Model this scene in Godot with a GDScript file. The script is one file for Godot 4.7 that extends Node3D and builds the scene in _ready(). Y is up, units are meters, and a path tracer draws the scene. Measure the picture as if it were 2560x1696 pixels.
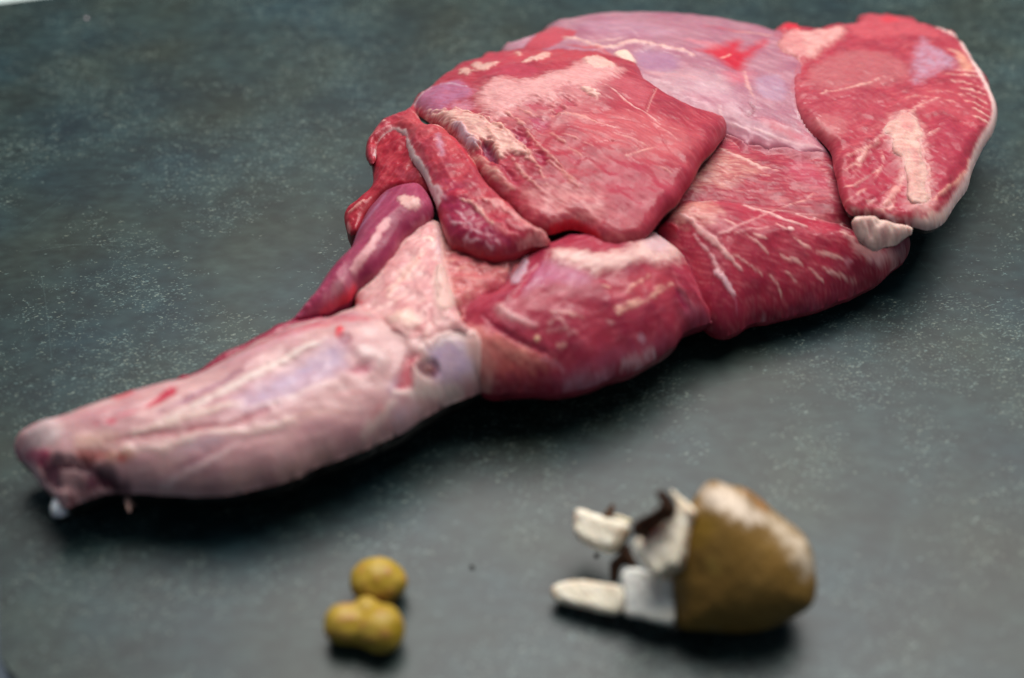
extends Node3D
# A raw haunch of meat on a dark speckled worktop, with a torn mushroom and two small yellow-green fruits in front.
# Lengths inside the builders are centimetres in the frame of each piece; CM turns them into metres.

const CM := 0.01
const FINE := 1.0   # 1 = finest surface grid

var fibre_noise := FastNoiseLite.new()
var patch_noise := FastNoiseLite.new()
var grain_noise := FastNoiseLite.new()
var wet_meat: StandardMaterial3D
var silver_skin: StandardMaterial3D
var fat_material: StandardMaterial3D
var juice: StandardMaterial3D
var mushroom_flesh: StandardMaterial3D
var mushroom_skin: StandardMaterial3D


func _ready() -> void:
	var camera := Camera3D.new()
	camera.name = "camera"
	camera.fov = 26.82
	camera.near = 0.05
	camera.far = 12.0
	camera.position = Vector3(0, 0.52192, 0.57965)
	camera.rotation_degrees = Vector3(-42, 0, 0)
	var lens := CameraAttributesPhysical.new()
	lens.frustum_focal_length = 50.0
	lens.frustum_focus_distance = 0.8125
	lens.exposure_aperture = 2.6
	camera.attributes = lens
	add_child(camera)
	camera.fov = 26.82
	camera.current = true

	var env := Environment.new()
	env.background_mode = Environment.BG_COLOR
	env.background_color = Color(0.42, 0.46, 0.50)
	env.background_energy_multiplier = 0.62
	env.tonemap_mode = Environment.TONE_MAPPER_LINEAR
	env.tonemap_exposure = 1.0
	env.sdfgi_enabled = true
	env.ssao_enabled = true
	env.ssil_enabled = true
	var world := WorldEnvironment.new()
	world.name = "surroundings"
	world.environment = env
	add_child(world)

	# one big window, high behind the worktop and a little to the left
	soft_window("window_light", Vector3(0.22, 1.5, -0.66), Vector3(0.03, 0.0, -0.05), Vector2(1.7, 1.25), 5.3, Color(1.0, 0.98, 0.96))

	make_noises()
	make_materials()
	build_worktop()
	build_haunch()
	build_mushroom()
	build_fruits()
	build_crumbs()


func soft_window(called: String, at: Vector3, towards: Vector3, size: Vector2, energy: float, tint: Color) -> void:
	var lamp := AreaLight3D.new()
	lamp.name = called
	lamp.area_size = size
	lamp.light_energy = energy
	lamp.light_color = tint
	lamp.shadow_enabled = true
	lamp.area_range = 8.0
	lamp.look_at_from_position(at, towards, Vector3.UP)
	add_child(lamp, true)


func make_noises() -> void:
	fibre_noise.noise_type = FastNoiseLite.TYPE_SIMPLEX_SMOOTH
	fibre_noise.seed = 11
	fibre_noise.frequency = 1.0
	fibre_noise.fractal_type = FastNoiseLite.FRACTAL_FBM
	fibre_noise.fractal_octaves = 2
	patch_noise.noise_type = FastNoiseLite.TYPE_SIMPLEX_SMOOTH
	patch_noise.seed = 5
	patch_noise.frequency = 1.0
	patch_noise.fractal_type = FastNoiseLite.FRACTAL_FBM
	patch_noise.fractal_octaves = 3
	grain_noise.noise_type = FastNoiseLite.TYPE_SIMPLEX
	grain_noise.seed = 23
	grain_noise.frequency = 1.0
	grain_noise.fractal_type = FastNoiseLite.FRACTAL_NONE


func noise_picture(seed_number: int, frequency: float, low: Color, high: Color, from := 0.0, to := 1.0, octaves := 3, side := 512) -> NoiseTexture2D:
	var n := FastNoiseLite.new()
	n.noise_type = FastNoiseLite.TYPE_SIMPLEX_SMOOTH
	n.seed = seed_number
	n.frequency = frequency
	n.fractal_octaves = octaves
	var ramp := Gradient.new()
	ramp.offsets = PackedFloat32Array([from, to])
	ramp.colors = PackedColorArray([low, high])
	var t := NoiseTexture2D.new()
	t.width = side
	t.height = side
	t.seamless = true
	t.noise = n
	t.color_ramp = ramp
	return t


func wet(called: String, rough_from: float, rough_to: float, relief: float, scatter: float, film: float) -> StandardMaterial3D:
	var m := StandardMaterial3D.new()
	m.resource_name = called
	m.vertex_color_use_as_albedo = true
	m.uv1_triplanar = true
	m.uv1_world_triplanar = true
	m.uv1_scale = Vector3.ONE / 0.11
	m.roughness = 1.0
	m.metallic_specular = 0.33
	m.roughness_texture = noise_picture(3, 0.012, Color(rough_from, rough_from, rough_from), Color(rough_to, rough_to, rough_to), 0.3, 0.7)
	m.roughness_texture_channel = BaseMaterial3D.TEXTURE_CHANNEL_RED
	m.heightmap_enabled = true
	m.heightmap_texture = noise_picture(8, 0.035, Color.BLACK, Color.WHITE, 0.0, 1.0, 4)
	m.heightmap_scale = relief
	if scatter > 0.0:
		m.subsurf_scatter_enabled = true
		m.subsurf_scatter_strength = scatter
	if film > 0.0:
		m.clearcoat_enabled = true
		m.clearcoat = film
		m.clearcoat_roughness = 0.2
		m.clearcoat_texture = noise_picture(14, 0.02, Color(0.3, 0.3, 0.3), Color.WHITE, 0.5, 0.72, 3)
	return m


func make_materials() -> void:
	wet_meat = wet("wet meat", 0.40, 0.58, 0.008, 0.16, 0.4)
	silver_skin = wet("silver skin", 0.32, 0.5, 0.008, 0.15, 0.5)
	fat_material = wet("fat", 0.5, 0.65, 0.03, 0.2, 0.2)
	juice = wet("meat juice", 0.04, 0.12, 0.05, 0.1, 0.0)
	mushroom_flesh = wet("mushroom flesh", 0.7, 0.9, 0.08, 0.1, 0.0)
	mushroom_skin = wet("mushroom skin", 0.4, 0.6, 0.08, 0.0, 0.0)


# ---------------------------------------------------------------- a rounded piece with an outline, a thickness and a painted surface
class Piece:
	var host: Node3D
	var origin := Vector3.ZERO
	var along := Vector3.RIGHT
	var across := Vector3.BACK
	var out_of := Vector3.UP
	var outline: PackedVector2Array
	var middle: Array
	var top := 1.0
	var under := 1.0
	var round_r := 1.0
	var step := 0.1
	var angle := 0.0
	var nx := 0
	var ny := 0
	var corner := Vector2.ZERO
	var place: PackedVector2Array
	var lift: PackedFloat32Array
	var colour: PackedColorArray
	var kept: PackedByteArray
	var rise: PackedFloat32Array
	var veer: PackedVector2Array   # carries patterns down the steep rim as over cloth
	var coarse: PackedFloat32Array
	var cw := 0
	var ch := 0
	var cs := 0.25   # spacing of the grid on which the depth inside the outline is known

	func _init(maker: Node3D, shape: PackedVector2Array, mid: Array, thick_top: float, thick_under: float, rounding: float) -> void:
		host = maker
		outline = shape
		middle = mid
		top = thick_top
		under = thick_under
		round_r = rounding

	func frame(o: Vector3, u: Vector3, v: Vector3, w: Vector3) -> Piece:
		origin = o
		along = u
		across = v
		out_of = w
		return self

	func mid_height(p: Vector2) -> float:
		return middle[0] + middle[1] * p.x + middle[2] * p.y + middle[3] * p.x * p.x + middle[4] * p.x * p.y + middle[5] * p.y * p.y

	func depth_exact(p: Vector2) -> float:
		var best := 1e9
		var n := outline.size()
		var is_in := false
		var a := outline[n - 1]
		for k in n:
			var b := outline[k]
			var ab := b - a
			var ap := p - a
			var t := clampf(ap.dot(ab) / maxf(ab.length_squared(), 1e-9), 0.0, 1.0)
			best = minf(best, (ap - ab * t).length_squared())
			if (a.y > p.y) != (b.y > p.y) and p.x < ab.x * (p.y - a.y) / ab.y + a.x:
				is_in = not is_in
			a = b
		return sqrt(best) if is_in else -sqrt(best)

	func measure() -> void:
		var lo := outline[0]
		var hi := outline[0]
		for p in outline:
			lo = lo.min(p)
			hi = hi.max(p)
		cs = clampf(minf(hi.x - lo.x, hi.y - lo.y) / 30.0, 0.04, 0.25)
		corner = lo - Vector2(cs, cs) * 1.5
		cw = int(ceil((hi.x - corner.x) / cs)) + 3
		ch = int(ceil((hi.y - corner.y) / cs)) + 3
		coarse.resize(cw * ch)
		for j in ch:
			for i in cw:
				coarse[j * cw + i] = depth_exact(corner + Vector2(i, j) * cs)
		for again in 3:   # softens the crest where the two sides meet
			var was := coarse.duplicate()
			for j in range(1, ch - 1):
				for i in range(1, cw - 1):
					var k := j * cw + i
					if was[k] > 2.4 * cs:
						coarse[k] = 0.25 * (2.0 * was[k] + 0.5 * (was[k - 1] + was[k + 1] + was[k - cw] + was[k + cw]))

	func depth(p: Vector2) -> Vector3:   # depth inside the outline and its slope
		var g := (p - corner) / cs
		var i := clampi(int(g.x), 0, cw - 2)
		var j := clampi(int(g.y), 0, ch - 2)
		var fx := g.x - i
		var fy := g.y - j
		var k := j * cw + i
		var a := coarse[k]
		var b := coarse[k + 1]
		var c := coarse[k + cw]
		var d := coarse[k + cw + 1]
		return Vector3(lerpf(lerpf(a, b, fx), lerpf(c, d, fx), fy), lerpf(b - a, d - c, fy), lerpf(c - a, d - b, fx))

	func fibre_place(p: Vector2) -> Vector2:
		var q := p.rotated(-angle)
		q.y += 0.5 * host.patch_noise.get_noise_2d(p.x * 0.12 + 40.0, p.y * 0.12)
		return q

	func spread(cell: float) -> void:
		step = cell
		var size := Vector2(cw - 1, ch - 1) * cs
		nx = int(size.x / step)
		ny = int(size.y / step)
		var n := nx * ny
		place.resize(n)
		lift.resize(n)
		rise.resize(n)
		veer.resize(n)
		kept.resize(n)
		kept.fill(0)
		colour.resize(n)
		var crowd := minf(0.5 * round_r, 0.6)
		for j in ny:
			for i in nx:
				var k := j * nx + i
				var p := corner + Vector2(i, j) * step
				var d := depth(p)
				if d.x < -0.8 * step:
					continue
				kept[k] = 1
				var g := Vector2(d.y, d.z).normalized()
				var near := maxf(d.x, 0.0)
				var deep := near
				if d.x <= 0.35 * step:
					place[k] = p - g * d.x
					deep = 0.0
				elif near < crowd:   # the grid is drawn together towards the steep rim
					var t := near / crowd
					deep = crowd * t * t * (2.0 - t)
					place[k] = p + g * (deep - near)
				else:
					place[k] = p
				var f := 1.0 - minf(deep, round_r) / round_r
				rise[k] = sqrt(maxf(1.0 - f * f, 0.0))
				veer[k] = g * (rise[k] - 1.0) * top

	# base colour: blotches of two tones, pale fibres and fine grain
	func flesh(look: Dictionary) -> Piece:
		measure()
		spread(look.get("step", 0.1) * host.FINE)
		angle = look.get("angle", 0.0)
		var base: Color = Color(look.base).srgb_to_linear()
		var dark: Color = Color(look.dark).srgb_to_linear()
		var pale: Color = Color(look.pale).srgb_to_linear()
		var blotch: float = look.get("blotch", 0.35)
		var blotch_size: float = look.get("blotch_size", 2.5)
		var fibres: float = look.get("fibres", 0.5)
		var fine: float = look.get("fine", 5.0)
		var wave: float = look.get("wave", 0.12)
		var ridge: float = look.get("ridge", 0.02)
		var seed_at: float = look.get("seed", 0.0)
		for k in place.size():
			if kept[k] == 0:
				continue
			var p := place[k]
			var s := p + veer[k]
			var q := fibre_place(s)
			var n1: float = host.fibre_noise.get_noise_2d(q.x * 0.45 + seed_at, q.y * fine)
			var n2: float = host.patch_noise.get_noise_2d(s.x / blotch_size + seed_at, s.y / blotch_size)
			var n3: float = host.grain_noise.get_noise_2d(s.x * 5.0, s.y * 5.0)
			var n4: float = host.patch_noise.get_noise_2d(q.x * 0.7 + seed_at + 70.0, q.y * 2.2)
			var c := base.lerp(dark, clampf(blotch * (0.5 + 1.6 * n2) + 0.25 * n4, 0.0, 1.0))
			c = c.lerp(pale, clampf(fibres * (smoothstep(0.02, 0.65, n1) + 0.45 * smoothstep(0.0, 0.6, n4)), 0.0, 0.9))
			c = c * (1.0 + 0.10 * n3 + 0.12 * n1)
			colour[k] = c
			var edge := rise[k]
			lift[k] = mid_height(p) + top * edge + edge * (wave * n2 + ridge * n1 + 0.008 * n3)
		return self

	# an area with an outline (line false) or a band along a path (line true), in colour and in relief
	func mark(path: PackedVector2Array, line: bool, width: float, tint: String, strength: float, soft: float, ragged := 0.0, raise := 0.0, streak := 0.0) -> Piece:
		var c := Color(tint).srgb_to_linear() if tint else Color.BLACK
		var lo := path[0]
		var hi := path[0]
		for p in path:
			lo = lo.min(p)
			hi = hi.max(p)
		var reach := (width if line else 0.0) + ragged + soft + 0.2
		var pad := Vector2.ONE * (reach + 0.25 * round_r)
		var from := ((lo - pad - corner) / step).floor()
		var to := ((hi + pad - corner) / step).ceil()
		var n := path.size()
		for j in range(maxi(int(from.y), 0), mini(int(to.y) + 1, ny)):
			for i in range(maxi(int(from.x), 0), mini(int(to.x) + 1, nx)):
				var k := j * nx + i
				if kept[k] == 0:
					continue
				var p := place[k]
				if p.x < lo.x - reach or p.y < lo.y - reach or p.x > hi.x + reach or p.y > hi.y + reach:
					continue
				var best := 1e9
				var at := 0.0
				var is_in := false
				var a := path[0] if line else path[n - 1]
				for e in range(1 if line else 0, n):
					var b := path[e]
					var ab := b - a
					var ap := p - a
					var t := clampf(ap.dot(ab) / maxf(ab.length_squared(), 1e-9), 0.0, 1.0)
					var d := (ap - ab * t).length_squared()
					if d < best:
						best = d
						at = (e - 1 + t) / maxf(n - 1, 1)
					if not line and (a.y > p.y) != (b.y > p.y) and p.x < ab.x * (p.y - a.y) / ab.y + a.x:
						is_in = not is_in
					a = b
				var far := sqrt(best)
				if line:
					far -= width * (0.35 + 0.65 * sin(PI * clampf(0.06 + 0.88 * at, 0.0, 1.0)))
				elif is_in:
					far = -far
				if far > ragged + soft:
					continue
				var q := fibre_place(p + veer[k])
				var tear: float = 0.0
				if ragged > 0.0:
					tear = ragged * (1.1 * host.fibre_noise.get_noise_2d(q.x * 0.9 + 9.0, q.y * 4.0) + 0.9 * host.patch_noise.get_noise_2d(p.x * 1.3, p.y * 1.3 + 30.0))
				var m := 1.0 - smoothstep(-soft, soft * 0.5 + 0.02, far + tear)
				if m <= 0.0:
					continue
				if raise != 0.0:
					lift[k] += raise * m * rise[k]
				if strength > 0.0:
					var s := strength * m
					if streak > 0.0:
						s *= 1.0 - streak + streak * smoothstep(-0.35, 0.35, host.fibre_noise.get_noise_2d(q.x * 0.8 + 5.0, q.y * 5.0) + 0.6 * host.patch_noise.get_noise_2d(p.x * 0.9 + 8.0, p.y * 0.9))
					var grain: float = 1.0 + 0.07 * host.grain_noise.get_noise_2d(p.x * 4.0, p.y * 4.0)
					colour[k] = colour[k].lerp(c * grain, s)
		return self

	func top_at(p: Vector2) -> float:   # the plain rounded surface at a place, or far below outside
		var d := depth(p).x
		if d <= 0.0:
			return -99.0
		var f := 1.0 - minf(d, round_r) / round_r
		return mid_height(p) + top * sqrt(maxf(1.0 - f * f, 0.0))

	# grows two neighbours together where their surfaces cross, with connective tissue in the seam
	func join(other: Piece, reach: float, tint: String, share: float) -> void:
		var mine := PackedFloat32Array()
		meet(other, reach, tint, share, mine)
		var theirs := PackedFloat32Array()
		other.meet(self, reach, tint, share, theirs)
		for k in mine.size():
			lift[k] += mine[k]
		for k in theirs.size():
			other.lift[k] += theirs[k]

	func meet(other: Piece, reach: float, tint: String, share: float, gain: PackedFloat32Array) -> void:
		var c := Color(tint).srgb_to_linear()
		gain.resize(place.size())
		var lo := other.corner
		var hi := other.corner + Vector2(other.cw - 1, other.ch - 1) * other.cs
		for k in place.size():
			if kept[k] == 0:
				continue
			var p := place[k]
			if p.x < lo.x or p.y < lo.y or p.x > hi.x or p.y > hi.y:
				continue
			var d := absf(mid_height(p) + top * rise[k] - other.top_at(p))
			if d >= reach:
				continue
			gain[k] = (reach - d) * (reach - d) / (4.0 * reach)
			var n: float = host.fibre_noise.get_noise_2d(p.x * 1.1, p.y * 1.1)
			var near := 1.0 - d / reach + 0.5 * n
			colour[k] = colour[k].lerp(c, share * smoothstep(0.05, 0.9, near))

	func area(path: PackedVector2Array, tint: String, strength: float, soft: float, ragged := 0.0, raise := 0.0, streak := 0.0) -> Piece:
		return mark(path, false, 0.0, tint, strength, soft, ragged, raise, streak)

	func band(path: PackedVector2Array, width: float, tint: String, strength: float, soft: float, ragged := 0.0, raise := 0.0, streak := 0.0) -> Piece:
		return mark(path, true, width, tint, strength, soft, ragged, raise, streak)

	func put(st: SurfaceTool, upper: bool) -> void:
		var number := PackedInt32Array()
		number.resize(place.size())
		var count := 0
		for k in place.size():
			if kept[k]:
				number[k] = count
				count += 1
				var p := place[k]
				var c := colour[k]
				c.a = 1.0
				st.set_color(c)
				st.add_vertex((origin + along * p.x + across * p.y + out_of * lift[k]) * 0.01)
		for j in ny - 1:
			for i in nx - 1:
				var k := j * nx + i
				var a := kept[k]
				var b := kept[k + 1]
				var c := kept[k + nx]
				var d := kept[k + nx + 1]
				var sum := a + b + c + d
				if sum < 3:
					continue
				if a and b and d:
					tri(st, number[k], number[k + 1], number[k + nx + 1], upper)
				if a and d and c:
					tri(st, number[k], number[k + nx + 1], number[k + nx], upper)
				if sum == 3:
					if not a or not d:
						if not a:
							tri(st, number[k + 1], number[k + nx + 1], number[k + nx], upper)
						else:
							tri(st, number[k], number[k + 1], number[k + nx], upper)

	func tri(st: SurfaceTool, a: int, b: int, c: int, upper: bool) -> void:
		st.add_index(a)
		st.add_index(b if upper else c)
		st.add_index(c if upper else b)

	func finish(called: String, material: Material, parent: Node3D) -> MeshInstance3D:
		var flip := along.cross(across).dot(out_of) > 0.0
		var st := SurfaceTool.new()
		st.begin(Mesh.PRIMITIVE_TRIANGLES)
		put(st, not flip)
		st.generate_normals()
		var made := st.commit()
		# the underside, coarser
		var tint := colour
		var was := nx
		var was_step := step
		var cell := step * 2.5
		spread(cell)
		colour = PackedColorArray()
		colour.resize(place.size())
		for k in place.size():
			if kept[k]:
				var i := clampi(int((k % nx) * cell / was_step + 0.5), 0, was - 1)
				var j := int((k / nx) * cell / was_step + 0.5)
				var from := clampi(j * was + i, 0, tint.size() - 1)
				colour[k] = tint[from]
				lift[k] = mid_height(place[k]) - under * rise[k]
		var low := SurfaceTool.new()
		low.begin(Mesh.PRIMITIVE_TRIANGLES)
		put(low, flip)
		low.generate_normals()
		low.commit(made)
		var o := MeshInstance3D.new()
		o.name = called
		o.mesh = made
		o.material_override = material
		if parent.get_parent() == host:   # a part of a thing whose base is not at the origin
			o.position = -parent.position
		parent.add_child(o, true)
		return o


func thing(called: String, label: String, category: String, at := Vector3.ZERO) -> Node3D:
	var o := Node3D.new()
	o.name = called
	o.position = at
	o.set_meta("label", label)
	o.set_meta("category", category)
	add_child(o, true)
	return o


# ---------------------------------------------------------------- the worktop
func build_worktop() -> void:
	var side := 2048
	var fleck := RandomNumberGenerator.new()
	fleck.seed = 77
	var mottle := FastNoiseLite.new()
	mottle.noise_type = FastNoiseLite.TYPE_SIMPLEX_SMOOTH
	mottle.seed = 31
	mottle.frequency = 0.006
	mottle.fractal_octaves = 5
	var cloud := FastNoiseLite.new()
	cloud.noise_type = FastNoiseLite.TYPE_SIMPLEX_SMOOTH
	cloud.seed = 32
	cloud.frequency = 0.0026
	cloud.fractal_octaves = 3
	var hue := FastNoiseLite.new()
	hue.seed = 35
	hue.frequency = 0.004
	hue.fractal_octaves = 3
	var small := 1024
	var fine := FastNoiseLite.new()
	fine.seed = 36
	fine.frequency = 0.06
	fine.fractal_octaves = 3
	var picture := Image.create(small, small, false, Image.FORMAT_RGB8)
	var deep := Color(0.070, 0.128, 0.132)
	var mid := Color(0.168, 0.244, 0.240)
	for y in small:
		for x in small:
			var v := 0.45 + 0.42 * mottle.get_noise_2d(x * 2.6, y * 2.6) + 0.2 * cloud.get_noise_2d(x * 2.0, y * 2.0) + 0.5 * fine.get_noise_2d(x, y * 1.6)
			var c := deep.lerp(mid, clampf(v, 0.0, 1.2))
			var w := hue.get_noise_2d(x * 2.0, y * 2.0) * 0.035
			picture.set_pixel(x, y, Color(c.r + w, c.g, c.b - w))
	picture.resize(side, side, Image.INTERPOLATE_CUBIC)
	# pale flecks, dense in some clouds and rare in others, most of them short strokes that lean one way
	for k in 620000:
		var x := fleck.randf() * side
		var y := fleck.randf() * side
		var dense := 0.30 + 0.85 * mottle.get_noise_2d(x * 1.3 + 500.0, y * 1.3) + 0.7 * cloud.get_noise_2d(x + 900.0, y) + 0.6 * fine.get_noise_2d(x * 0.4, y * 0.7 + 77.0)
		if fleck.randf() > dense:
			continue
		var lean := fleck.randfn(0.16, 0.3)
		var dir := Vector2(cos(lean), -sin(lean))
		var size := 1 + int(fleck.randf() * fleck.randf() * 5.0)
		var bright := 0.16 + 0.8 * pow(fleck.randf(), 1.4)
		var tone := Color(0.42, 0.52, 0.52).lerp(Color(0.56, 0.57, 0.50), fleck.randf())
		for s in size:
			var px := int(x + dir.x * s) & (side - 1)
			var py := int(y + dir.y * s) & (side - 1)
			picture.set_pixel(px, py, picture.get_pixel(px, py).lerp(tone, bright))
	# fine scratches, most of them running one way
	for k in 330:
		var p := Vector2(fleck.randf(), fleck.randf()) * side
		var lean := fleck.randfn(0.15, 0.12) if fleck.randf() < 0.75 else fleck.randf_range(-1.6, 1.6)
		var long := fleck.randf_range(20.0, 190.0)
		var bright := fleck.randf_range(0.05, 0.34)
		var t := 0.0
		while t < long:
			p += Vector2(cos(lean), -sin(lean))
			lean += fleck.randfn(0.0, 0.004)
			t += 1.0
			var px := int(p.x) & (side - 1)
			var py := int(p.y) & (side - 1)
			picture.set_pixel(px, py, picture.get_pixel(px, py).lerp(Color(0.5, 0.58, 0.56), bright * (0.4 + 0.6 * fleck.randf())))
	var m := StandardMaterial3D.new()
	m.resource_name = "speckled dark laminate"
	m.albedo_texture = ImageTexture.create_from_image(picture)
	m.roughness = 0.40
	m.metallic_specular = 0.46
	m.heightmap_enabled = true
	m.heightmap_texture = noise_picture(19, 0.2, Color.BLACK, Color.WHITE, 0.0, 1.0, 3)
	m.heightmap_scale = 0.006
	var uv_size := 1.05
	var st := SurfaceTool.new()
	st.begin(Mesh.PRIMITIVE_TRIANGLES)
	var edge := PackedVector2Array([Vector2(-0.3895, -0.3706), Vector2(0.9, -0.7313), Vector2(0.9, 0.6), Vector2(-0.05, 0.6), Vector2(-0.19, 0.25), Vector2(-0.2155, 0.2195), Vector2(-0.2255, 0.2085)])
	var thick := 0.03
	var centre := Vector2.ZERO
	for p in edge:
		centre += p / edge.size()
	for k in edge.size():
		var a := edge[k]
		var b := edge[(k + 1) % edge.size()]
		var rim := [a, b]
		for i in [0, 1, 2]:
			var p: Vector2 = [centre, a, b][i]
			st.set_normal(Vector3.UP)
			st.set_uv(p / uv_size + Vector2(0.5, 0.5))
			st.add_vertex(Vector3(p.x, 0, p.y))
		var side_n := Vector3(b.y - a.y, 0, a.x - b.x).normalized()
		for i in [0, 3, 1, 0, 2, 3]:
			var p: Vector2 = rim[i % 2]
			st.set_normal(side_n)
			st.set_uv(p / uv_size + Vector2(0.5, 0.53 if i > 1 else 0.5))
			st.add_vertex(Vector3(p.x, -thick if i > 1 else 0.0, p.y))
	st.index()
	st.generate_tangents()
	var o := MeshInstance3D.new()
	o.name = "worktop"
	o.mesh = st.commit()
	o.material_override = m
	o.set_meta("kind", "structure")
	o.set_meta("label", "dark grey-green speckled worktop with fine pale scratches")
	o.set_meta("category", "worktop")
	add_child(o)
	var beyond := StandardMaterial3D.new()
	beyond.resource_name = "pale paint"
	beyond.albedo_color = Color(0.78, 0.84, 0.83)
	beyond.roughness = 0.7
	var sill := BoxMesh.new()
	sill.size = Vector3(1.6, 0.05, 0.7)
	var s := MeshInstance3D.new()
	s.name = "window_ledge"
	s.mesh = sill
	s.material_override = beyond
	s.position = Vector3(-0.62, -0.10, -0.73)
	s.set_meta("kind", "structure")
	s.set_meta("label", "pale ledge beyond the far left edge of the worktop")
	add_child(s)


func outline(n: Array) -> PackedVector2Array:
	var p := PackedVector2Array()
	for k in n.size() / 2:
		p.append(Vector2(n[2 * k], n[2 * k + 1]))
	return p


func build_haunch() -> void:
	var haunch := thing("meat_haunch", "raw red haunch of meat with its pale shank, lying across the dark worktop", "meat", Vector3(0.03, 0, -0.04))
	var thigh_core := shape_thigh_core()
	var back_muscle := shape_back_muscle()
	var rump_muscle := shape_rump_muscle()
	var fat_seam := shape_fat_seam()
	var middle_muscle := shape_middle_muscle()
	var lower_thigh_muscle := shape_lower_thigh_muscle()
	var fat_knob := shape_fat_knob()
	var front_thigh_muscle := shape_front_thigh_muscle()
	var inner_flesh := shape_inner_flesh()
	var shin_muscle := shape_shin_muscle()
	var shank := shape_shank()
	var knee_tissue := shape_knee_tissue()
	var tendon_end := shape_tendon_end()
	var calf_muscle := shape_calf_muscle()
	var hidden_flesh := shape_hidden_flesh()
	var top_flap := shape_top_flap()
	var folded_edge := shape_folded_edge()
	var white_tendon_end := shape_white_tendon_end()
	var skin_tag := shape_skin_tag()
	knee_tissue.join(tendon_end, 0.35, "d4a8a0", 0.5)
	rump_muscle.join(fat_seam, 0.22, "d4a29c", 0.6)
	shank.join(front_thigh_muscle, 1.0, "cf8a84", 0.4)
	shank.join(knee_tissue, 0.7, "d6a6a2", 0.4)
	knee_tissue.join(inner_flesh, 0.7, "cf9c96", 0.6)
	front_thigh_muscle.join(inner_flesh, 0.5, "b04858", 0.5)
	front_thigh_muscle.join(knee_tissue, 0.5, "c47c7c", 0.6)
	front_thigh_muscle.join(lower_thigh_muscle, 0.35, "8c2440", 0.3)
	middle_muscle.join(lower_thigh_muscle, 0.5, "c88888", 0.35)
	back_muscle.join(middle_muscle, 0.9, "b46878", 0.5)
	back_muscle.join(rump_muscle, 0.5, "b45a64", 0.4)
	middle_muscle.join(rump_muscle, 0.45, "a83c4c", 0.4)
	shank.join(shin_muscle, 0.5, "b04c60", 0.5)
	calf_muscle.join(shank, 0.5, "b44458", 0.5)
	calf_muscle.join(knee_tissue, 0.35, "b05060", 0.4)
	calf_muscle.join(shin_muscle, 0.5, "9c3450", 0.3)
	folded_edge.join(top_flap, 0.6, "c27474", 0.4)
	rump_muscle.join(fat_knob, 0.9, "dab0a6", 0.8)
	lower_thigh_muscle.join(fat_knob, 0.7, "d09a98", 0.6)
	folded_edge.join(hidden_flesh, 0.3, "a03040", 0.3)
	var thigh_core_part := thigh_core.finish("thigh_core", wet_meat, haunch)
	var back_muscle_part := back_muscle.finish("back_muscle", silver_skin, haunch)
	var rump_muscle_part := rump_muscle.finish("rump_muscle", wet_meat, haunch)
	var middle_muscle_part := middle_muscle.finish("middle_muscle", wet_meat, haunch)
	var lower_thigh_muscle_part := lower_thigh_muscle.finish("lower_thigh_muscle", wet_meat, haunch)
	var front_thigh_muscle_part := front_thigh_muscle.finish("front_thigh_muscle", wet_meat, haunch)
	var inner_flesh_part := inner_flesh.finish("inner_flesh", wet_meat, haunch)
	var shin_muscle_part := shin_muscle.finish("shin_muscle", wet_meat, haunch)
	var shank_part := shank.finish("shank", silver_skin, haunch)
	var knee_tissue_part := knee_tissue.finish("knee_tissue", silver_skin, haunch)
	var calf_muscle_part := calf_muscle.finish("calf_muscle", wet_meat, haunch)
	var hidden_flesh_part := hidden_flesh.finish("hidden_flesh", wet_meat, haunch)
	var top_flap_part := top_flap.finish("top_flap", wet_meat, haunch)
	var folded_edge_part := folded_edge.finish("folded_edge", wet_meat, haunch)
	var fat_seam_part := fat_seam.finish("fat_seam", fat_material, rump_muscle_part)
	var fat_knob_part := fat_knob.finish("fat_knob", fat_material, rump_muscle_part)
	var tendon_end_part := tendon_end.finish("tendon_end", silver_skin, knee_tissue_part)
	var white_tendon_end_part := white_tendon_end.finish("white_tendon_end", fat_material, shank_part)
	var skin_tag_part := skin_tag.finish("skin_tag", silver_skin, shank_part)


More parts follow.
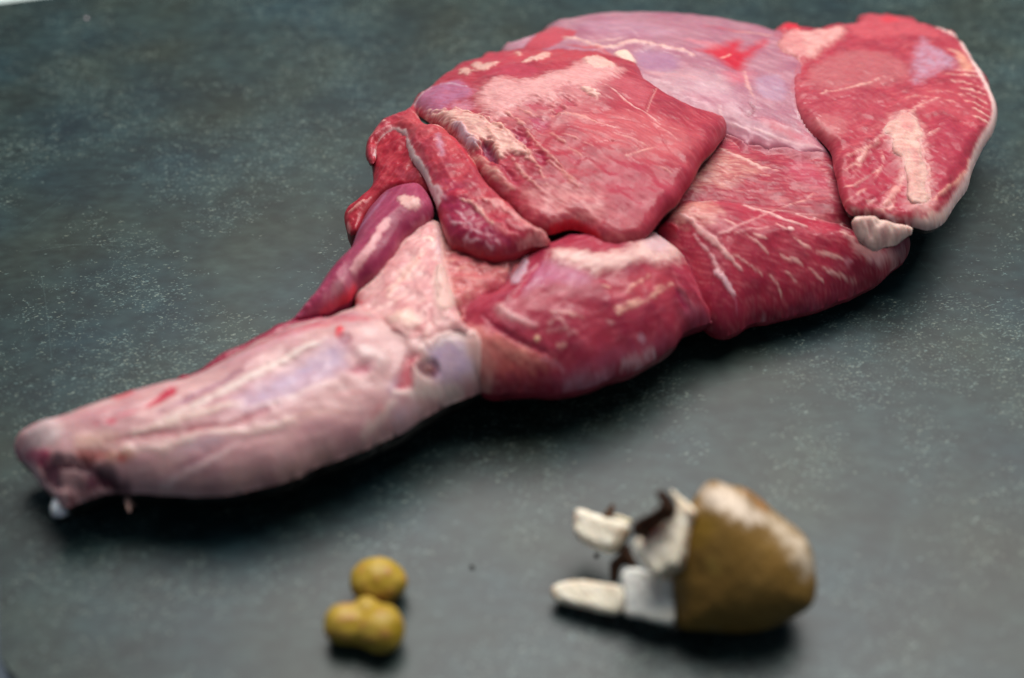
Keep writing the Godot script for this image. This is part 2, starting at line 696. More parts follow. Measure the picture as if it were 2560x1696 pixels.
func shape_thigh_core() -> Piece:
	var p := Piece.new(self, outline([-4.99, -16.98, -4.77, -17.89, -4.54, -18.82, -4.27, -19.74, -3.9, -20.59, -3.46, -21.35, -3.03, -22.04, -2.57, -22.61, -2.05, -23.07, -1.55, -23.55, -1.08, -24.07, -0.54, -24.48, 0.08, -24.75, 0.72, -25.01, 1.31, -25.37, 1.79, -25.83, 2.28, -26.24, 2.86, -26.5, 3.46, -26.75, 4.03, -26.99, 4.59, -27.08, 5.2, -27.07, 5.86, -27.17, 6.46, -27.39, 7.04, -27.53, 7.62, -27.64, 8.19, -27.81, 8.72, -27.93, 9.21, -27.88, 9.75, -27.78, 10.36, -27.72, 10.96, -27.67, 11.53, -27.6, 12.06, -27.55, 12.57, -27.41, 13.13, -27.11, 13.82, -26.87, 14.49, -26.83, 15.02, -26.82, 15.46, -26.67, 15.91, -26.35, 16.4, -26, 16.9, -25.72, 17.37, -25.36, 17.77, -24.86, 18.26, -24.35, 18.83, -23.95, 19.4, -23.55, 19.88, -23.05, 20.2, -22.37, 20.38, -21.55, 20.54, -20.66, 20.7, -19.73, 20.83, -18.82, 20.99, -17.97, 21.22, -17.2, 21.39, -16.39, 21.42, -15.51, 21.4, -14.6, 21.39, -13.66, 21.33, -12.7, 21.23, -11.75, 21.08, -10.85, 20.89, -9.99, 20.69, -9.15, 20.48, -8.33, 20.23, -7.52, 19.92, -6.72, 19.51, -6.01, 18.99, -5.45, 18.43, -5.02, 17.91, -4.63, 17.41, -4.27, 16.91, -3.92, 16.4, -3.62, 15.91, -3.38, 15.44, -3.16, 14.97, -2.98, 14.49, -2.89, 14.02, -2.81, 13.57, -2.71, 13.12, -2.65, 12.64, -2.6, 12.12, -2.52, 11.57, -2.41, 11.02, -2.32, 10.48, -2.16, 9.98, -1.93, 9.49, -1.71, 8.99, -1.51, 8.51, -1.31, 8.02, -1.18, 7.53, -1.11, 7.04, -1.01, 6.57, -0.84, 6.13, -0.69, 5.7, -0.6, 5.3, -0.53, 4.92, -0.5, 4.56, -0.52, 4.2, -0.57, 3.83, -0.69, 3.43, -0.85, 3.01, -1.05, 2.57, -1.32, 2.19, -1.73, 1.9, -2.25, 1.55, -2.75, 1.13, -3.19, 0.7, -3.61, 0.24, -3.97, -0.27, -4.22, -0.77, -4.44, -1.23, -4.68, -1.68, -4.99, -2.12, -5.37, -2.57, -5.85, -3, -6.41, -3.41, -6.99, -3.8, -7.57, -4.19, -8.19, -4.55, -8.85, -4.82, -9.58, -4.96, -10.41, -5.05, -11.28, -5.13, -12.18, -5.21, -13.09, -5.24, -14.05, -5.22, -15.05, -5.13, -16.03]),
		[2.2, 0, 0, 0, 0, 0], 1.5, 2.1, 3)
	p.flesh({"base": "9f303f", "dark": "821e38", "pale": "b6585c", "step": 0.22, "seed": 3})
	return p


func shape_back_muscle() -> Piece:
	var p := Piece.new(self, outline([-0.86, -24.63, -0.34, -24.95, 0.32, -24.68, 1.33, -25.31, 2.07, -26.33, 2.13, -27.51, 2, -28.5, 2.52, -29.02, 2.48, -28.44, 2.79, -28.21, 3.53, -28.32, 4.27, -28.44, 5.03, -28.71, 5.57, -29.02, 5.93, -29.19, 6.22, -29.32, 6.23, -29.34, 6.25, -29.32, 6.87, -29.2, 7.65, -29.19, 8.35, -29.28, 8.85, -29.4, 8.42, -29.42, 9.05, -29.21, 9.92, -29.07, 10.66, -29.15, 10.09, -29.23, 10.74, -28.97, 11.56, -28.78, 12.12, -28.75, 12.32, -28.72, 12.65, -28.63, 13.02, -28.51, 13.43, -28.36, 14.03, -28.14, 14.63, -28.01, 15.05, -27.9, 15.45, -27.76, 16.06, -27.55, 17.02, -27.37, 17.48, -27.81, 17.51, -28.45, 18.06, -28.54, 18.27, -27.96, 17.79, -27.29, 17.67, -26.57, 18.28, -25.86, 18.78, -25.25, 19.51, -25.07, 19.97, -24.1, 19.93, -22.84, 19.79, -21.62, 19.63, -20.46, 19.47, -19.33, 19.37, -18.26, 19.34, -17.27, 19.29, -16.37, 19.21, -15.53, 19.15, -14.77, 19.11, -14.08, 19.1, -13.44, 19.15, -12.85, 19.25, -12.34, 19.35, -11.85, 19.44, -11.35, 19.56, -10.85, 19.72, -10.37, 19.91, -9.92, 20.03, -9.42, 20.08, -8.87, 20.19, -8.32, 19.82, -7.98, 19.7, -8.46, 19.43, -8.88, 18.97, -9.03, 18.61, -9.16, 18.27, -9.26, 17.86, -9.31, 17.42, -9.38, 17, -9.33, 16.74, -9.04, 16.57, -8.79, 16.2, -8.84, 16.06, -9.32, 15.74, -9.89, 15.16, -9.96, 14.86, -9.73, 14.52, -9.83, 14.25, -10.19, 13.8, -10.2, 13.64, -9.81, 13.16, -9.97, 13.1, -10.65, 12.69, -11.31, 11.98, -11.55, 11.37, -11.6, 10.94, -11.64, 10.66, -11.72, 10.51, -11.7, 10.32, -11.64, 10.05, -11.77, 9.77, -11.86, 9.48, -11.89, 9.2, -12.14, 8.89, -12.46, 8.58, -12.86, 8.44, -13.47, 8.27, -14.13, 7.8, -14.53, 7.33, -14.66, 6.98, -14.98, 6.61, -15.4, 6.02, -15.69, 5.75, -15.32, 5.17, -15.38, 5.17, -16.08, 5.05, -16.74, 4.6, -17.11, 4.16, -17.34, 3.77, -17.54, 3.37, -17.81, 2.98, -18.23, 2.59, -18.7, 2.16, -19.14, 1.67, -19.5, 1.17, -20, 0.74, -20.72, 0.26, -21.54, -0.26, -22.47, -0.69, -23.57]),
		[0.001763, 0.226241, -0.492405, -0.009369, 0.002267, -0.014735], 1.6, 3, 2)
	p.flesh({"base": "a87482", "dark": "96506a", "pale": "c09aa0", "fibres": 0.25, "fine": 1.6, "blotch": 0.4, "blotch_size": 3.5, "wave": 0.12, "seed": 11, "step": 0.1, "angle": 0.626})
	p.area(outline([0.75, -22.2, 0.98, -22.59, 1.27, -22.9, 1.55, -23.58, 1.98, -29.92, 2.31, -27.79, 2.65, -25.56, 3.03, -24.75, 3.41, -24.39, 3.78, -23.93, 4.12, -23.26, 4.01, -22.49, 3.62, -22.48, 3.26, -22.19, 2.97, -21.53, 2.6, -21.23, 2.23, -21.09, 1.85, -21.11, 1.47, -21.32, 1.09, -21.67]), "b44450", 0.9, 0.107, 0.086, 0, 0)
	p.area(outline([-1, -26.97, -0.56, -24.31, -0.07, -23.8, 0.43, -28.77, 0.94, -29.31, 1.23, -23.52, 0.99, -22.57, 0.64, -22.24, 0.13, -22.54, -0.42, -23.35]), "c898a8", 0.7, 0.245, 0, 0, 0.3)
	p.band(outline([3.22, -22.64, 3.59, -22.25, 3.96, -21.97, 4.33, -21.69, 4.68, -21.4, 5.01, -20.94, 5.33, -20.57, 5.64, -20.23, 5.95, -20.13, 6.25, -20.2, 6.55, -20.4, 6.85, -20.62, 7.15, -20.77, 7.45, -20.83, 7.75, -20.86, 8.05, -20.72, 8.38, -20.66, 8.77, -20.54, 9.18, -20.27, 9.6, -20.08, 9.96, -19.79, 10.29, -19.61, 10.58, -19.43, 10.85, -19.25, 11.12, -18.96]), 0.236, "e2bab0", 0.85, 0.129, 0.215, 0.1, 0.4)
	p.band(outline([5.1, -21.45, 5.33, -21.49, 5.55, -21.52, 5.78, -21.56, 6.03, -21.61, 6.3, -21.55, 6.6, -21.61, 6.91, -21.68, 7.21, -21.74]), 0.129, "dcb4b0", 0.6, 0.107, 0.129, 0, 0)
	p.area(outline([6.31, -19.27, 6.54, -19.58, 6.83, -19.67, 7.12, -19.6, 7.34, -19.22, 7.51, -18.8, 7.61, -18.22, 7.47, -17.82, 7.19, -17.89, 6.95, -18.12, 6.72, -18.5, 6.49, -18.78]), "e4c4b4", 0.9, 0.107, 0.086, 0.15, 0)
	p.band(outline([3.51, -21.19, 3.8, -20.99, 4.1, -20.8, 4.39, -20.72, 4.65, -20.52, 4.87, -20.45, 5.07, -20.28, 5.26, -20.2, 5.45, -19.97, 5.64, -19.82, 5.81, -19.53, 5.99, -19.2, 6.21, -18.95, 6.46, -18.53, 6.75, -18.18, 7.04, -17.69, 7.33, -17.33]), 0.193, "bc5054", 0.8, 0.107, 0.129, 0, 0.4)
	p.area(outline([7.48, -19.58, 8.01, -19.91, 8.56, -19.98, 9.08, -19.76, 9.57, -19.44, 10.06, -19.05, 10.32, -18.2, 10.26, -17.21, 9.78, -16.78, 9.25, -16.78, 8.73, -16.87, 8.22, -17.03, 7.77, -17.47, 7.51, -18.38]), "9a7294", 0.6, 0.49, 0.129, -0.12, 0.3)
	p.band(outline([8.32, -16.61, 8.66, -16.59, 8.99, -16.57, 9.32, -16.53, 9.67, -16.46, 10.05, -16.34, 10.44, -16.19, 10.83, -16.02, 11.22, -15.86]), 0.258, "c47c84", 0.6, 0.215, 0.129, 0, 0)
	p.band(outline([11.04, -21.38, 11.33, -21.26, 11.6, -21.02, 11.89, -20.9, 12.14, -20.77, 12.36, -20.66, 12.56, -20.56, 12.74, -20.45, 12.92, -20.29, 13.09, -19.97, 13.27, -19.73, 13.44, -19.47, 13.6, -19.11]), 0.473, "d8848c", 0.5, 0.344, 0.172, 0, 0)
	p.area(outline([11.28, -19.82, 11.71, -19.98, 12.17, -20.18, 12.62, -20.46, 13.08, -20.81, 13.56, -21.36, 14.04, -21.94, 14.5, -22.12, 14.63, -21.37, 14.37, -20.21, 14.82, -20.72, 15.3, -21.39, 15.81, -22.08, 16.33, -22.73, 16.41, -22.13, 15.96, -20.99, 15.51, -20.24, 15.06, -19.5, 14.65, -18.67, 14.36, -17.83, 13.99, -17.14, 13.56, -17.04, 13.2, -17.3, 12.9, -17.74, 12.62, -18.25, 12.38, -18.9, 12.04, -19.25, 11.64, -19.45]), "bc1c32", 0.92, 0.694, 0.129, -0.1, 0)
	p.band(outline([12.82, -18.82, 12.89, -18.85, 12.97, -18.87, 13.07, -19.02, 13.16, -19.07, 13.25, -19.13, 13.35, -19.21, 13.47, -19.41, 13.57, -19.5]), 0.065, "f0c0b0", 0.9, 0.065, 0.021, 0, 0)
	p.area(outline([12.6, -16.95, 13.07, -17.12, 13.52, -17.09, 13.98, -17.17, 14.44, -17.34, 14.79, -17.29, 14.55, -16.37, 14.16, -15.64, 13.71, -15.41, 13.26, -15.37, 12.92, -15.67, 12.68, -16.28]), "cc6070", 0.65, 0.735, 0.215, 0, 0.3)
	p.band(outline([12.4, -24.1, 12.77, -24, 13.13, -23.89, 13.49, -23.79, 13.86, -23.68, 14.23, -23.58, 14.6, -23.47, 14.98, -23.48, 15.33, -23.38, 15.65, -23.27, 15.98, -23.29, 16.28, -23.18, 16.6, -23.19]), 0.15, "c45058", 0.7, 0.129, 0.107, 0, 0)
	p.band(outline([14.23, -23.25, 14.6, -23.32, 14.95, -23.27, 15.32, -23.34, 15.63, -23.27, 15.94, -23.31, 16.19, -23.22, 16.43, -23.13, 16.7, -23.15]), 0.086, "e2bcb0", 0.7, 0.086, 0.065, 0, 0)
	p.band(outline([18.98, -9.06, 18.68, -9.14, 18.41, -9.31, 18.07, -9.31, 17.67, -9.36, 17.14, -9.38, 16.4, -8.9, 15.94, -9.55, 15.51, -9.97, 15.13, -9.96, 14.81, -9.81, 14.56, -9.85, 14.33, -10.1, 14.04, -10.28, 13.62, -9.91, 13.31, -10.02, 13.1, -10.71]), 0.559, "a84458", 0.8, 0.473, 0.301, 0, 0.4)
	p.band(outline([17.19, -14.83, 17.11, -13.83, 17.05, -12.94, 17.01, -12.08, 17.03, -11.31, 17.21, -10.84, 17.45, -10.45, 17.7, -10.07, 17.98, -9.85, 18.21, -9.56, 18.45, -9.34, 18.72, -9.2, 18.98, -9.06]), 0.301, "b05062", 0.6, 0.301, 0.215, 0, 0.4)
	p.area(outline([3.99, -25.16, 5.18, -25.56, 6.38, -25.55, 7.57, -25.31, 8.74, -25.01, 9.8, -23.95, 10.62, -22.28, 9.43, -21.71, 8.26, -21.63, 7.11, -21.73, 5.97, -22.09, 4.89, -23.1]), "b4889c", 0.5, 0.735, 0.215, 0, 0.3)
	p.area(outline([8.11, -16.92, 9.37, -17.3, 10.63, -17.36, 11.86, -17.18, 12.94, -16.36, 13.33, -14.99, 12.07, -14.14, 10.84, -13.96, 9.69, -14.43, 8.66, -15.47]), "c4a0a6", 0.6, 0.735, 0.258, 0, 0.3)
	p.area(outline([9.91, -14.54, 10.95, -14.69, 11.95, -14.41, 12.84, -13.78, 13.6, -12.92, 13.84, -11.75, 12.99, -11.65, 12.1, -12.07, 11.35, -12.74, 10.54, -13.38]), "b87c8a", 0.5, 0.735, 0.258, 0, 0.3)
	p.band(outline([6.3, -23.33, 6.52, -23.38, 6.75, -23.45, 6.97, -23.49, 7.16, -23.49, 7.33, -23.44, 7.47, -23.23, 7.59, -22.99, 7.71, -22.84, 7.81, -22.54, 7.89, -22.21, 7.96, -21.87, 8.04, -21.54]), 0.043, "dcb8bc", 0.6, 0.043, 0.021, 0, 0)
	p.band(outline([9.31, -22.72, 9.56, -22.78, 9.82, -22.97, 10.06, -23.02, 10.27, -23.01, 10.45, -22.9, 10.59, -22.61, 10.72, -22.29, 10.85, -21.99]), 0.052, "c49aa8", 0.5, 0.043, 0.021, 0, 0)
	p.band(outline([14.02, -13.67, 14.07, -13.53, 14.12, -13.39, 14.19, -13.36, 14.21, -13.24, 14.21, -13.13, 14.2, -13.04, 14.17, -12.95, 14.11, -12.85, 14.04, -12.73, 13.93, -12.61, 13.84, -12.58, 13.73, -12.46]), 0.056, "80424e", 0.9, 0.043, 0.021, -0.12, 0)
	p.band(outline([13.85, -10.54, 13.92, -10.48, 13.99, -10.41, 14.06, -10.34, 14.16, -10.36, 14.23, -10.3, 14.3, -10.23, 14.37, -10.16, 14.44, -10.09]), 0.047, "94586a", 0.8, 0.043, 0.021, -0.08, 0)
	p.band(outline([12.22, -13.31, 12.22, -12.95, 12.21, -12.69, 12.26, -12.45, 12.42, -12.17, 12.78, -11.99, 13.25, -11.77, 13.75, -11.47, 14.26, -11.33, 14.73, -11.11, 15.21, -10.87, 15.69, -10.73, 16.11, -10.55, 16.47, -10.38, 16.81, -10.28, 17.13, -10.27, 17.43, -10.26, 17.69, -10.15, 17.91, -9.96, 18.09, -9.73, 18.29, -9.66, 18.42, -9.45, 18.53, -9.3, 18.66, -9.21, 18.78, -9.14]), 0.107, "d0a8ac", 0.8, 0.107, 0.086, 0.02, 0)
	p.band(outline([12.91, -12.03, 13.38, -11.59, 13.86, -11.14, 14.37, -10.91, 14.87, -10.62, 15.42, -10.59, 15.92, -10.4, 16.41, -10.13, 16.94, -10.04]), 0.065, "c89ca8", 0.5, 0.065, 0.043, 0.04, 0)
	p.area(outline([14.15, -12.28, 14.86, -12.21, 15.54, -11.97, 16.2, -11.65, 16.75, -11.21, 17.23, -10.65, 17.71, -10.18, 17.03, -10.25, 16.35, -10.44, 15.74, -10.86, 15.13, -11.14, 14.58, -11.59]), "b44456", 0.75, 0.408, 0.107, 0, 0.3)
	p.band(outline([14.15, -17.18, 14.14, -16.74, 14.11, -16.2, 14.11, -15.78, 14.12, -15.38, 14.16, -15, 14.23, -14.74, 14.3, -14.38, 14.35, -14.03]), 0.129, "dca8a0", 0.6, 0.129, 0.107, 0, 0)
	p.area(outline([14.63, -16.23, 15.16, -16.71, 15.7, -17, 16.22, -17.11, 16.46, -16.44, 16.5, -15.56, 16.42, -14.66, 15.96, -14.04, 15.47, -14, 15.01, -14.13, 14.69, -14.59, 14.53, -15.36]), "b094ac", 0.55, 0.327, 0.086, 0, 0.3)
	p.area(outline([11.12, -16.2, 11.75, -16.04, 12.34, -15.66, 12.89, -15.19, 13.37, -14.63, 13.68, -13.82, 13.29, -12.96, 12.71, -13.28, 12.13, -13.58, 11.55, -13.89, 10.97, -14.23, 10.75, -15.18]), "c8a2ac", 0.5, 0.572, 0.172, 0, 0.3)
	return p


func shape_rump_muscle() -> Piece:
	var p := Piece.new(self, outline([16.77, -12.89, 16.7, -13.59, 16.66, -14.34, 16.65, -15.14, 16.72, -15.98, 16.91, -16.86, 17.2, -17.72, 17.44, -18.55, 17.29, -19.28, 16.8, -19.72, 16.4, -20.29, 16.33, -21.16, 16.47, -22.26, 16.72, -23.55, 17.05, -24.94, 17.44, -26.31, 18.05, -27.48, 18.58, -28.39, 19.18, -28.69, 18.86, -27.93, 18.57, -26.65, 19.83, -25.93, 20.84, -26.68, 21.48, -27.24, 22.13, -27.26, 22.82, -27.47, 23.39, -28.18, 23.75, -29.2, 23.89, -30.31, 24.27, -30.87, 24.51, -30.33, 25.49, -30.3, 25.78, -31.21, 25.98, -31.76, 26.27, -31.48, 26.24, -30.91, 26.65, -30.23, 27.39, -30.12, 27.78, -30.5, 27.97, -30.77, 28.21, -30.41, 27.98, -29.63, 28.12, -28.57, 29.11, -27.9, 30.07, -28.05, 30.29, -28.52, 30.3, -27.93, 30.07, -26.87, 30.06, -25.8, 30.13, -24.85, 30.18, -23.95, 30.12, -23.06, 30.07, -22.23, 30.16, -21.44, 30.33, -20.68, 30.33, -19.91, 30.18, -19.15, 30.08, -18.38, 30.09, -17.58, 30.02, -16.77, 29.78, -15.97, 29.48, -15.18, 29.15, -14.41, 28.77, -13.67, 28.34, -12.98, 27.93, -12.3, 27.59, -11.62, 27.26, -10.97, 26.94, -10.35, 26.65, -9.72, 26.39, -9.08, 26.16, -8.45, 25.91, -7.91, 25.59, -7.42, 25.23, -6.92, 24.87, -6.37, 24.53, -5.81, 24.24, -5.29, 23.94, -4.83, 23.57, -4.44, 23.17, -4.12, 22.78, -3.93, 22.41, -3.94, 22.05, -4, 21.67, -4.01, 21.31, -3.99, 20.98, -4, 20.67, -4.05, 20.35, -4.1, 20.01, -4.16, 19.66, -4.24, 19.28, -4.22, 18.93, -4.14, 18.63, -4.12, 18.4, -4.2, 18.24, -4.47, 18.16, -4.88, 18.11, -5.35, 18.08, -5.86, 18.11, -6.38, 18.14, -6.92, 18.13, -7.48, 18.13, -8.07, 18.18, -8.7, 18.23, -9.28, 18.16, -9.77, 17.98, -10.18, 17.76, -10.54, 17.49, -10.88, 17.24, -11.27, 17.08, -11.74, 16.92, -12.28]),
		[6.493725, 0.009174, -0.046974, -0.005739, -0.007451, -0.008588], 0.9, 0.7, 0.9)
	p.flesh({"base": "a73848", "dark": "842338", "pale": "c57475", "fibres": 0.29, "fine": 3.5, "blotch": 0.4, "blotch_size": 1.8, "wave": 0.14, "ridge": 0.017, "seed": 21, "step": 0.1, "angle": -0.615})
	p.area(outline([17.99, -17.63, 18.81, -18.88, 19.68, -19.98, 20.56, -20.74, 21.44, -21.26, 22.31, -21.62, 23.12, -21.65, 23.85, -21.42, 24.41, -20.7, 24.82, -19.71, 24.71, -18.14, 23.83, -17.13, 22.97, -16.65, 22.11, -16.17, 21.26, -15.68, 20.45, -15.34, 19.63, -14.97, 18.88, -14.94, 18.17, -15.1, 17.7, -15.95]), "b0686c", 0.7, 0.572, 0.193, 0.08, 0.3)
	p.area(outline([23.73, -31.37, 24.07, -29.39, 24.92, -29.1, 25.95, -29.33, 26.8, -28.9, 27.64, -28.49, 28.19, -27.25, 28.71, -26.03, 28.43, -24.88, 27.45, -24.75, 26.61, -25.05, 25.69, -25.07, 24.62, -24.49, 23.57, -23.93, 22.58, -23.65, 21.91, -24.41]), "c65c64", 0.6, 0.49, 0.215, 0, 0.3)
	p.area(outline([16.77, -15.42, 17.37, -14.63, 18.28, -14.95, 19.22, -15.42, 20.16, -15.76, 20.99, -15.6, 21.73, -15.17, 22.24, -14.25, 21.98, -12.76, 21.04, -12.15, 20.1, -11.67, 19.22, -10.94, 18.62, -9.8, 18.16, -9.85, 17.63, -10.75, 17.14, -11.63, 16.83, -12.76, 16.7, -13.99]), "a84452", 0.6, 0.408, 0.215, 0, 0.3)
	p.area(outline([17.21, -12.11, 17.78, -12.07, 18.48, -12.32, 19.17, -12.42, 19.49, -11.64, 19.18, -10.54, 18.65, -9.75, 18.15, -10.11, 17.71, -10.75, 17.34, -11.38]), "bc7274", 0.6, 0.408, 0.172, 0, 0.3)
	p.band(outline([18.36, -14.56, 18.7, -14.79, 19.01, -14.9, 19.36, -15.13, 19.71, -15.36, 20.05, -15.46, 20.42, -15.68, 20.8, -15.9, 21.19, -16.16, 21.58, -16.46, 21.98, -16.79, 22.39, -17.13, 22.79, -17.47]), 0.075, "d49e96", 0.8, 0.065, 0.086, 0.05, 0)
	p.band(outline([16.94, -13.52, 17.34, -13.26, 17.84, -13.44, 18.38, -13.74, 18.96, -14.02, 19.62, -14.39, 20.3, -14.63, 20.99, -14.88, 21.71, -15.23]), 0.065, "90283c", 0.5, 0.065, 0.065, -0.05, 0)
	p.area(outline([17.09, -22.2, 17.55, -23.58, 18.11, -24.27, 18.62, -24.22, 19.16, -24.31, 19.72, -24.57, 20.3, -24.89, 20.9, -25.33, 21.52, -25.82, 22.1, -26.08, 21.83, -24.59, 21.27, -23.27, 20.65, -22.4, 20.07, -21.63, 19.5, -20.61, 18.93, -19.64, 18.39, -19.13, 17.9, -18.64, 17.53, -17.85, 17.45, -18.7, 17.14, -19.52, 16.75, -19.88, 16.39, -20.39, 17.15, -25.95, 16.45, -21.99, 16.68, -21.77]), "dca8a2", 0.88, 0.368, 0.193, 0.2, 0.35)
	p.area(outline([17.12, -25.92, 16.43, -20.93, 16.78, -20.31, 17.12, -19.76, 17.44, -19.28, 17.49, -18.44, 17.36, -19.07, 16.97, -19.57, 16.59, -20.06, 16.35, -20.92]), "ecd2bc", 0.9, 0.086, 0.086, 0.1, 0)
	p.area(outline([15.51, -26.02, 15.98, -26.59, 16.49, -27.05, 16.99, -27.61, 17.49, -28.18, 16.89, -23.26, 16.67, -21.81, 16.41, -21.34, 17.16, -26.03, 16.72, -25.33, 16.2, -25.11, 15.75, -25.35]), "e4a898", 0.85, 0.107, 0.086, 0.2, 0.3)
	p.area(outline([17.52, -25.26, 17.8, -25.6, 18.1, -25.86, 18.87, -28.15, 19.76, -30.78, 18.83, -25.37, 18.89, -24.69, 18.63, -23.89, 18.34, -23.84, 18.11, -24.12, 17.93, -24.52, 17.67, -24.69]), "c42c3c", 0.95, 0.086, 0.065, 0.2, 0)
	p.area(outline([17.86, -19.27, 18.14, -19.4, 18.43, -19.35, 18.36, -18.68, 18.14, -17.9, 17.89, -17.31, 17.6, -16.97, 17.44, -17.45, 17.59, -18.55, 17.68, -18.87]), "a42438", 0.85, 0.086, 0.086, -0.1, 0.3)
	p.area(outline([25.03, -28.54, 25.44, -28.99, 25.85, -29.35, 26.16, -29.37, 26.38, -29.03, 26.26, -28.18, 25.82, -27.48, 25.51, -27.46, 25.17, -27.38, 24.93, -27.66]), "cc3c48", 0.8, 0.086, 0.086, 0, 0.3)
	p.area(outline([26.98, -25.02, 27.19, -24.15, 27.38, -23.25, 27.88, -23.07, 28.16, -22.37, 28.35, -21.55, 28.23, -20.45, 27.57, -19.89, 26.92, -19.44, 26.27, -18.78, 25.64, -18, 25.02, -17.24, 24.54, -17.09, 24.63, -18.14, 24.88, -19.35, 25.29, -20.7, 25.76, -22.04, 26.3, -23.52]), "b89cb2", 0.7, 0.531, 0.215, 0.05, 0.5)
	p.area(outline([22.36, -13.96, 23.07, -14.99, 23.85, -15.84, 24.69, -16.65, 25.49, -17.16, 26.2, -17.24, 26.88, -17.18, 27.43, -16.8, 27.88, -16.22, 28.19, -15.46, 28.19, -14.36, 27.97, -13.28, 27.28, -13.11, 26.76, -13.5, 26.16, -13.7, 25.56, -13.93, 24.8, -13.57, 24.14, -13.54, 23.71, -14.13, 23.07, -14.21]), "b84c58", 0.6, 0.408, 0.215, 0.1, 0.4)
	p.band(outline([24.76, -16.1, 25.1, -16.22, 25.43, -16.36, 25.77, -16.47, 26.13, -16.55, 26.5, -16.56, 26.89, -16.53, 27.29, -16.48, 27.68, -16.44]), 0.086, "d89890", 0.6, 0.086, 0.129, 0.04, 0.5)
	p.band(outline([23.13, -14.73, 23.48, -14.95, 23.84, -15.18, 24.19, -15.39, 24.55, -15.54, 24.86, -15.51, 25.21, -15.53, 25.56, -15.52, 25.88, -15.51, 26.14, -15.38, 26.42, -15.36, 26.7, -15.32, 26.94, -15.18]), 0.086, "d89890", 0.6, 0.086, 0.129, 0.04, 0.5)
	p.area(outline([23.52, -10.46, 24.14, -11.67, 24.92, -12.84, 25.74, -13.41, 26.37, -13.09, 27.06, -12.95, 27.92, -13.32, 27.73, -12.39, 27.16, -11.21, 26.52, -10, 25.88, -8.68, 25.3, -7.61, 24.65, -6.54, 23.98, -5.53, 23.32, -4.73, 22.93, -5.08, 23.04, -6.12, 23.18, -7.18, 23.32, -8.27, 23.35, -9.34]), "a03046", 0.7, 0.899, 0.172, 0.3, 0.3)
	p.area(outline([21.39, -11.63, 22.13, -12.82, 22.95, -13.61, 23.71, -13.74, 24.05, -12.86, 24.08, -11.65, 23.86, -10.35, 23.72, -9.18, 23.59, -8.05, 23.47, -6.94, 23.39, -5.86, 23.37, -4.99, 23.15, -4.37, 22.51, -4.07, 21.84, -4.14, 21.57, -4.46, 21.57, -5.23, 21.66, -6.3, 21.64, -7.27, 21.64, -8.35, 21.61, -9.43, 21.45, -10.46]), "d49c98", 0.75, 0.49, 0.258, 0.05, 0.35)
	p.band(outline([22.09, -8.27, 21.92, -7.86, 21.75, -7.46, 21.58, -7.06, 21.4, -6.67, 21.19, -6.31, 20.98, -5.96, 20.76, -5.62, 20.57, -5.28, 20.4, -4.93, 20.27, -4.69, 20.19, -4.54, 20.1, -4.39]), 0.193, "d8a49e", 0.8, 0.107, 0.172, 0.06, 0.3)
	p.band(outline([23.43, -13.29, 23.68, -13.63, 23.93, -13.98, 24.15, -14.21, 24.41, -14.52, 24.69, -14.79, 24.95, -14.92, 25.25, -15.16, 25.54, -15.4]), 0.15, "d8a49e", 0.7, 0.107, 0.172, 0.05, 0.4)
	p.band(outline([23.52, -10.46, 23.77, -10.74, 23.99, -10.92, 24.23, -11.2, 24.41, -11.35, 24.59, -11.56, 24.7, -11.65, 24.8, -11.72, 24.91, -11.8]), 0.129, "d8a49e", 0.6, 0.107, 0.172, 0.05, 0.4)
	p.band(outline([21.74, -11.4, 21.48, -10.96, 21.25, -10.63, 21.02, -10.29, 20.75, -9.83, 20.49, -9.44, 20.18, -8.92, 19.91, -8.5, 19.66, -8.08, 19.45, -7.68, 19.27, -7.28, 19.09, -6.88, 18.91, -6.49]), 0.129, "d4a09a", 0.7, 0.107, 0.172, 0.05, 0.4)
	p.band(outline([26.99, -10.77, 26.66, -10.15, 26.32, -9.52, 25.96, -8.82, 25.65, -8.29, 25.38, -7.86, 25.17, -7.6, 24.96, -7.35, 24.66, -6.97, 24.32, -6.54, 23.95, -6.09, 23.57, -5.64, 23.23, -5.28]), 0.086, "dca494", 0.7, 0.065, 0.086, 0.08, 0)
	p.area(outline([18.29, -6.89, 18.62, -7.46, 19.17, -8.47, 19.84, -9.25, 20.63, -9.83, 21.33, -9.81, 21.74, -9.19, 21.99, -8.31, 22.08, -7.32, 22.1, -6.39, 22, -5.35, 21.87, -4.51, 21.6, -4.11, 20.93, -4.05, 20.27, -4.15, 19.61, -4.24, 18.91, -4.19, 18.31, -4.4, 18.15, -5.3, 18.14, -6.13]), "a42a42", 0.75, 0.735, 0.172, -0.3, 0.3)
	p.band(outline([18.47, -7.06, 18.68, -7.24, 18.9, -7.43, 19.14, -7.71, 19.35, -7.98, 19.54, -8.24, 19.73, -8.6, 19.88, -8.84, 20.03, -9.06, 20.16, -9.25, 20.29, -9.41, 20.44, -9.67, 20.56, -9.83]), 0.107, "dca49c", 0.75, 0.065, 0.086, 0.05, 0.4)
	p.band(outline([19.39, -7.6, 19.5, -7.84, 19.62, -8.08, 19.74, -8.33, 19.84, -8.57, 19.94, -8.82, 20.03, -9.06, 20.12, -9.31, 20.21, -9.56]), 0.086, "dca49c", 0.75, 0.065, 0.086, 0.05, 0.4)
	p.band(outline([20.19, -4.39, 20.3, -4.51, 20.44, -4.72, 20.58, -4.93, 20.75, -5.22, 20.93, -5.5, 21.1, -5.78, 21.27, -6.04, 21.43, -6.3, 21.56, -6.55, 21.67, -6.78, 21.78, -7.01, 21.89, -7.25]), 0.172, "dca49c", 0.75, 0.065, 0.086, 0.05, 0.4)
	p.band(outline([20.64, -4.45, 21.06, -5.32]), 0.107, "dca49c", 0.75, 0.065, 0.086, 0.05, 0.4)
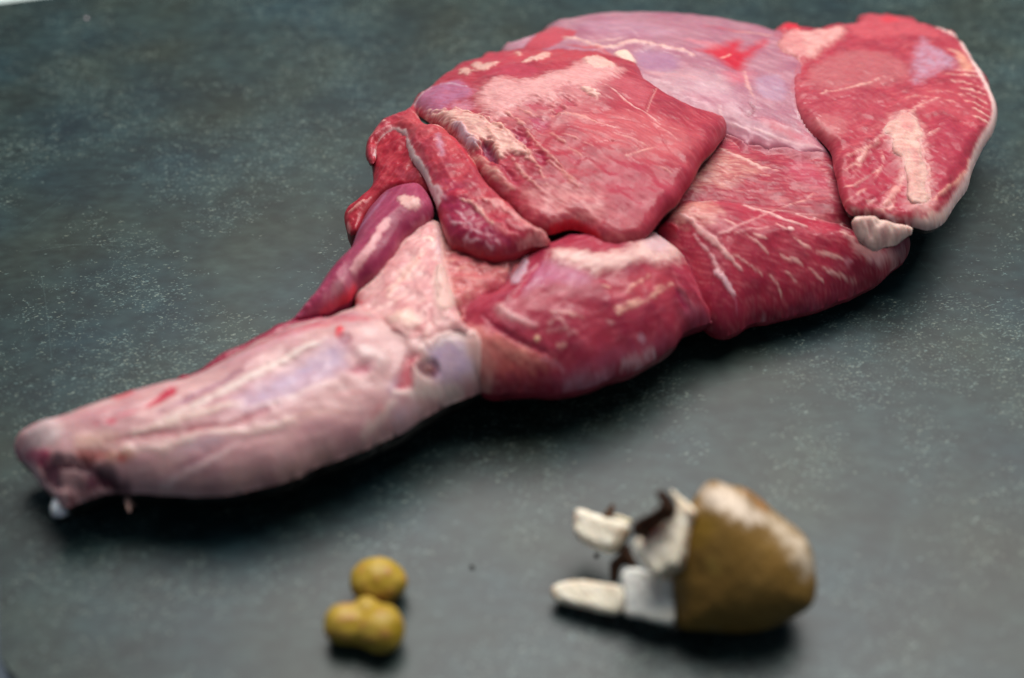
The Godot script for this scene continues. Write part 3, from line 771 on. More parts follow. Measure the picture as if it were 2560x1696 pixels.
	p.band(outline([19.3, -4.87, 19.36, -4.83, 19.42, -4.77, 19.51, -4.83, 19.57, -4.82, 19.66, -4.85, 19.75, -4.91, 19.81, -4.88, 19.9, -4.95]), 0.107, "dca49c", 0.75, 0.065, 0.086, 0.05, 0.4)
	p.band(outline([18.19, -4.84, 18.27, -4.84, 18.35, -4.83, 18.44, -4.83, 18.58, -4.93, 18.75, -5.05, 18.94, -5.18, 19.21, -5.52, 19.44, -5.75]), 0.065, "dca49c", 0.75, 0.065, 0.086, 0.05, 0.4)
	p.band(outline([18.38, -5.85, 18.52, -5.79, 18.71, -5.93, 18.89, -5.98, 19.16, -6.28, 19.46, -6.54, 19.8, -6.86, 20.18, -7.31, 20.53, -7.64]), 0.065, "dca49c", 0.75, 0.065, 0.086, 0.05, 0.4)
	p.band(outline([19.32, -4.32, 19.51, -4.29, 19.74, -4.35, 19.97, -4.41, 20.19, -4.45, 20.43, -4.54, 20.64, -4.52, 20.88, -4.58, 21.12, -4.65]), 0.075, "dca49c", 0.75, 0.065, 0.086, 0.05, 0.4)
	p.band(outline([20.16, -6.69, 20.37, -7.1, 20.59, -7.52, 20.82, -8.03, 20.97, -8.39, 21.04, -8.68, 21.03, -8.82, 21.02, -9.04, 21.03, -9.27]), 0.065, "dca49c", 0.75, 0.065, 0.086, 0.05, 0.4)
	p.band(outline([18.92, -8.2, 19.09, -8.37, 19.3, -8.65, 19.47, -8.82, 19.62, -8.96, 19.75, -9.06, 19.89, -9.25, 19.99, -9.32, 20.09, -9.39]), 0.086, "dca49c", 0.75, 0.065, 0.086, 0.05, 0.4)
	p.band(outline([18.48, -5.39, 18.72, -5.55, 19.03, -5.92, 19.32, -6.27, 19.58, -6.59, 19.8, -6.86, 19.98, -7.09, 20.17, -7.41, 20.35, -7.64]), 0.065, "7c1630", 0.6, 0.065, 0.065, -0.1, 0)
	p.band(outline([18.89, -4.41, 19.19, -4.61, 19.5, -4.82, 19.8, -5.03, 20.11, -5.33, 20.41, -5.64, 20.73, -6.05, 21.02, -6.36, 21.3, -6.67]), 0.065, "7c1630", 0.6, 0.065, 0.065, -0.1, 0)
	p.band(outline([19.86, -4.32, 20.78, -4.86]), 0.065, "7c1630", 0.6, 0.065, 0.065, -0.1, 0)
	p.band(outline([19.76, -7.54, 20.56, -8.84]), 0.065, "7c1630", 0.6, 0.065, 0.065, -0.1, 0)
	p.band(outline([27.17, -19.11, 27.5, -19.2, 27.83, -19.3, 28.15, -19.4, 28.46, -19.47, 28.69, -19.42, 28.95, -19.46, 29.2, -19.49, 29.41, -19.41]), 0.09, "e2b4a8", 0.75, 0.086, 0.086, 0.05, 0)
	p.band(outline([27.31, -18.33, 27.52, -18.27, 27.78, -18.32, 28.04, -18.36, 28.25, -18.27, 28.5, -18.28, 28.7, -18.16, 28.94, -18.15, 29.14, -18.02]), 0.09, "e2b4a8", 0.75, 0.086, 0.086, 0.05, 0)
	p.band(outline([27.54, -17.57, 27.72, -17.48, 27.95, -17.5, 28.13, -17.4, 28.35, -17.42, 28.53, -17.3, 28.75, -17.3, 28.92, -17.18, 29.14, -17.17]), 0.09, "e2b4a8", 0.75, 0.086, 0.086, 0.05, 0)
	p.band(outline([27.67, -16.81, 27.82, -16.73, 28.02, -16.75, 28.18, -16.66, 28.33, -16.55, 28.52, -16.52, 28.67, -16.35, 28.87, -16.29, 29.02, -16.12]), 0.09, "e2b4a8", 0.75, 0.086, 0.086, 0.05, 0)
	p.band(outline([27.53, -15.86, 27.75, -15.86, 27.93, -15.75, 28.15, -15.75, 28.31, -15.62, 28.49, -15.6, 28.62, -15.47, 28.79, -15.43, 28.95, -15.4]), 0.09, "e2b4a8", 0.75, 0.086, 0.086, 0.05, 0)
	p.band(outline([27.73, -15.04, 27.88, -15.06, 27.98, -14.98, 28.08, -14.89, 28.23, -14.89, 28.34, -14.75, 28.49, -14.7, 28.65, -14.64, 28.84, -14.7]), 0.09, "e2b4a8", 0.75, 0.086, 0.086, 0.05, 0)
	p.band(outline([27.61, -14.13, 27.72, -14.07, 27.88, -14.13, 27.98, -14.06, 28.13, -14.08, 28.27, -14.08, 28.4, -14.05, 28.53, -14.01, 28.71, -14.09]), 0.09, "e2b4a8", 0.75, 0.086, 0.086, 0.05, 0)
	p.band(outline([27.95, -20.05, 28.2, -20.11, 28.4, -20.07, 28.65, -20.13, 28.83, -20.08, 29.03, -20.15, 29.18, -20.1, 29.36, -20.17, 29.5, -20.12]), 0.09, "e2b4a8", 0.75, 0.086, 0.086, 0.05, 0)
	p.band(outline([28.34, -21.93, 28.94, -21.32]), 0.09, "e2b4a8", 0.75, 0.086, 0.086, 0.05, 0)
	p.band(outline([28.17, -23.4, 28.95, -22.57]), 0.09, "e2b4a8", 0.75, 0.086, 0.086, 0.05, 0)
	p.area(outline([28.81, -23.31, 29.15, -23.26, 29.3, -22.72, 29.42, -22.19, 29.45, -21.51, 29.44, -20.8, 29.09, -20.07, 28.68, -19.91, 28.37, -20.04, 28.37, -20.71, 28.54, -21.61, 28.62, -22.39]), "e0a890", 0.7, 0.327, 0.107, 0, 0.3)
	p.band(outline([29.61, -30.58, 28.69, -27.12, 28.87, -26.91, 28.99, -26.58, 29.15, -26.36, 29.29, -26.19, 29.43, -26.04, 29.64, -26.08, 30.84, -28.78, 29.71, -24.8, 29.65, -23.75, 29.67, -22.9, 29.68, -22.08, 29.6, -21.07, 29.56, -20.17, 29.6, -19.53, 29.62, -18.91, 29.67, -18.42, 29.62, -17.71, 29.61, -17.16, 29.58, -16.66, 29.58, -16.35, 29.52, -16, 29.49, -15.77, 29.44, -15.52, 29.32, -15.13, 29.23, -14.84, 29.07, -14.44, 28.88, -14.02, 28.65, -13.59, 28.39, -13.16, 28.07, -12.6, 27.8, -12.14, 27.51, -11.55, 27.27, -11.05, 27.06, -10.63, 26.85, -10.2, 26.56, -9.53, 26.23, -8.74, 25.97, -8.16, 25.75, -7.72, 25.5, -7.33, 25.24, -6.97, 24.91, -6.45, 24.59, -5.94, 24.24, -5.35, 23.96, -4.95, 23.73, -4.68, 23.52, -4.48, 23.31, -4.24, 23.14, -4.14, 22.99, -4.1, 22.81, -4.01, 22.63, -4, 22.43, -3.96, 22.26, -4.04, 22.06, -4.01]), 0.279, "e2c4c0", 0.92, 0.129, 0.043, 0.1, 0)
	p.area(outline([18.35, -4.36, 18.85, -4.26, 19.48, -4.31, 20.12, -4.29, 20.71, -4.15, 21.37, -4.19, 21.99, -4.15, 22.24, -3.99, 21.74, -4.07, 21.08, -4, 20.49, -4.15, 19.88, -4.25, 19.22, -4.21, 18.58, -4.18]), "d8aea6", 0.85, 0.327, 0.193, 0.05, 0.3)
	p.area(outline([21.64, -4.08, 21.79, -4.06, 22, -4.06, 22.3, -4.19, 22.61, -4.22, 23.02, -4.47, 23.42, -4.68, 23.93, -5.1, 24.26, -5.35, 24, -4.93, 23.75, -4.64, 23.43, -4.34, 23.06, -4.11, 22.66, -3.96, 22.33, -4.04, 21.96, -4.03]), "e4c0b4", 0.85, 0.245, 0.107, 0.05, 0.3)
	p.area(outline([19.93, -4.23, 20.31, -4.18, 20.72, -4.1, 21.15, -4.09, 21.57, -4.07, 22.01, -4.07, 21.98, -4.09, 21.63, -4.02, 21.27, -4.08, 20.85, -4.05, 20.45, -4.16, 20.08, -4.22]), "c8aab4", 0.8, 0.107, 0.086, 0, 0.3)
	return p


func shape_fat_seam() -> Piece:
	var p := Piece.new(self, outline([22.46, -12.5, 22.8, -13.02, 22.94, -13.48, 23.14, -13.62, 23.51, -13.08, 23.79, -12.83, 23.8, -12.31, 23.88, -11.62, 23.94, -11.16, 23.74, -10.82, 23.48, -10.54, 23.55, -10.01, 23.47, -9.32, 23.4, -8.64, 23.49, -8.05, 23.44, -7.3, 23.2, -6.58, 23.09, -6.18, 23.08, -5.82, 23.08, -5.39, 22.83, -4.95, 22.41, -4.78, 21.91, -4.87, 21.73, -5.38, 21.83, -5.85, 21.96, -6.44, 22, -6.98, 22, -7.52, 22.02, -7.98, 22.05, -8.59, 21.84, -8.75, 21.64, -9.1, 21.71, -10.01, 21.7, -10.68, 21.44, -10.75, 21.39, -11.13, 21.86, -12]),
		[9.230141, -0.186594, -0.099169, -0.000842, -0.004953, -0.008296], 0.28, 0.5, 0.35)
	p.flesh({"base": "d2a49a", "dark": "c07c78", "pale": "e2c2b4", "fibres": 0.25, "fine": 3, "blotch": 0.4, "blotch_size": 1.2, "wave": 0.1, "seed": 31, "step": 0.06})
	p.area(outline([22.79, -14.07, 23.2, -14.52, 23.62, -14.59, 23.84, -14.12, 23.61, -12.53, 23.46, -11.75, 23.14, -11.09, 22.78, -11.2, 22.54, -11.58, 22.38, -12.09]), "c8787a", 0.6, 0.245, 0.193, 0, 0.3)
	p.area(outline([22.74, -9.71, 22.95, -9.58, 23, -9.15, 23, -8.7, 22.99, -8.25, 22.86, -7.8, 22.62, -7.83, 22.62, -8.26, 22.65, -8.74, 22.68, -9.21]), "c07074", 0.6, 0.107, 0.193, 0, 0.3)
	p.area(outline([22.01, -7.25, 22.11, -6.94, 22.18, -6.6, 22.18, -6.26, 22.15, -5.9, 22.1, -5.55, 21.91, -5.62, 21.9, -6.06, 21.98, -6.65, 22, -7.01]), "c07074", 0.55, 0.107, 0.193, 0, 0.3)
	p.area(outline([21.43, -11.62, 21.54, -11.78, 21.41, -11.04, 21.45, -10.84, 21.53, -10.73, 21.58, -10.71, 21.54, -10.73, 21.47, -10.78, 21.42, -10.97, 21.44, -11.42]), "903848", 0.8, 0.086, 0.043, -0.1, 0.3)
	return p


func shape_middle_muscle() -> Piece:
	var p := Piece.new(self, outline([7.29, -8.05, 7.48, -8.68, 7.79, -9.13, 8.16, -9.57, 8.5, -9.97, 8.88, -10.35, 9.29, -10.7, 9.66, -11.12, 10.01, -11.65, 10.37, -12.2, 10.71, -12.58, 11.04, -12.92, 11.52, -13.35, 12.07, -13.98, 12.55, -14.45, 12.97, -14.69, 13.35, -14.61, 13.71, -14.55, 14.06, -14.51, 14.42, -14.46, 14.75, -14.21, 15.11, -13.96, 15.53, -13.81, 15.97, -13.83, 16.32, -13.81, 16.61, -13.52, 16.95, -13.19, 17.3, -13.05, 17.66, -12.82, 17.97, -12.5, 18.24, -12.14, 18.46, -11.8, 18.71, -11.41, 18.89, -10.91, 18.98, -10.32, 19.09, -9.79, 19.28, -9.38, 19.47, -8.91, 19.59, -8.33, 19.63, -7.78, 19.69, -7.37, 19.77, -6.93, 19.83, -6.43, 19.81, -5.94, 19.71, -5.47, 19.46, -5.06, 19.1, -4.83, 18.76, -4.73, 18.41, -4.62, 18.04, -4.48, 17.63, -4.36, 17.25, -4.3, 16.92, -4.23, 16.57, -4.15, 16.17, -4.09, 15.8, -4.05, 15.43, -4.03, 15.03, -4.03, 14.65, -4.02, 14.31, -4.01, 13.95, -3.97, 13.58, -3.93, 13.26, -3.86, 12.89, -3.84, 12.45, -3.8, 12.07, -3.79, 11.74, -3.82, 11.36, -3.78, 10.99, -3.57, 10.63, -3.34, 10.26, -3.26, 9.88, -3.2, 9.52, -3.11, 9.21, -3.1, 8.86, -3.19, 8.5, -3.31, 8.21, -3.56, 8.05, -3.96, 7.91, -4.35, 7.74, -4.69, 7.59, -5, 7.5, -5.41, 7.4, -5.85, 7.31, -6.34, 7.26, -6.8, 7.26, -7.38]),
		[5.569689, -0.321652, -0.318605, 0.007024, -0.007405, -0.021741], 0.95, 3, 1.2)
	p.flesh({"base": "9d2c41", "dark": "7e1b31", "pale": "c16d6c", "fibres": 0.32, "fine": 5.5, "blotch": 0.5, "blotch_size": 2, "wave": 0.1, "ridge": 0.019, "seed": 41, "step": 0.09, "angle": -0.047})
	p.area(outline([10, -7.67, 10.5, -8.45, 11.09, -9.2, 11.64, -10.01, 12.28, -10.22, 12.85, -9.91, 13.39, -9.51, 13.92, -9.1, 14.43, -8.65, 14.32, -8.05, 13.67, -7.79, 13.02, -7.51, 12.5, -6.86, 11.94, -6.37, 11.35, -6.52, 10.72, -6.36, 10.11, -5.98, 9.89, -6.66]), "c48a80", 0.75, 0.572, 0.258, 0, 0.6)
	p.band(outline([11.96, -10.17, 12.29, -9.99, 12.61, -9.76, 12.93, -9.58, 13.21, -9.36, 13.45, -9.19, 13.66, -8.97, 13.86, -8.82, 14.07, -8.64, 14.32, -8.57, 14.57, -8.47, 14.83, -8.43, 15.08, -8.34]), 0.086, "d8aaa0", 0.7, 0.086, 0.086, 0.05, 0)
	p.band(outline([11.06, -6.97, 11.32, -6.91, 11.6, -6.88, 11.86, -6.88, 12.09, -6.96, 12.26, -7.09, 12.4, -7.3, 12.51, -7.48, 12.64, -7.71]), 0.043, "d09088", 0.6, 0.043, 0.043, 0.02, 0)
	p.band(outline([11.59, -8.47, 12.27, -7.81]), 0.043, "d09088", 0.6, 0.043, 0.043, 0.02, 0)
	p.band(outline([13.44, -8.08, 14.55, -7.91]), 0.043, "d09088", 0.6, 0.043, 0.043, 0.02, 0)
	p.band(outline([15.39, -5.59, 15.64, -5.69, 15.91, -5.85, 16.17, -6, 16.38, -6.1, 16.55, -6.26, 16.68, -6.42, 16.79, -6.52, 16.92, -6.68]), 0.043, "d09088", 0.6, 0.043, 0.043, 0.02, 0)
	p.band(outline([14.79, -5.28, 15.09, -5.44, 15.4, -5.61, 15.69, -5.71, 15.97, -5.85, 16.23, -5.94, 16.47, -6.02, 16.7, -6.08, 16.94, -6.15]), 0.043, "d09088", 0.6, 0.043, 0.043, 0.02, 0)
	p.area(outline([12.26, -5.91, 12.56, -5.97, 12.85, -5.94, 13.14, -5.94, 13.43, -5.93, 13.47, -5.6, 13.18, -5.55, 12.88, -5.51, 12.6, -5.55, 12.33, -5.59]), "9c1c38", 0.7, 0.107, 0.086, 0, 0.3)
	p.area(outline([15.45, -8.99, 15.99, -9.35, 16.55, -9.51, 17.06, -9.4, 17.39, -8.82, 17.66, -8.24, 17.88, -7.6, 17.97, -6.88, 17.55, -6.41, 17.11, -6.69, 16.69, -7.03, 16.27, -7.36, 15.86, -7.75, 15.52, -8.25]), "bc4c64", 0.5, 0.49, 0.172, 0, 0.3)
	return p


func shape_lower_thigh_muscle() -> Piece:
	var p := Piece.new(self, outline([9.19, -5.06, 9.53, -5.18, 9.89, -5.22, 10.27, -5.25, 10.65, -5.32, 11.01, -5.41, 11.32, -5.46, 11.63, -5.47, 11.97, -5.48, 12.31, -5.47, 12.65, -5.46, 13, -5.46, 13.36, -5.45, 13.74, -5.42, 14.12, -5.38, 14.5, -5.38, 14.86, -5.4, 15.23, -5.39, 15.61, -5.38, 16, -5.39, 16.36, -5.39, 16.67, -5.37, 16.98, -5.33, 17.32, -5.26, 17.7, -5.23, 18.09, -5.23, 18.46, -5.23, 18.83, -5.18, 19.21, -5.12, 19.6, -5.1, 20, -5.12, 20.39, -5.15, 20.8, -5.22, 21.19, -5.3, 21.56, -5.34, 21.92, -5.39, 22.21, -5.49, 22.4, -5.55, 22.51, -5.37, 22.43, -5, 22.24, -4.58, 21.95, -4.2, 21.6, -3.91, 21.27, -3.64, 20.96, -3.33, 20.65, -3.02, 20.32, -2.72, 19.96, -2.46, 19.59, -2.25, 19.24, -2.04, 18.91, -1.81, 18.56, -1.6, 18.19, -1.44, 17.83, -1.26, 17.48, -1.07, 17.13, -0.88, 16.79, -0.71, 16.44, -0.55, 16.06, -0.41, 15.67, -0.27, 15.32, -0.14, 14.99, 0, 14.63, 0.13, 14.25, 0.27, 13.87, 0.43, 13.51, 0.54, 13.14, 0.6, 12.78, 0.75, 12.46, 1.01, 12.16, 1.26, 11.84, 1.45, 11.53, 1.6, 11.22, 1.66, 10.93, 1.63, 10.66, 1.56, 10.4, 1.47, 10.18, 1.3, 9.99, 1.09, 9.81, 0.86, 9.63, 0.61, 9.5, 0.34, 9.38, 0.05, 9.26, -0.26, 9.13, -0.58, 8.97, -0.87, 8.8, -1.16, 8.63, -1.46, 8.48, -1.8, 8.33, -2.14, 8.16, -2.44, 7.94, -2.7, 7.71, -2.96, 7.64, -3.31, 7.85, -3.63, 8.12, -3.92, 8.36, -4.25, 8.62, -4.55, 8.89, -4.82]),
		[4.615377, -0.197987, -0.418652, 0, 0, 0], 2.6, 1.9, 4.2)
	p.flesh({"base": "a32c41", "dark": "7e1933", "pale": "c57479", "fibres": 0.3, "fine": 4.5, "blotch": 0.45, "blotch_size": 2.4, "wave": 0.12, "ridge": 0.017, "seed": 51, "step": 0.09, "angle": 0.183})
	p.area(outline([8.4, -3.7, 8.71, -3.96, 9.09, -4.32, 9.49, -4.45, 9.97, -4.66, 11.4, -10.47, 10.9, -4.71, 11.25, -4.2, 11.42, -3.57, 11.15, -2.94, 10.75, -2.64, 10.32, -2.54, 9.89, -2.63, 9.46, -2.72, 9.02, -2.81, 8.64, -3.03]), "d09488", 0.75, 0.49, 0.258, 0, 0.45)
	p.area(outline([16.78, -1.86, 17.44, -2.34, 18.21, -2.79, 18.93, -2.85, 19.25, -2.5, 19, -2.05, 18.23, -1.7, 17.4, -1.37, 16.57, -1.09, 16.37, -1.4]), "861e3a", 0.5, 0.654, 0.215, 0, 0.3)  # maroon shading of the lower right, painted into the colour
	p.area(outline([19.47, -2.97, 19.96, -3.29, 20.49, -3.61, 20.99, -3.93, 21.53, -4.37, 22.11, -4.75, 22.7, -5.67, 21.89, -4.26, 21.31, -3.84, 20.77, -3.44, 20.29, -3.05, 19.75, -2.79]), "b8688a", 0.7, 0.327, 0.129, 0, 0.3)
	p.band(outline([19.64, -2.96, 19.69, -2.89, 19.77, -2.91, 19.83, -2.86, 19.92, -2.9, 20.01, -2.98, 20.09, -3.04, 20.19, -3.13, 20.34, -3.28, 20.49, -3.37, 20.68, -3.53, 20.89, -3.68, 21.05, -3.74]), 0.065, "d8a4b0", 0.6, 0.086, 0.086, 0, 0)
	p.area(outline([14.8, 0.13, 15.37, -0.22, 16.05, -0.59, 16.79, -0.85, 17.63, -1.29, 18.47, -1.66, 19.33, -1.97, 18.64, -1.36, 17.86, -0.88, 17.09, -0.48, 16.31, -0.17, 15.54, 0.07]), "b04a6a", 0.5, 0.408, 0.172, 0, 0.3)
	p.area(outline([10.35, 0.17, 10.94, 0.14, 11.42, 0.38, 11.74, 0.71, 12.35, 0.71, 13.04, 0.53, 13.32, 0.61, 12.64, 1.07, 11.95, 1.41, 11.26, 1.71, 10.65, 1.53, 10.26, 1.25, 10.14, 0.92, 10.18, 0.58]), "9a2442", 0.5, 0.572, 0.172, 0, 0.3)
	p.band(outline([9.02, -3.6, 9.15, -3.28, 9.31, -3.2, 9.45, -2.99, 9.62, -2.88, 9.79, -2.74, 9.94, -2.48, 10.11, -2.31, 10.29, -2.15, 10.48, -1.97, 10.67, -1.78, 10.86, -1.6, 11.04, -1.42, 11.21, -1.25, 11.36, -1.09, 11.51, -0.95, 11.67, -0.92, 11.8, -0.83, 11.92, -0.75, 12.03, -0.68, 12.14, -0.61]), 0.161, "dca6a4", 0.9, 0.086, 0.086, 0.1, 0.15)
	p.band(outline([9.74, -2.25, 9.88, -1.95, 10.04, -1.76, 10.2, -1.58, 10.33, -1.41, 10.43, -1.28, 10.52, -1.15, 10.6, -1.04, 10.67, -0.92, 10.72, -0.69, 10.79, -0.55, 10.85, -0.42, 10.92, -0.33, 10.96, -0.19, 11.02, -0.19, 11.06, -0.09, 11.12, -0.09]), 0.075, "d8a0a4", 0.8, 0.065, 0.065, 0.05, 0)
	p.area(outline([10.71, -0.27, 10.86, -0.23, 10.99, -0.13, 11.14, -0.05, 11.3, 0.01, 11.44, 0.1, 11.57, 0.13, 11.66, 0.28, 11.75, 0.35, 11.81, 0.43, 11.85, 0.51, 11.71, 0.61, 11.61, 0.56, 11.51, 0.5, 11.39, 0.46, 11.27, 0.34, 11.15, 0.22, 11.02, 0.12, 10.87, 0.04, 10.76, -0.1]), "e0b0b8", 0.95, 0.065, 0.065, 0.1, 0)
	p.band(outline([11.78, 0.55, 11.8, 0.67, 11.84, 0.69, 11.86, 0.81, 11.89, 0.83, 11.9, 0.95, 11.92, 0.97, 11.92, 1.09, 11.94, 1.11]), 0.065, "bc6c84", 0.5, 0.065, 0.043, 0.03, 0)
	p.band(outline([10.19, -4.46, 10.54, -4.73, 10.87, -4.88, 11.17, -4.91, 12.46, -10.49, 12.72, -10.46, 12.95, -10.42, 13.17, -10.36, 13.4, -10.27, 13.64, -10.15, 12.8, -4.7, 13.03, -4.56, 13.25, -4.43, 13.5, -4.42, 13.73, -4.3, 13.98, -4.3, 14.19, -4.17, 14.43, -4.13, 14.62, -3.98, 14.82, -3.82, 15.05, -3.79, 15.26, -3.64, 15.51, -3.62, 15.73, -3.49, 15.98, -3.47]), 0.129, "e0b2ae", 0.85, 0.086, 0.086, 0.1, 0.2)
	p.band(outline([14.25, -10.04, 14.43, -9.96, 14.61, -9.88, 14.8, -9.79, 15.01, -9.71, 15.27, -9.63, 15.56, -9.56, 15.86, -9.48, 16.16, -9.38, 16.48, -9.24, 15.71, -4.75, 16.01, -4.6, 16.3, -4.48, 16.62, -4.51, 18.04, -8.64, 18.33, -8.59, 18.58, -8.52, 18.78, -8.44, 18.95, -8.34, 19.09, -8.24, 18.18, -4.55, 18.25, -4.33, 18.35, -4.22, 18.43, -4.12, 18.52, -4.01]), 0.097, "e0b4b0", 0.85, 0.065, 0.065, 0.08, 0.2)
	p.band(outline([10.85, -1.97, 11.08, -2.13, 11.3, -2.18, 11.51, -2.23, 11.75, -2.4, 11.98, -2.55, 12.2, -2.71, 12.44, -2.88, 12.69, -3.05, 12.99, -3.35, 13.29, -3.56, 13.62, -3.88, 13.99, -4.29, 14.39, -4.77, 15.81, -9.59, 16.17, -9.71, 16.55, -9.84, 16.96, -9.99, 17.38, -10.14, 17.82, -10.29, 18.25, -10.45]), 0.056, "d89c9c", 0.75, 0.043, 0.043, 0.04, 0)
	p.band(outline([11.87, -2.15, 12.14, -2.26, 12.41, -2.37, 12.71, -2.58, 13.03, -2.68, 13.39, -2.76, 13.81, -2.95, 14.24, -3.13, 14.67, -3.31]), 0.047, "d49898", 0.6, 0.043, 0.043, 0.03, 0)
	p.band(outline([18.16, -3.75, 18.32, -3.44, 18.55, -3.34, 18.76, -3.16, 19.05, -3.15, 19.37, -3.1, 19.74, -3.1, 20.16, -3.27, 20.55, -3.41, 20.93, -3.67, 21.28, -3.92, 21.6, -4.11, 21.96, -4.38]), 0.301, "cf9a98", 0.7, 0.258, 0.172, 0, 0)
	p.band(outline([12.92, -2.32, 13.6, -2.23]), 0.065, "dca49e", 0.8, 0.054, 0.043, 0.03, 0)
	p.band(outline([13.05, -2, 13.71, -1.55]), 0.065, "dca49e", 0.8, 0.054, 0.043, 0.03, 0)
	p.band(outline([14.4, -1.64, 15.01, -1.55]), 0.086, "dca49e", 0.8, 0.054, 0.043, 0.03, 0)
	p.band(outline([14.94, -1.68, 15.65, -1.53]), 0.073, "dca49e", 0.8, 0.054, 0.043, 0.03, 0)
	p.band(outline([16.48, -2.26, 16.66, -2.28, 16.84, -2.3, 17.02, -2.32, 17.2, -2.34, 17.4, -2.36, 17.6, -2.38, 17.8, -2.4, 18, -2.42]), 0.073, "dca49e", 0.8, 0.054, 0.043, 0.03, 0)
	p.band(outline([16.7, -1.73, 16.93, -1.77, 17.12, -1.7, 17.35, -1.74, 17.61, -1.77, 17.89, -1.81, 18.2, -1.84, 18.53, -1.88, 18.88, -2.01]), 0.052, "dca49e", 0.8, 0.054, 0.043, 0.03, 0)
	p.band(outline([13.77, -0.72, 13.87, -0.66, 13.96, -0.6, 14.06, -0.53, 14.16, -0.56, 14.23, -0.46, 14.29, -0.35, 14.37, -0.34, 14.42, -0.22]), 0.056, "dca49e", 0.8, 0.054, 0.043, 0.03, 0)
	p.band(outline([14.69, -1.06, 15.25, -0.88]), 0.043, "dca49e", 0.8, 0.054, 0.043, 0.03, 0)
	p.band(outline([15.5, -2.42, 16.14, -2.34]), 0.065, "dca49e", 0.8, 0.054, 0.043, 0.03, 0)
	p.band(outline([11.82, -1.18, 12.02, -1.16, 12.19, -1.04, 12.39, -1.02, 12.56, -0.9, 12.76, -0.88, 12.93, -0.76, 13.13, -0.75, 13.3, -0.62]), 0.043, "dca49e", 0.8, 0.054, 0.043, 0.03, 0)
	p.band(outline([11.35, -3.01, 12.06, -2.63]), 0.065, "dca49e", 0.8, 0.054, 0.043, 0.03, 0)
	p.band(outline([14.3, -3.32, 14.78, -2.95]), 0.065, "dca49e", 0.8, 0.054, 0.043, 0.03, 0)
	p.band(outline([15.94, -1.5, 16.8, -1.31]), 0.043, "dca49e", 0.8, 0.054, 0.043, 0.03, 0)
	p.band(outline([12.47, -2.26, 13.19, -1.88]), 0.043, "dca49e", 0.8, 0.054, 0.043, 0.03, 0)
	p.band(outline([15.19, -2.57, 15.72, -2.42]), 0.052, "dca49e", 0.8, 0.054, 0.043, 0.03, 0)
	p.band(outline([17.9, -3.6, 18.75, -3.44]), 0.052, "dca49e", 0.8, 0.054, 0.043, 0.03, 0)
	p.area(outline([14.86, -3.05, 14.98, -3.19, 15.07, -3.2, 15.16, -3.19, 15.23, -3.11, 15.21, -2.99, 15.11, -2.95, 15.02, -2.92, 14.92, -2.92, 14.87, -3.02]), "ecc4c0", 0.9, 0.065, 0.021, 0.04, 0)
	p.area(outline([17.98, -2.44, 18.18, -2.53, 18.37, -2.58, 18.55, -2.6, 18.66, -2.52, 18.57, -2.38, 18.41, -2.27, 18.22, -2.24, 18.07, -2.28, 17.99, -2.41]), "d08c98", 0.7, 0.086, 0.086, 0, 0.3)
	p.band(outline([14.9, -0.07, 15.27, -0.25, 15.62, -0.43, 16, -0.61, 16.45, -0.89, 16.94, -1.07, 17.5, -1.36, 18.09, -1.64, 18.67, -1.93]), 0.086, "7c1c38", 0.5, 0.129, 0.043, -0.1, 0)
	p.band(outline([13.43, 0.51, 13.65, 0.57]), 0.065, "d0a0a8", 0.5, 0.065, 0.043, 0, 0)
	p.area(outline([7.81, -3.17, 7.98, -3.24, 8.2, -3.19, 8.45, -3.12, 8.69, -2.98, 8.9, -2.82, 8.94, -2.64, 8.82, -2.5, 8.61, -2.55, 8.37, -2.68, 8.14, -2.86, 7.92, -3.03]), "b82438", 0.8, 0.107, 0.107, 0.35, 0.3)
	return p


func shape_fat_knob() -> Piece:
	var p := Piece.new(self, outline([18.19, -2.87, 18.42, -3.03, 18.77, -3.13, 19.13, -3.23, 19.47, -3.29, 19.8, -3.28, 20.15, -3.32, 20.51, -3.36, 20.87, -3.39, 21.23, -3.43, 21.56, -3.53, 21.82, -3.56, 21.75, -3.34, 21.47, -3.19, 21.16, -2.96, 20.85, -2.74, 20.49, -2.61, 20.13, -2.49, 19.82, -2.3, 19.49, -2.17, 19.15, -2.2, 18.83, -2.26, 18.56, -2.35, 18.38, -2.5, 18.24, -2.66]),
		[11.679742, -0.51308, -1.237131, 0, 0, 0], 0.6, 0.5, 0.6)
	p.flesh({"base": "e0beb4", "dark": "cc9c98", "pale": "ecd6cc", "fibres": 0.18, "fine": 1.5, "blotch": 0.5, "blotch_size": 1.2, "wave": 0.3, "seed": 61, "step": 0.08})
	p.band(outline([18.94, -2.87, 19.01, -2.74, 19.11, -2.66, 19.2, -2.62, 19.23, -2.52, 19.21, -2.45, 19.16, -2.37, 19.08, -2.28, 19.02, -2.24]), 0.107, "d89c98", 0.6, 0.107, 0.086, -0.1, 0)
	p.band(outline([19.73, -2.57, 20.54, -2.73]), 0.065, "cc9c98", 0.5, 0.086, 0.065, -0.08, 0)
	return p


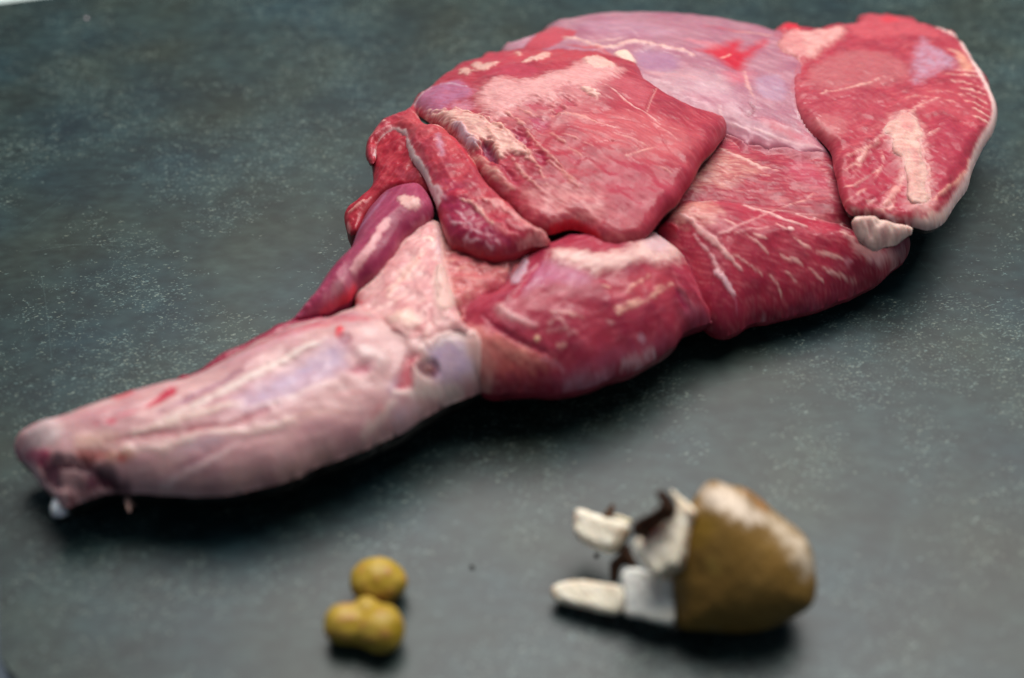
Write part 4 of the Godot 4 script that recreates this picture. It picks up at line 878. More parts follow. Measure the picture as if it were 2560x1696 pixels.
func shape_front_thigh_muscle() -> Piece:
	var p := Piece.new(self, outline([0.38, -1.33, 0.73, -1.29, 1.22, -1.4, 1.69, -1.84, 2.03, -2.37, 2.48, -2.58, 3.01, -2.6, 3.44, -3.14, 3.45, -3.95, 3.75, -4.59, 4.15, -4.4, 4.4, -4.05, 4.51, -4.18, 4.43, -4.1, 5.43, -4.24, 5.56, -4.71, 5.39, -4.37, 5.77, -4.36, 5.68, -4.55, 6.21, -3.99, 7.07, -4.38, 6.63, -4.39, 7.06, -4.37, 7.11, -4.31, 7.26, -3.97, 7.53, -3.59, 7.9, -3.36, 8.3, -3.21, 8.58, -2.88, 8.79, -2.49, 9.11, -2.18, 9.42, -1.84, 9.64, -1.41, 9.81, -0.96, 9.89, -0.49, 9.96, -0.04, 10.1, 0.36, 10.18, 0.73, 10.25, 1.07, 10.48, 1.29, 10.54, 1.6, 10.21, 1.82, 9.84, 2.04, 9.49, 2.29, 9.13, 2.55, 8.85, 2.89, 8.66, 3.27, 8.45, 3.63, 8.18, 3.93, 7.9, 4.2, 7.61, 4.45, 7.31, 4.68, 7, 4.91, 6.71, 5.15, 6.42, 5.38, 6.12, 5.59, 5.8, 5.76, 5.47, 5.91, 5.12, 6.03, 4.78, 6.18, 4.49, 6.37, 4.22, 6.54, 3.94, 6.67, 3.65, 6.79, 3.34, 6.9, 3.01, 7, 2.69, 7.08, 2.38, 7.15, 2.08, 7.21, 1.78, 7.22, 1.45, 7.2, 1.11, 7.2, 0.78, 7.23, 0.45, 7.27, 0.12, 7.29, -0.21, 7.32, -0.52, 7.36, -0.8, 7.38, -1.06, 7.36, -1.31, 7.31, -1.56, 7.21, -1.82, 7.03, -2.07, 6.8, -2.29, 6.56, -2.46, 6.28, -2.6, 5.96, -2.73, 5.6, -2.82, 5.22, -2.87, 4.86, -2.88, 4.5, -2.88, 4.1, -2.87, 3.66, -2.79, 3.24, -2.56, 2.93, -2.27, 2.7, -2.01, 2.46, -1.74, 2.26, -1.42, 2.17, -1.07, 2.03, -0.77, 1.74, -0.51, 1.37, -0.25, 0.98, -0.09, 0.46, -0.07, -0.14, -0.09, -0.74, 0.04, -1.21]),
		[4.325952, 0.118283, 0.098868, -0.024044, -0.021617, -0.039155], 2.3, 2.1, 3.2)
	p.flesh({"base": "9f3044", "dark": "801c38", "pale": "c16d79", "fibres": 0.29, "fine": 3.2, "blotch": 0.45, "blotch_size": 2.4, "wave": 0.15, "ridge": 0.017, "seed": 71, "step": 0.09, "angle": -0.56})
	p.band(outline([-1.88, 5.46, -1.74, 5.76, -1.59, 6.06, -1.45, 6.23, -1.34, 6.47, -1.25, 6.67, -1.19, 6.81, -1.15, 6.96, -1.14, 7.12, -1.19, 7.23, -1.28, 7.29, -1.4, 7.24, -1.49, 7.55]), 0.43, "d8a29c", 0.75, 0.344, 0.172, 0, 0)
	p.area(outline([1.23, 1.41, 1.72, 1.33, 2.22, 1.45, 2.72, 1.59, 3.19, 1.85, 3.64, 2.12, 3.98, 2.52, 3.91, 3, 3.41, 3.18, 2.91, 3.19, 2.42, 3.12, 1.92, 3.11, 1.45, 3.27, 0.99, 3.53, 0.57, 3.86, 0.5, 3.38, 0.67, 2.64, 0.89, 1.85]), "b06c8c", 0.65, 0.572, 0.172, 0, 0.3)
	p.area(outline([1.96, 0.48, 2.51, 0.49, 3.06, 0.55, 3.6, 0.69, 4.14, 0.78, 4.7, 0.68, 5.26, 0.51, 5.81, 0.22, 6.35, -0.33, 6.9, -0.89, 7.51, -1.96, 8.56, -5.67, 9, -5.09, 9.37, -4.4, 9.18, -0.89, 8.58, 0.26, 7.95, 0.72, 7.37, 0.97, 6.8, 1.1, 6.24, 1.35, 5.7, 1.74, 5.16, 2.06, 4.61, 2.31, 4.08, 2.28, 3.56, 2.17, 3.05, 1.95, 2.54, 1.69, 2.06, 1.32]), "e0bcb4", 0.88, 0.49, 0.215, 0.15, 0.3)
	p.area(outline([6.76, -0.72, 7.17, -1.53, 8.17, -6.03, 8.57, -5.69, 8.9, -5.21, 8.44, -0.91, 8.04, -0.08, 7.57, 0.21, 7.14, 0.25, 6.83, -0.06]), "c8a4b0", 0.6, 0.408, 0.107, 0, 0.3)
	p.area(outline([0.09, -0.57, 0.44, -0.12, 0.83, 0.4, 0.87, 1.17, 0.71, 1.82, 0.51, 2.35, 0.26, 2.82, -0.08, 2.41, -0.1, -2.28, -0.05, -0.48]), "c4a6b4", 0.9, 0.086, 0.107, 0.1, 0.2)
	p.band(outline([1.37, 1.48, 1.21, 1.75, 1.05, 2.09, 0.88, 2.43, 0.72, 2.68, 0.56, 2.99, 0.4, 3.22, 0.24, 3.52, 0.08, 3.75]), 0.107, "b02844", 0.7, 0.107, 0.086, -0.12, 0)
	p.area(outline([-0.82, 4.15, -0.49, 4.28, -0.18, 4.53, 0.05, 4.79, 0.33, 5.03, 0.65, 5.11, 0.97, 5.23, 1.3, 5.32, 1.31, 5.43, 0.97, 5.44, 0.62, 5.38, 0.29, 5.31, -0.04, 5.27, -0.36, 5.15, -0.67, 4.91, -0.85, 4.53]), "dcaaaa", 0.85, 0.286, 0.107, 0.1, 0.3)
	p.area(outline([-1.58, 5.35, -1.02, 5.53, -0.45, 5.78, 0.11, 5.98, 0.67, 6.16, 1.26, 6.27, 1.82, 6.41, 2.16, 6.64, 1.73, 6.87, 1.13, 6.97, 0.52, 7.08, -0.09, 7.17, -0.71, 7.23, -1.32, 7.22, -1.75, 6.96, -1.78, 6.68, -1.76, 6.27, -1.71, 5.8]), "cc6a62", 0.8, 0.49, 0.172, 0.05, 0.3)
	p.band(outline([-1.45, 4.59, -1.28, 4.83, -1.1, 5.08, -0.93, 5.31, -0.75, 5.47, -0.56, 5.63, -0.38, 5.71, -0.19, 5.85, 0.01, 5.91, 0.23, 6.01, 0.45, 6.04, 0.68, 6.12, 0.91, 6.2, 1.15, 6.23, 1.39, 6.31, 1.64, 6.34, 1.88, 6.43]), 0.129, "942644", 0.7, 0.129, 0.107, -0.2, 0)
	p.band(outline([-0.88, 6.16, -0.63, 6.25, -0.37, 6.34, -0.11, 6.37, 0.15, 6.45, 0.41, 6.48, 0.67, 6.57, 0.93, 6.59, 1.19, 6.62]), 0.215, "dc8c80", 0.5, 0.172, 0.172, 0.03, 0.6)
	p.band(outline([-1.3, 5.74, -1.06, 5.92, -0.82, 6.04, -0.58, 6.15, -0.33, 6.2, -0.07, 6.32, 0.2, 6.37, 0.46, 6.42, 0.7, 6.47, 0.91, 6.58, 1.1, 6.63, 1.28, 6.68, 1.47, 6.73]), 0.301, "d88a80", 0.6, 0.258, 0.215, 0.03, 0.5)
	p.area(outline([6.84, 1.43, 7.42, 1.06, 8, 0.82, 8.4, 1.08, 8.48, 1.57, 8.28, 2.12, 7.81, 2.72, 7.22, 3.05, 6.64, 3.25, 6.06, 3.46, 5.51, 3.54, 4.98, 3.54, 4.81, 3.11, 5.22, 2.58, 5.72, 2.15, 6.27, 1.8]), "b44450", 0.6, 0.572, 0.215, 0, 0.3)
	p.band(outline([5.28, 4.24, 5.46, 4.09, 5.64, 3.95, 5.83, 3.8, 6.02, 3.65, 6.24, 3.49, 6.47, 3.33, 6.7, 3.16, 6.92, 2.99, 7.11, 2.83, 7.28, 2.66, 7.45, 2.42, 7.62, 2.26, 7.8, 2.04, 7.96, 1.9, 8.13, 1.7, 8.3, 1.56]), 0.073, "e0a898", 0.85, 0.054, 0.065, 0.06, 0)
	p.band(outline([5.14, 4.07, 5.31, 3.96, 5.47, 3.85, 5.64, 3.75, 5.8, 3.64, 5.97, 3.53, 6.13, 3.42, 6.31, 3.24, 6.47, 3.13]), 0.052, "e0a898", 0.85, 0.054, 0.065, 0.06, 0)
	p.band(outline([5.9, 2.85, 6.03, 2.71, 6.16, 2.58, 6.29, 2.44, 6.43, 2.3, 6.58, 2.16, 6.73, 2.02, 6.89, 1.88, 7.05, 1.66]), 0.052, "e0a898", 0.85, 0.054, 0.065, 0.06, 0)
	p.band(outline([5.75, 3.07, 6.19, 2.78]), 0.043, "e0a898", 0.85, 0.054, 0.065, 0.06, 0)
	p.band(outline([4.53, 2.98, 4.96, 3.02]), 0.065, "e0a898", 0.85, 0.054, 0.065, 0.06, 0)
	p.band(outline([7.31, 2.36, 7.79, 1.83]), 0.043, "e0a898", 0.85, 0.054, 0.065, 0.06, 0)
	p.area(outline([8.41, 1.73, 8.69, 1.6, 8.92, 1.71, 9.1, 1.76, 9.2, 1.93, 9.19, 2.12, 8.96, 2.23, 8.75, 2.21, 8.61, 2.13, 8.48, 1.97]), "8c2044", 0.85, 0.086, 0.043, -0.25, 0.3)
	p.area(outline([8.78, 2.37, 9.05, 2.1, 9.37, 1.87, 9.71, 1.67, 9.97, 1.68, 10.22, 1.62, 10.45, 1.58, 10.64, 1.59, 10.45, 1.89, 10.13, 1.9, 9.8, 2.03, 9.47, 2.23, 9.18, 2.36, 8.92, 2.44]), "b85874", 0.7, 0.286, 0.172, 0.1, 0.3)
	p.area(outline([3.7, 6.3, 4.41, 5.82, 5.17, 5.46, 5.96, 5.14, 6.75, 4.64, 7.54, 4.09, 8.21, 3.74, 7.83, 4.23, 7.04, 4.82, 6.23, 5.39, 5.47, 5.78, 4.7, 6.17, 3.95, 6.55, 3.21, 6.9, 2.45, 7.07, 1.73, 7.16, 2.34, 6.92, 3.02, 6.61]), "b4607e", 0.6, 0.572, 0.172, 0, 0.3)  # soft lilac sheen above the lower edge, painted on
	p.band(outline([5.45, 5.82, 5.55, 5.76, 5.64, 5.69, 5.75, 5.64, 5.88, 5.54, 6.02, 5.49, 6.19, 5.39, 6.37, 5.3, 6.55, 5.2, 6.72, 5.07, 6.89, 4.92, 7.07, 4.77, 7.23, 4.69]), 0.107, "dcb4bc", 0.75, 0.086, 0.107, 0.04, 0.3)
	p.band(outline([2.6, 7.05, 2.77, 7, 2.95, 6.95, 3.12, 6.9, 3.3, 6.85, 3.47, 6.79, 3.63, 6.74, 3.8, 6.68, 4.01, 6.59, 4.27, 6.47, 4.56, 6.27, 4.87, 6.12, 5.17, 5.97]), 0.129, "cc98ac", 0.6, 0.129, 0.107, 0.02, 0.4)
	p.band(outline([1.2, 7.16, 1.48, 7.16, 1.76, 7.17, 2.04, 7.28, 2.32, 7.34, 2.59, 7.35, 2.87, 7.32, 3.15, 7.26, 3.44, 7.17, 3.75, 7.07, 4.06, 6.94, 4.39, 6.79, 4.73, 6.62, 5.08, 6.44, 5.45, 6.25, 5.82, 6.04, 6.19, 5.8, 6.56, 5.54, 6.93, 5.25, 7.3, 4.95, 7.63, 4.66, 7.91, 4.37, 8.17, 4.07, 8.41, 3.78, 8.66, 3.48]), 0.15, "9c1c3a", 0.7, 0.129, 0.043, 0, 0)
	p.area(outline([1.08, 5.86, 1.17, 5.81, 1.26, 5.79, 1.34, 5.82, 1.39, 5.87, 1.4, 5.93, 1.31, 5.98, 1.22, 6, 1.14, 5.97, 1.09, 5.92]), "e8bc9c", 0.9, 0.065, 0.043, 0.06, 0)
	p.area(outline([2.16, 6.03, 2.28, 6.03, 2.42, 6, 2.56, 5.93, 2.67, 5.95, 2.71, 6.06, 2.59, 6.09, 2.46, 6.14, 2.32, 6.19, 2.21, 6.14]), "d8a498", 0.8, 0.086, 0.065, 0.04, 0.3)
	p.band(outline([1.88, 5.27, 1.99, 5.23, 2.09, 5.1, 2.19, 5.08, 2.3, 5.08, 2.44, 5.09, 2.58, 5.27, 2.73, 5.4, 2.86, 5.46, 2.96, 5.49, 3.05, 5.47, 3.12, 5.49, 3.21, 5.47]), 0.086, "d09494", 0.65, 0.086, 0.086, 0.03, 0)
	p.band(outline([1.89, 4.76, 2.14, 4.76, 2.39, 4.77, 2.64, 4.71, 2.87, 4.68, 3.07, 4.75, 3.27, 4.71, 3.45, 4.74, 3.64, 4.78]), 0.086, "d8a098", 0.7, 0.086, 0.086, 0.03, 0.3)
	p.band(outline([1.74, 5.59, 1.96, 5.55, 2.19, 5.5, 2.41, 5.47, 2.58, 5.42, 2.69, 5.44, 2.75, 5.51, 2.8, 5.6, 2.86, 5.67]), 0.065, "d09090", 0.5, 0.086, 0.086, 0, 0)
	p.band(outline([6.3, 4.77, 6.75, 4.52]), 0.086, "c8a0b0", 0.6, 0.086, 0.043, 0, 0)
	p.band(outline([4.7, 4.65, 5.06, 4.66]), 0.065, "dca8a8", 0.6, 0.065, 0.043, 0, 0)
	p.band(outline([1.4, 6.58, 1.6, 6.59, 1.8, 6.6, 1.99, 6.68, 2.16, 6.63, 2.29, 6.66, 2.39, 6.7, 2.48, 6.75, 2.58, 6.72]), 0.086, "c08090", 0.5, 0.086, 0.086, 0, 0)
	p.band(outline([8.36, 1.01, 8.45, 1.19, 8.54, 1.36, 8.65, 1.54, 8.79, 1.67, 8.99, 1.83, 9.23, 1.86, 9.5, 1.91, 9.76, 1.88]), 0.107, "c4707c", 0.5, 0.129, 0.086, 0.08, 0)
	return p


func shape_inner_flesh() -> Piece:
	var p := Piece.new(self, outline([-4.13, -3.55, -3.91, -3.45, -3.68, -3.12, -3.49, -2.69, -3.29, -2.28, -3.01, -1.91, -2.72, -1.49, -2.37, -1.12, -1.94, -0.97, -1.55, -0.91, -1.19, -0.84, -0.84, -0.82, -0.51, -0.8, -0.16, -0.69, 0.24, -0.59, 0.6, -0.63, 0.84, -0.71, 1.09, -0.57, 1.15, -0.13, 1.02, 0.39, 0.78, 0.84, 0.43, 1.17, 0.05, 1.46, -0.25, 1.82, -0.55, 2.15, -0.91, 2.36, -1.26, 2.61, -1.48, 2.98, -1.69, 3.3, -2.02, 3.43, -2.28, 3.74, -2.32, 4.32, -2.69, 4.86, -3.45, 4.51, -3.12, 3.67, -2.56, 4.08, -2.94, 4.31, -2.68, 4.21, -2.94, 4.45, -3.32, 4.1, -3.35, 3.55, -3.37, 3.02, -3.55, 2.52, -3.82, 2.07, -3.99, 1.59, -4.05, 1.08, -4.08, 0.56, -4.11, 0, -4.19, -0.57, -4.28, -1.13, -4.3, -1.68, -4.3, -2.24, -4.32, -2.8, -4.29, -3.28]),
		[5.004535, 0.019834, 0.01251, 0, 0, 0], 0.9, 3.2, 1)
	p.flesh({"base": "ba6366", "dark": "a3404d", "pale": "d19387", "fibres": 0.54, "fine": 2.6, "blotch": 0.5, "blotch_size": 1.2, "wave": 0.2, "ridge": 0.028, "seed": 81, "step": 0.08, "angle": -0.182})
	p.band(outline([-4.03, -2.62, -3.91, -1.85, -3.8, -1.12, -3.69, -0.46, -3.58, 0.19, -3.47, 0.84, -3.36, 1.46, -3.25, 1.96, -3.16, 2.42, -3.06, 2.86, -2.97, 3.35, -2.9, 3.6, -2.82, 3.81]), 0.301, "d4a29e", 0.6, 0.301, 0.172, 0, 0)
	p.band(outline([-2.79, 3.66, -2.64, 3.7, -2.49, 3.71, -2.35, 3.59, -2.19, 3.48, -2.04, 3.35, -1.87, 3.26, -1.7, 3.13, -1.53, 2.93, -1.35, 2.69, -1.16, 2.49, -0.97, 2.34, -0.8, 2.23, -0.65, 2.12, -0.52, 2.01, -0.39, 1.86, -0.26, 1.73]), 0.193, "a02846", 0.8, 0.129, 0.129, -0.1, 0.3)
	p.band(outline([-0.02, 0.66, -0.04, 0.82, -0.07, 0.98, -0.09, 1.12, -0.12, 1.25, -0.16, 1.39, -0.2, 1.54, -0.25, 1.67, -0.29, 1.79]), 0.107, "5c1838", 0.85, 0.086, 0.043, -0.2, 0)
	p.band(outline([-2, 2.89, -1.83, 2.76, -1.67, 2.61, -1.5, 2.44, -1.34, 2.31, -1.17, 2.17, -1, 2.02, -0.83, 1.85, -0.66, 1.68]), 0.107, "b03a50", 0.5, 0.107, 0.129, 0, 0.5)
	p.band(outline([-2.88, 2.53, -2.77, 2.7, -2.65, 2.88, -2.55, 3.02, -2.46, 3.12, -2.41, 3.22, -2.38, 3.3, -2.35, 3.39, -2.32, 3.47]), 0.107, "b03a50", 0.5, 0.107, 0.129, 0, 0.5)
	return p


func shape_shin_muscle() -> Piece:
	var p := Piece.new(self, outline([-17.08, 6.17, -16.83, 6.24, -16.51, 6.3, -16.1, 6.24, -15.67, 6.02, -15.37, 5.65, -15.13, 5.31, -14.9, 5.08, -14.67, 4.94, -14.44, 4.81, -14.17, 4.67, -13.88, 4.49, -13.59, 4.24, -13.33, 3.98, -13.04, 3.78, -12.74, 3.58, -12.51, 3.32, -12.29, 3.1, -12.04, 3.03, -11.78, 2.99, -11.52, 2.91, -11.25, 2.85, -10.89, 2.86, -10.46, 2.79, -10.13, 2.65, -9.97, 2.6, -9.83, 2.54, -9.53, 2.62, -9.25, 2.95, -9.09, 3.39, -9.31, 3.77, -9.72, 3.88, -10.03, 4.12, -10.27, 4.34, -10.52, 4.34, -10.8, 4.43, -11.06, 4.68, -11.32, 4.94, -11.58, 5.09, -11.81, 5.18, -12, 5.23, -12.21, 5.26, -12.56, 5.34, -12.98, 5.54, -13.36, 5.85, -13.64, 6.16, -13.87, 6.38, -14.08, 6.48, -14.29, 6.54, -14.52, 6.65, -14.73, 6.75, -14.83, 6.85, -14.98, 6.91, -15.27, 6.88, -15.59, 6.91, -15.87, 6.97, -16.15, 6.99, -16.49, 6.97, -16.85, 6.79, -17.12, 6.47]),
		[4.296133, 0.102226, 0.003044, 0, 0, 0], 1.6, 2.4, 1.8)
	p.flesh({"base": "8e2942", "dark": "731b38", "pale": "ae546a", "fibres": 0.22, "fine": 4, "seed": 91, "step": 0.1, "angle": -0.541})
	p.band(outline([-12.89, 5.06, -12.7, 4.91, -12.5, 4.8, -12.31, 4.65, -12.1, 4.55, -11.92, 4.39, -11.73, 4.24, -11.54, 4.09, -11.36, 3.91]), 0.086, "c87c88", 0.6, 0.086, 0.086, 0, 0)
	return p


func shape_shank() -> Piece:
	var p := Piece.new(self, outline([-24.01, 10.2, -23.68, 10.08, -23.46, 9.95, -23.28, 9.78, -22.99, 9.68, -22.63, 9.55, -22.19, 9.43, -21.7, 9.29, -21.25, 9.09, -20.85, 8.88, -20.48, 8.72, -20.12, 8.56, -19.77, 8.42, -19.38, 8.31, -18.95, 8.2, -18.54, 8.04, -18.15, 7.89, -17.73, 7.77, -17.3, 7.64, -16.91, 7.49, -16.5, 7.39, -16.01, 7.28, -15.51, 7.04, -15.06, 6.72, -14.65, 6.4, -14.27, 6.09, -13.89, 5.79, -13.56, 5.42, -13.27, 5.09, -12.94, 4.92, -12.56, 4.82, -12.12, 4.61, -11.73, 4.27, -11.38, 4, -11, 3.88, -10.61, 3.78, -10.24, 3.63, -9.85, 3.55, -9.38, 3.45, -8.92, 3.25, -8.54, 3.07, -8.23, 2.99, -7.9, 3, -7.5, 3.1, -7.05, 3.2, -6.6, 3.25, -6.14, 3.35, -5.66, 3.6, -5.11, 3.88, -4.51, 3.95, -3.98, 3.85, -3.58, 3.76, -3.26, 3.7, -2.94, 3.74, -2.56, 3.94, -2.13, 4.19, -1.67, 4.35, -1.22, 4.47, -0.81, 4.61, -0.4, 4.77, -0.02, 4.96, 0.35, 5.19, 0.76, 5.36, 1.2, 5.52, 1.39, 5.95, 1.06, 6.3, 0.61, 6.43, 0.17, 6.57, -0.27, 6.75, -0.72, 6.89, -1.17, 7.04, -1.6, 7.22, -2.02, 7.46, -2.43, 7.7, -2.85, 7.92, -3.26, 8.17, -3.65, 8.5, -4.05, 8.81, -4.44, 9.12, -4.78, 9.48, -5.11, 9.83, -5.48, 10.11, -5.88, 10.35, -6.27, 10.59, -6.63, 10.86, -6.97, 11.11, -7.34, 11.31, -7.74, 11.49, -8.11, 11.7, -8.45, 11.9, -8.81, 12.03, -9.19, 12.22, -9.56, 12.52, -9.92, 12.81, -10.27, 12.99, -10.61, 13.14, -10.95, 13.3, -11.34, 13.43, -11.78, 13.53, -12.18, 13.67, -12.52, 13.8, -12.84, 13.89, -13.2, 13.95, -13.58, 13.98, -13.98, 13.98, -14.36, 13.99, -14.73, 14.01, -15.12, 13.96, -15.54, 13.9, -15.98, 13.89, -16.42, 13.85, -16.87, 13.75, -17.31, 13.71, -17.75, 13.71, -18.22, 13.66, -18.71, 13.65, -19.18, 13.76, -19.59, 13.95, -19.96, 14.07, -20.24, 14.22, -20.48, 14.41, -20.87, 14.26, -21.22, 13.82, -21.63, 13.36, -22.05, 12.95, -22.43, 12.53, -22.75, 12.06, -23.13, 11.6, -23.58, 11.16, -24, 10.7]),
		[3.732757, -0.081137, -0.156798, -0.005398, -0.003804, 0.00218], 2.5, 2.5, 3)
	p.flesh({"base": "c69a9a", "dark": "ac7280", "pale": "dcc2c0", "fibres": 0.18, "fine": 1.2, "blotch": 0.35, "blotch_size": 4, "wave": 0.18, "ridge": 0.017, "seed": 101, "step": 0.1, "angle": -0.273})
	p.area(outline([-13.25, 10.62, -12.82, 10.05, -12.28, 9.59, -11.75, 9.12, -11.21, 8.6, -10.66, 8.13, -10.13, 7.61, -9.6, 7.05, -9.03, 6.54, -8.33, 6.64, -7.82, 7.39, -7.83, 8.22, -8.37, 8.77, -8.95, 9.19, -9.54, 9.57, -10.11, 10.03, -10.69, 10.4, -11.29, 10.77, -11.91, 11.04, -12.6, 11]), "9c8cb0", 0.66, 0.899, 0.172, -0.08, 0.3)
	p.area(outline([-15.65, 12.86, -15.17, 12.62, -14.64, 12.46, -14.12, 12.24, -13.56, 12.13, -13.19, 12.35, -13.46, 12.79, -13.99, 12.95, -14.56, 13.01, -15.15, 13.02]), "b4a8b4", 0.6, 0.572, 0.172, 0, 0.3)
	p.band(outline([-16.42, 11.46, -15.98, 11.28, -15.56, 11.1, -15.14, 10.85, -14.69, 10.62, -14.25, 10.29, -13.77, 9.99, -13.28, 9.66, -12.82, 9.26, -12.33, 8.92, -11.86, 8.49, -11.37, 8.12, -10.89, 7.77, -10.45, 7.38, -10, 7.07, -9.56, 6.71, -9.11, 6.4]), 0.258, "dcc8c2", 0.9, 0.193, 0.129, 0.12, 0)
	p.band(outline([-16.51, 10.87, -16.18, 10.69, -15.86, 10.46, -15.52, 10.28, -15.2, 10.04, -14.87, 9.79, -14.51, 9.6, -14.18, 9.35, -13.87, 9.19, -13.63, 9, -13.42, 8.83, -13.23, 8.67, -13.01, 8.57]), 0.193, "98627a", 0.8, 0.15, 0.086, -0.14, 0)
	p.band(outline([-15.3, 4.12, -14.83, 3.78, -14.36, 3.45, -13.04, 6.46, -12.53, 6.42, -12.09, 6.14, -11.64, 5.86, -11.16, 5.72, -10.64, 5.6, -10.09, 5.34, -9.49, 5.08, -8.9, 4.78, -8.35, 4.7, -7.89, 4.72, -7.51, 4.68, -7.14, 4.74, -6.77, 4.72]), 0.301, "b03850", 0.75, 0.258, 0.172, 0, 0.5)
	p.band(outline([-11.34, 6.33, -10.88, 6.06, -10.41, 5.85, -9.95, 5.58, -9.48, 5.37, -8.99, 5.19, -8.48, 5.12, -7.99, 5.03, -7.54, 4.92, -7.11, 4.94, -6.72, 4.95, -6.34, 4.99, -5.96, 4.95]), 0.172, "c85864", 0.65, 0.172, 0.129, 0, 0.5)
	p.band(outline([-7.84, 5.94, -7.47, 5.81, -7.1, 5.66, -6.73, 5.47, -6.33, 5.3, -5.86, 5.25, -5.36, 5.34, -4.83, 5.6, -4.33, 5.76, -3.87, 5.88, -3.43, 5.93, -3, 5.97, -2.56, 5.94]), 0.301, "d8a8a4", 0.6, 0.301, 0.129, 0, 0)
	p.band(outline([-15.35, 8.25, -15.08, 8.06, -14.78, 7.94, -14.48, 7.81, -14.15, 7.67, -13.77, 7.57, -13.39, 7.4, -12.98, 7.28, -12.59, 7.11, -12.2, 6.93, -11.82, 6.76, -11.45, 6.52, -11.07, 6.28, -10.68, 6.11, -10.3, 5.93, -9.93, 5.62, -9.55, 5.38]), 0.107, "c890a0", 0.7, 0.107, 0.086, 0, 0)
	p.area(outline([-17.29, 10.71, -17.15, 10.38, -16.96, 10.04, -16.76, 9.68, -16.52, 9.4, -16.25, 9.13, -15.9, 9.17, -15.89, 9.74, -16.14, 10, -16.41, 10.23, -16.71, 10.39, -16.98, 10.6]), "b83048", 0.92, 0.107, 0.065, -0.08, 0)
	p.band(outline([-19.4, 11.54, -19.23, 11.5, -19.07, 11.47, -18.9, 11.42, -18.7, 11.4, -18.49, 11.33, -18.28, 11.16, -18.05, 11.05, -17.84, 10.96, -17.67, 10.84, -17.51, 10.75, -17.36, 10.66, -17.18, 10.62]), 0.086, "c44460", 0.75, 0.086, 0.086, -0.05, 0.2)
	p.area(outline([-18.88, 11.28, -18.79, 11.23, -18.67, 11.26, -18.55, 11.28, -18.5, 11.35, -18.48, 11.5, -18.59, 11.5, -18.69, 11.52, -18.8, 11.51, -18.86, 11.43]), "b82848", 0.8, 0.065, 0.043, 0, 0.3)
	p.area(outline([-19.09, 9.6, -20.02, 6.62, -19.82, 6.42, -19.57, 6.32, -19.29, 6.28, -18, 9.04, -18.05, 9.46, -18.24, 9.69, -18.5, 9.71, -18.78, 9.71]), "d0404e", 0.85, 0.107, 0.065, 0.05, 0.3)
	p.band(outline([-17.81, 8.92, -17.61, 8.85, -17.41, 8.77, -17.2, 8.75, -17, 8.68, -16.78, 8.67, -16.56, 8.66, -16.34, 8.66, -16.14, 8.59]), 0.065, "d8707c", 0.5, 0.086, 0.065, 0, 0)
	p.band(outline([-20.6, 10.23, -20.17, 10.18]), 0.086, "d87070", 0.6, 0.086, 0.065, 0, 0)
	p.area(outline([-23.31, 10.71, -22.91, 10.64, -22.43, 10.67, -22.03, 10.51, -21.5, 10.67, -20.95, 11.27, -20.75, 11.79, -20.98, 12.11, -21.41, 12.14, -21.94, 12, -22.58, 11.59, -23.08, 11.1]), "e0cccc", 0.8, 0.368, 0.107, 0.1, 0.3)
	p.area(outline([-21.09, 11.6, -20.87, 11.51, -20.57, 11.6, -20.35, 11.92, -20.22, 12.23, -20.18, 12.49, -20.35, 12.68, -20.66, 12.49, -20.84, 12.21, -20.99, 11.91]), "b88c98", 0.5, 0.408, 0.107, 0, 0.3)
	p.area(outline([-20.33, 12.14, -19.9, 11.96, -19.43, 11.88, -18.96, 11.81, -18.45, 11.88, -17.97, 12, -18.03, 12.4, -18.43, 12.59, -18.92, 12.6, -19.4, 12.63, -19.86, 12.7, -20.33, 12.58]), "e0b8a4", 0.6, 0.408, 0.129, 0.05, 0.3)
	p.area(outline([-20.26, 12.68, -19.84, 12.61, -19.43, 12.54, -19.01, 12.55, -18.58, 12.63, -18.39, 12.89, -18.77, 13.03, -19.2, 13.03, -19.6, 13.03, -20, 12.95]), "a8605c", 0.9, 0.107, 0.107, -0.1, 0)
	p.area(outline([-18.86, 12.72, -18.52, 12.67, -18.17, 12.63, -17.81, 12.64, -17.47, 12.76, -17.37, 12.96, -17.67, 13.07, -18.01, 13.14, -18.38, 13.03, -18.7, 12.93]), "e0a484", 0.75, 0.245, 0.129, 0.15, 0.3)
	p.area(outline([-18.24, 12.89, -18.12, 12.88, -18, 12.86, -17.87, 12.88, -17.81, 12.98, -17.8, 13.09, -17.91, 13.12, -18.05, 13.09, -18.15, 13.09, -18.23, 13]), "b83040", 0.8, 0.086, 0.065, -0.05, 0.3)
	p.area(outline([-22.09, 12.4, -21.38, 12.61, -20.65, 12.86, -20.02, 12.97, -19.47, 12.97, -18.92, 13.08, -18.46, 13.29, -18.04, 13.52, -17.67, 13.66, -17.58, 13.69, -18.19, 13.7, -18.79, 13.62, -19.28, 13.76, -19.76, 13.95, -20.28, 14.04, -20.87, 13.99, -21.68, 13.25, -22.01, 12.81]), "4c2434", 0.95, 0.107, 0.107, -0.8, 0)  # hollow in the cut end: maroon flesh, its shade painted in and sunk
	p.area(outline([-20.97, 13.17, -20.51, 13.24, -20.08, 13.26, -19.73, 13.33, -19.6, 13.53, -19.63, 13.76, -20, 13.9, -20.35, 14.02, -20.69, 13.9, -20.97, 13.45]), "80686a", 0.8, 0.107, 0.086, 0.5, 0.3)
	p.area(outline([-19.34, 13.14, -18.93, 13.14, -18.56, 13.27, -18.3, 13.46, -18.11, 13.59, -18.17, 13.66, -18.6, 13.64, -18.94, 13.66, -19.16, 13.58, -19.33, 13.37]), "300c18", 0.9, 0.107, 0.086, -0.4, 0)  # deepest shade of the hollow, painted nearly black
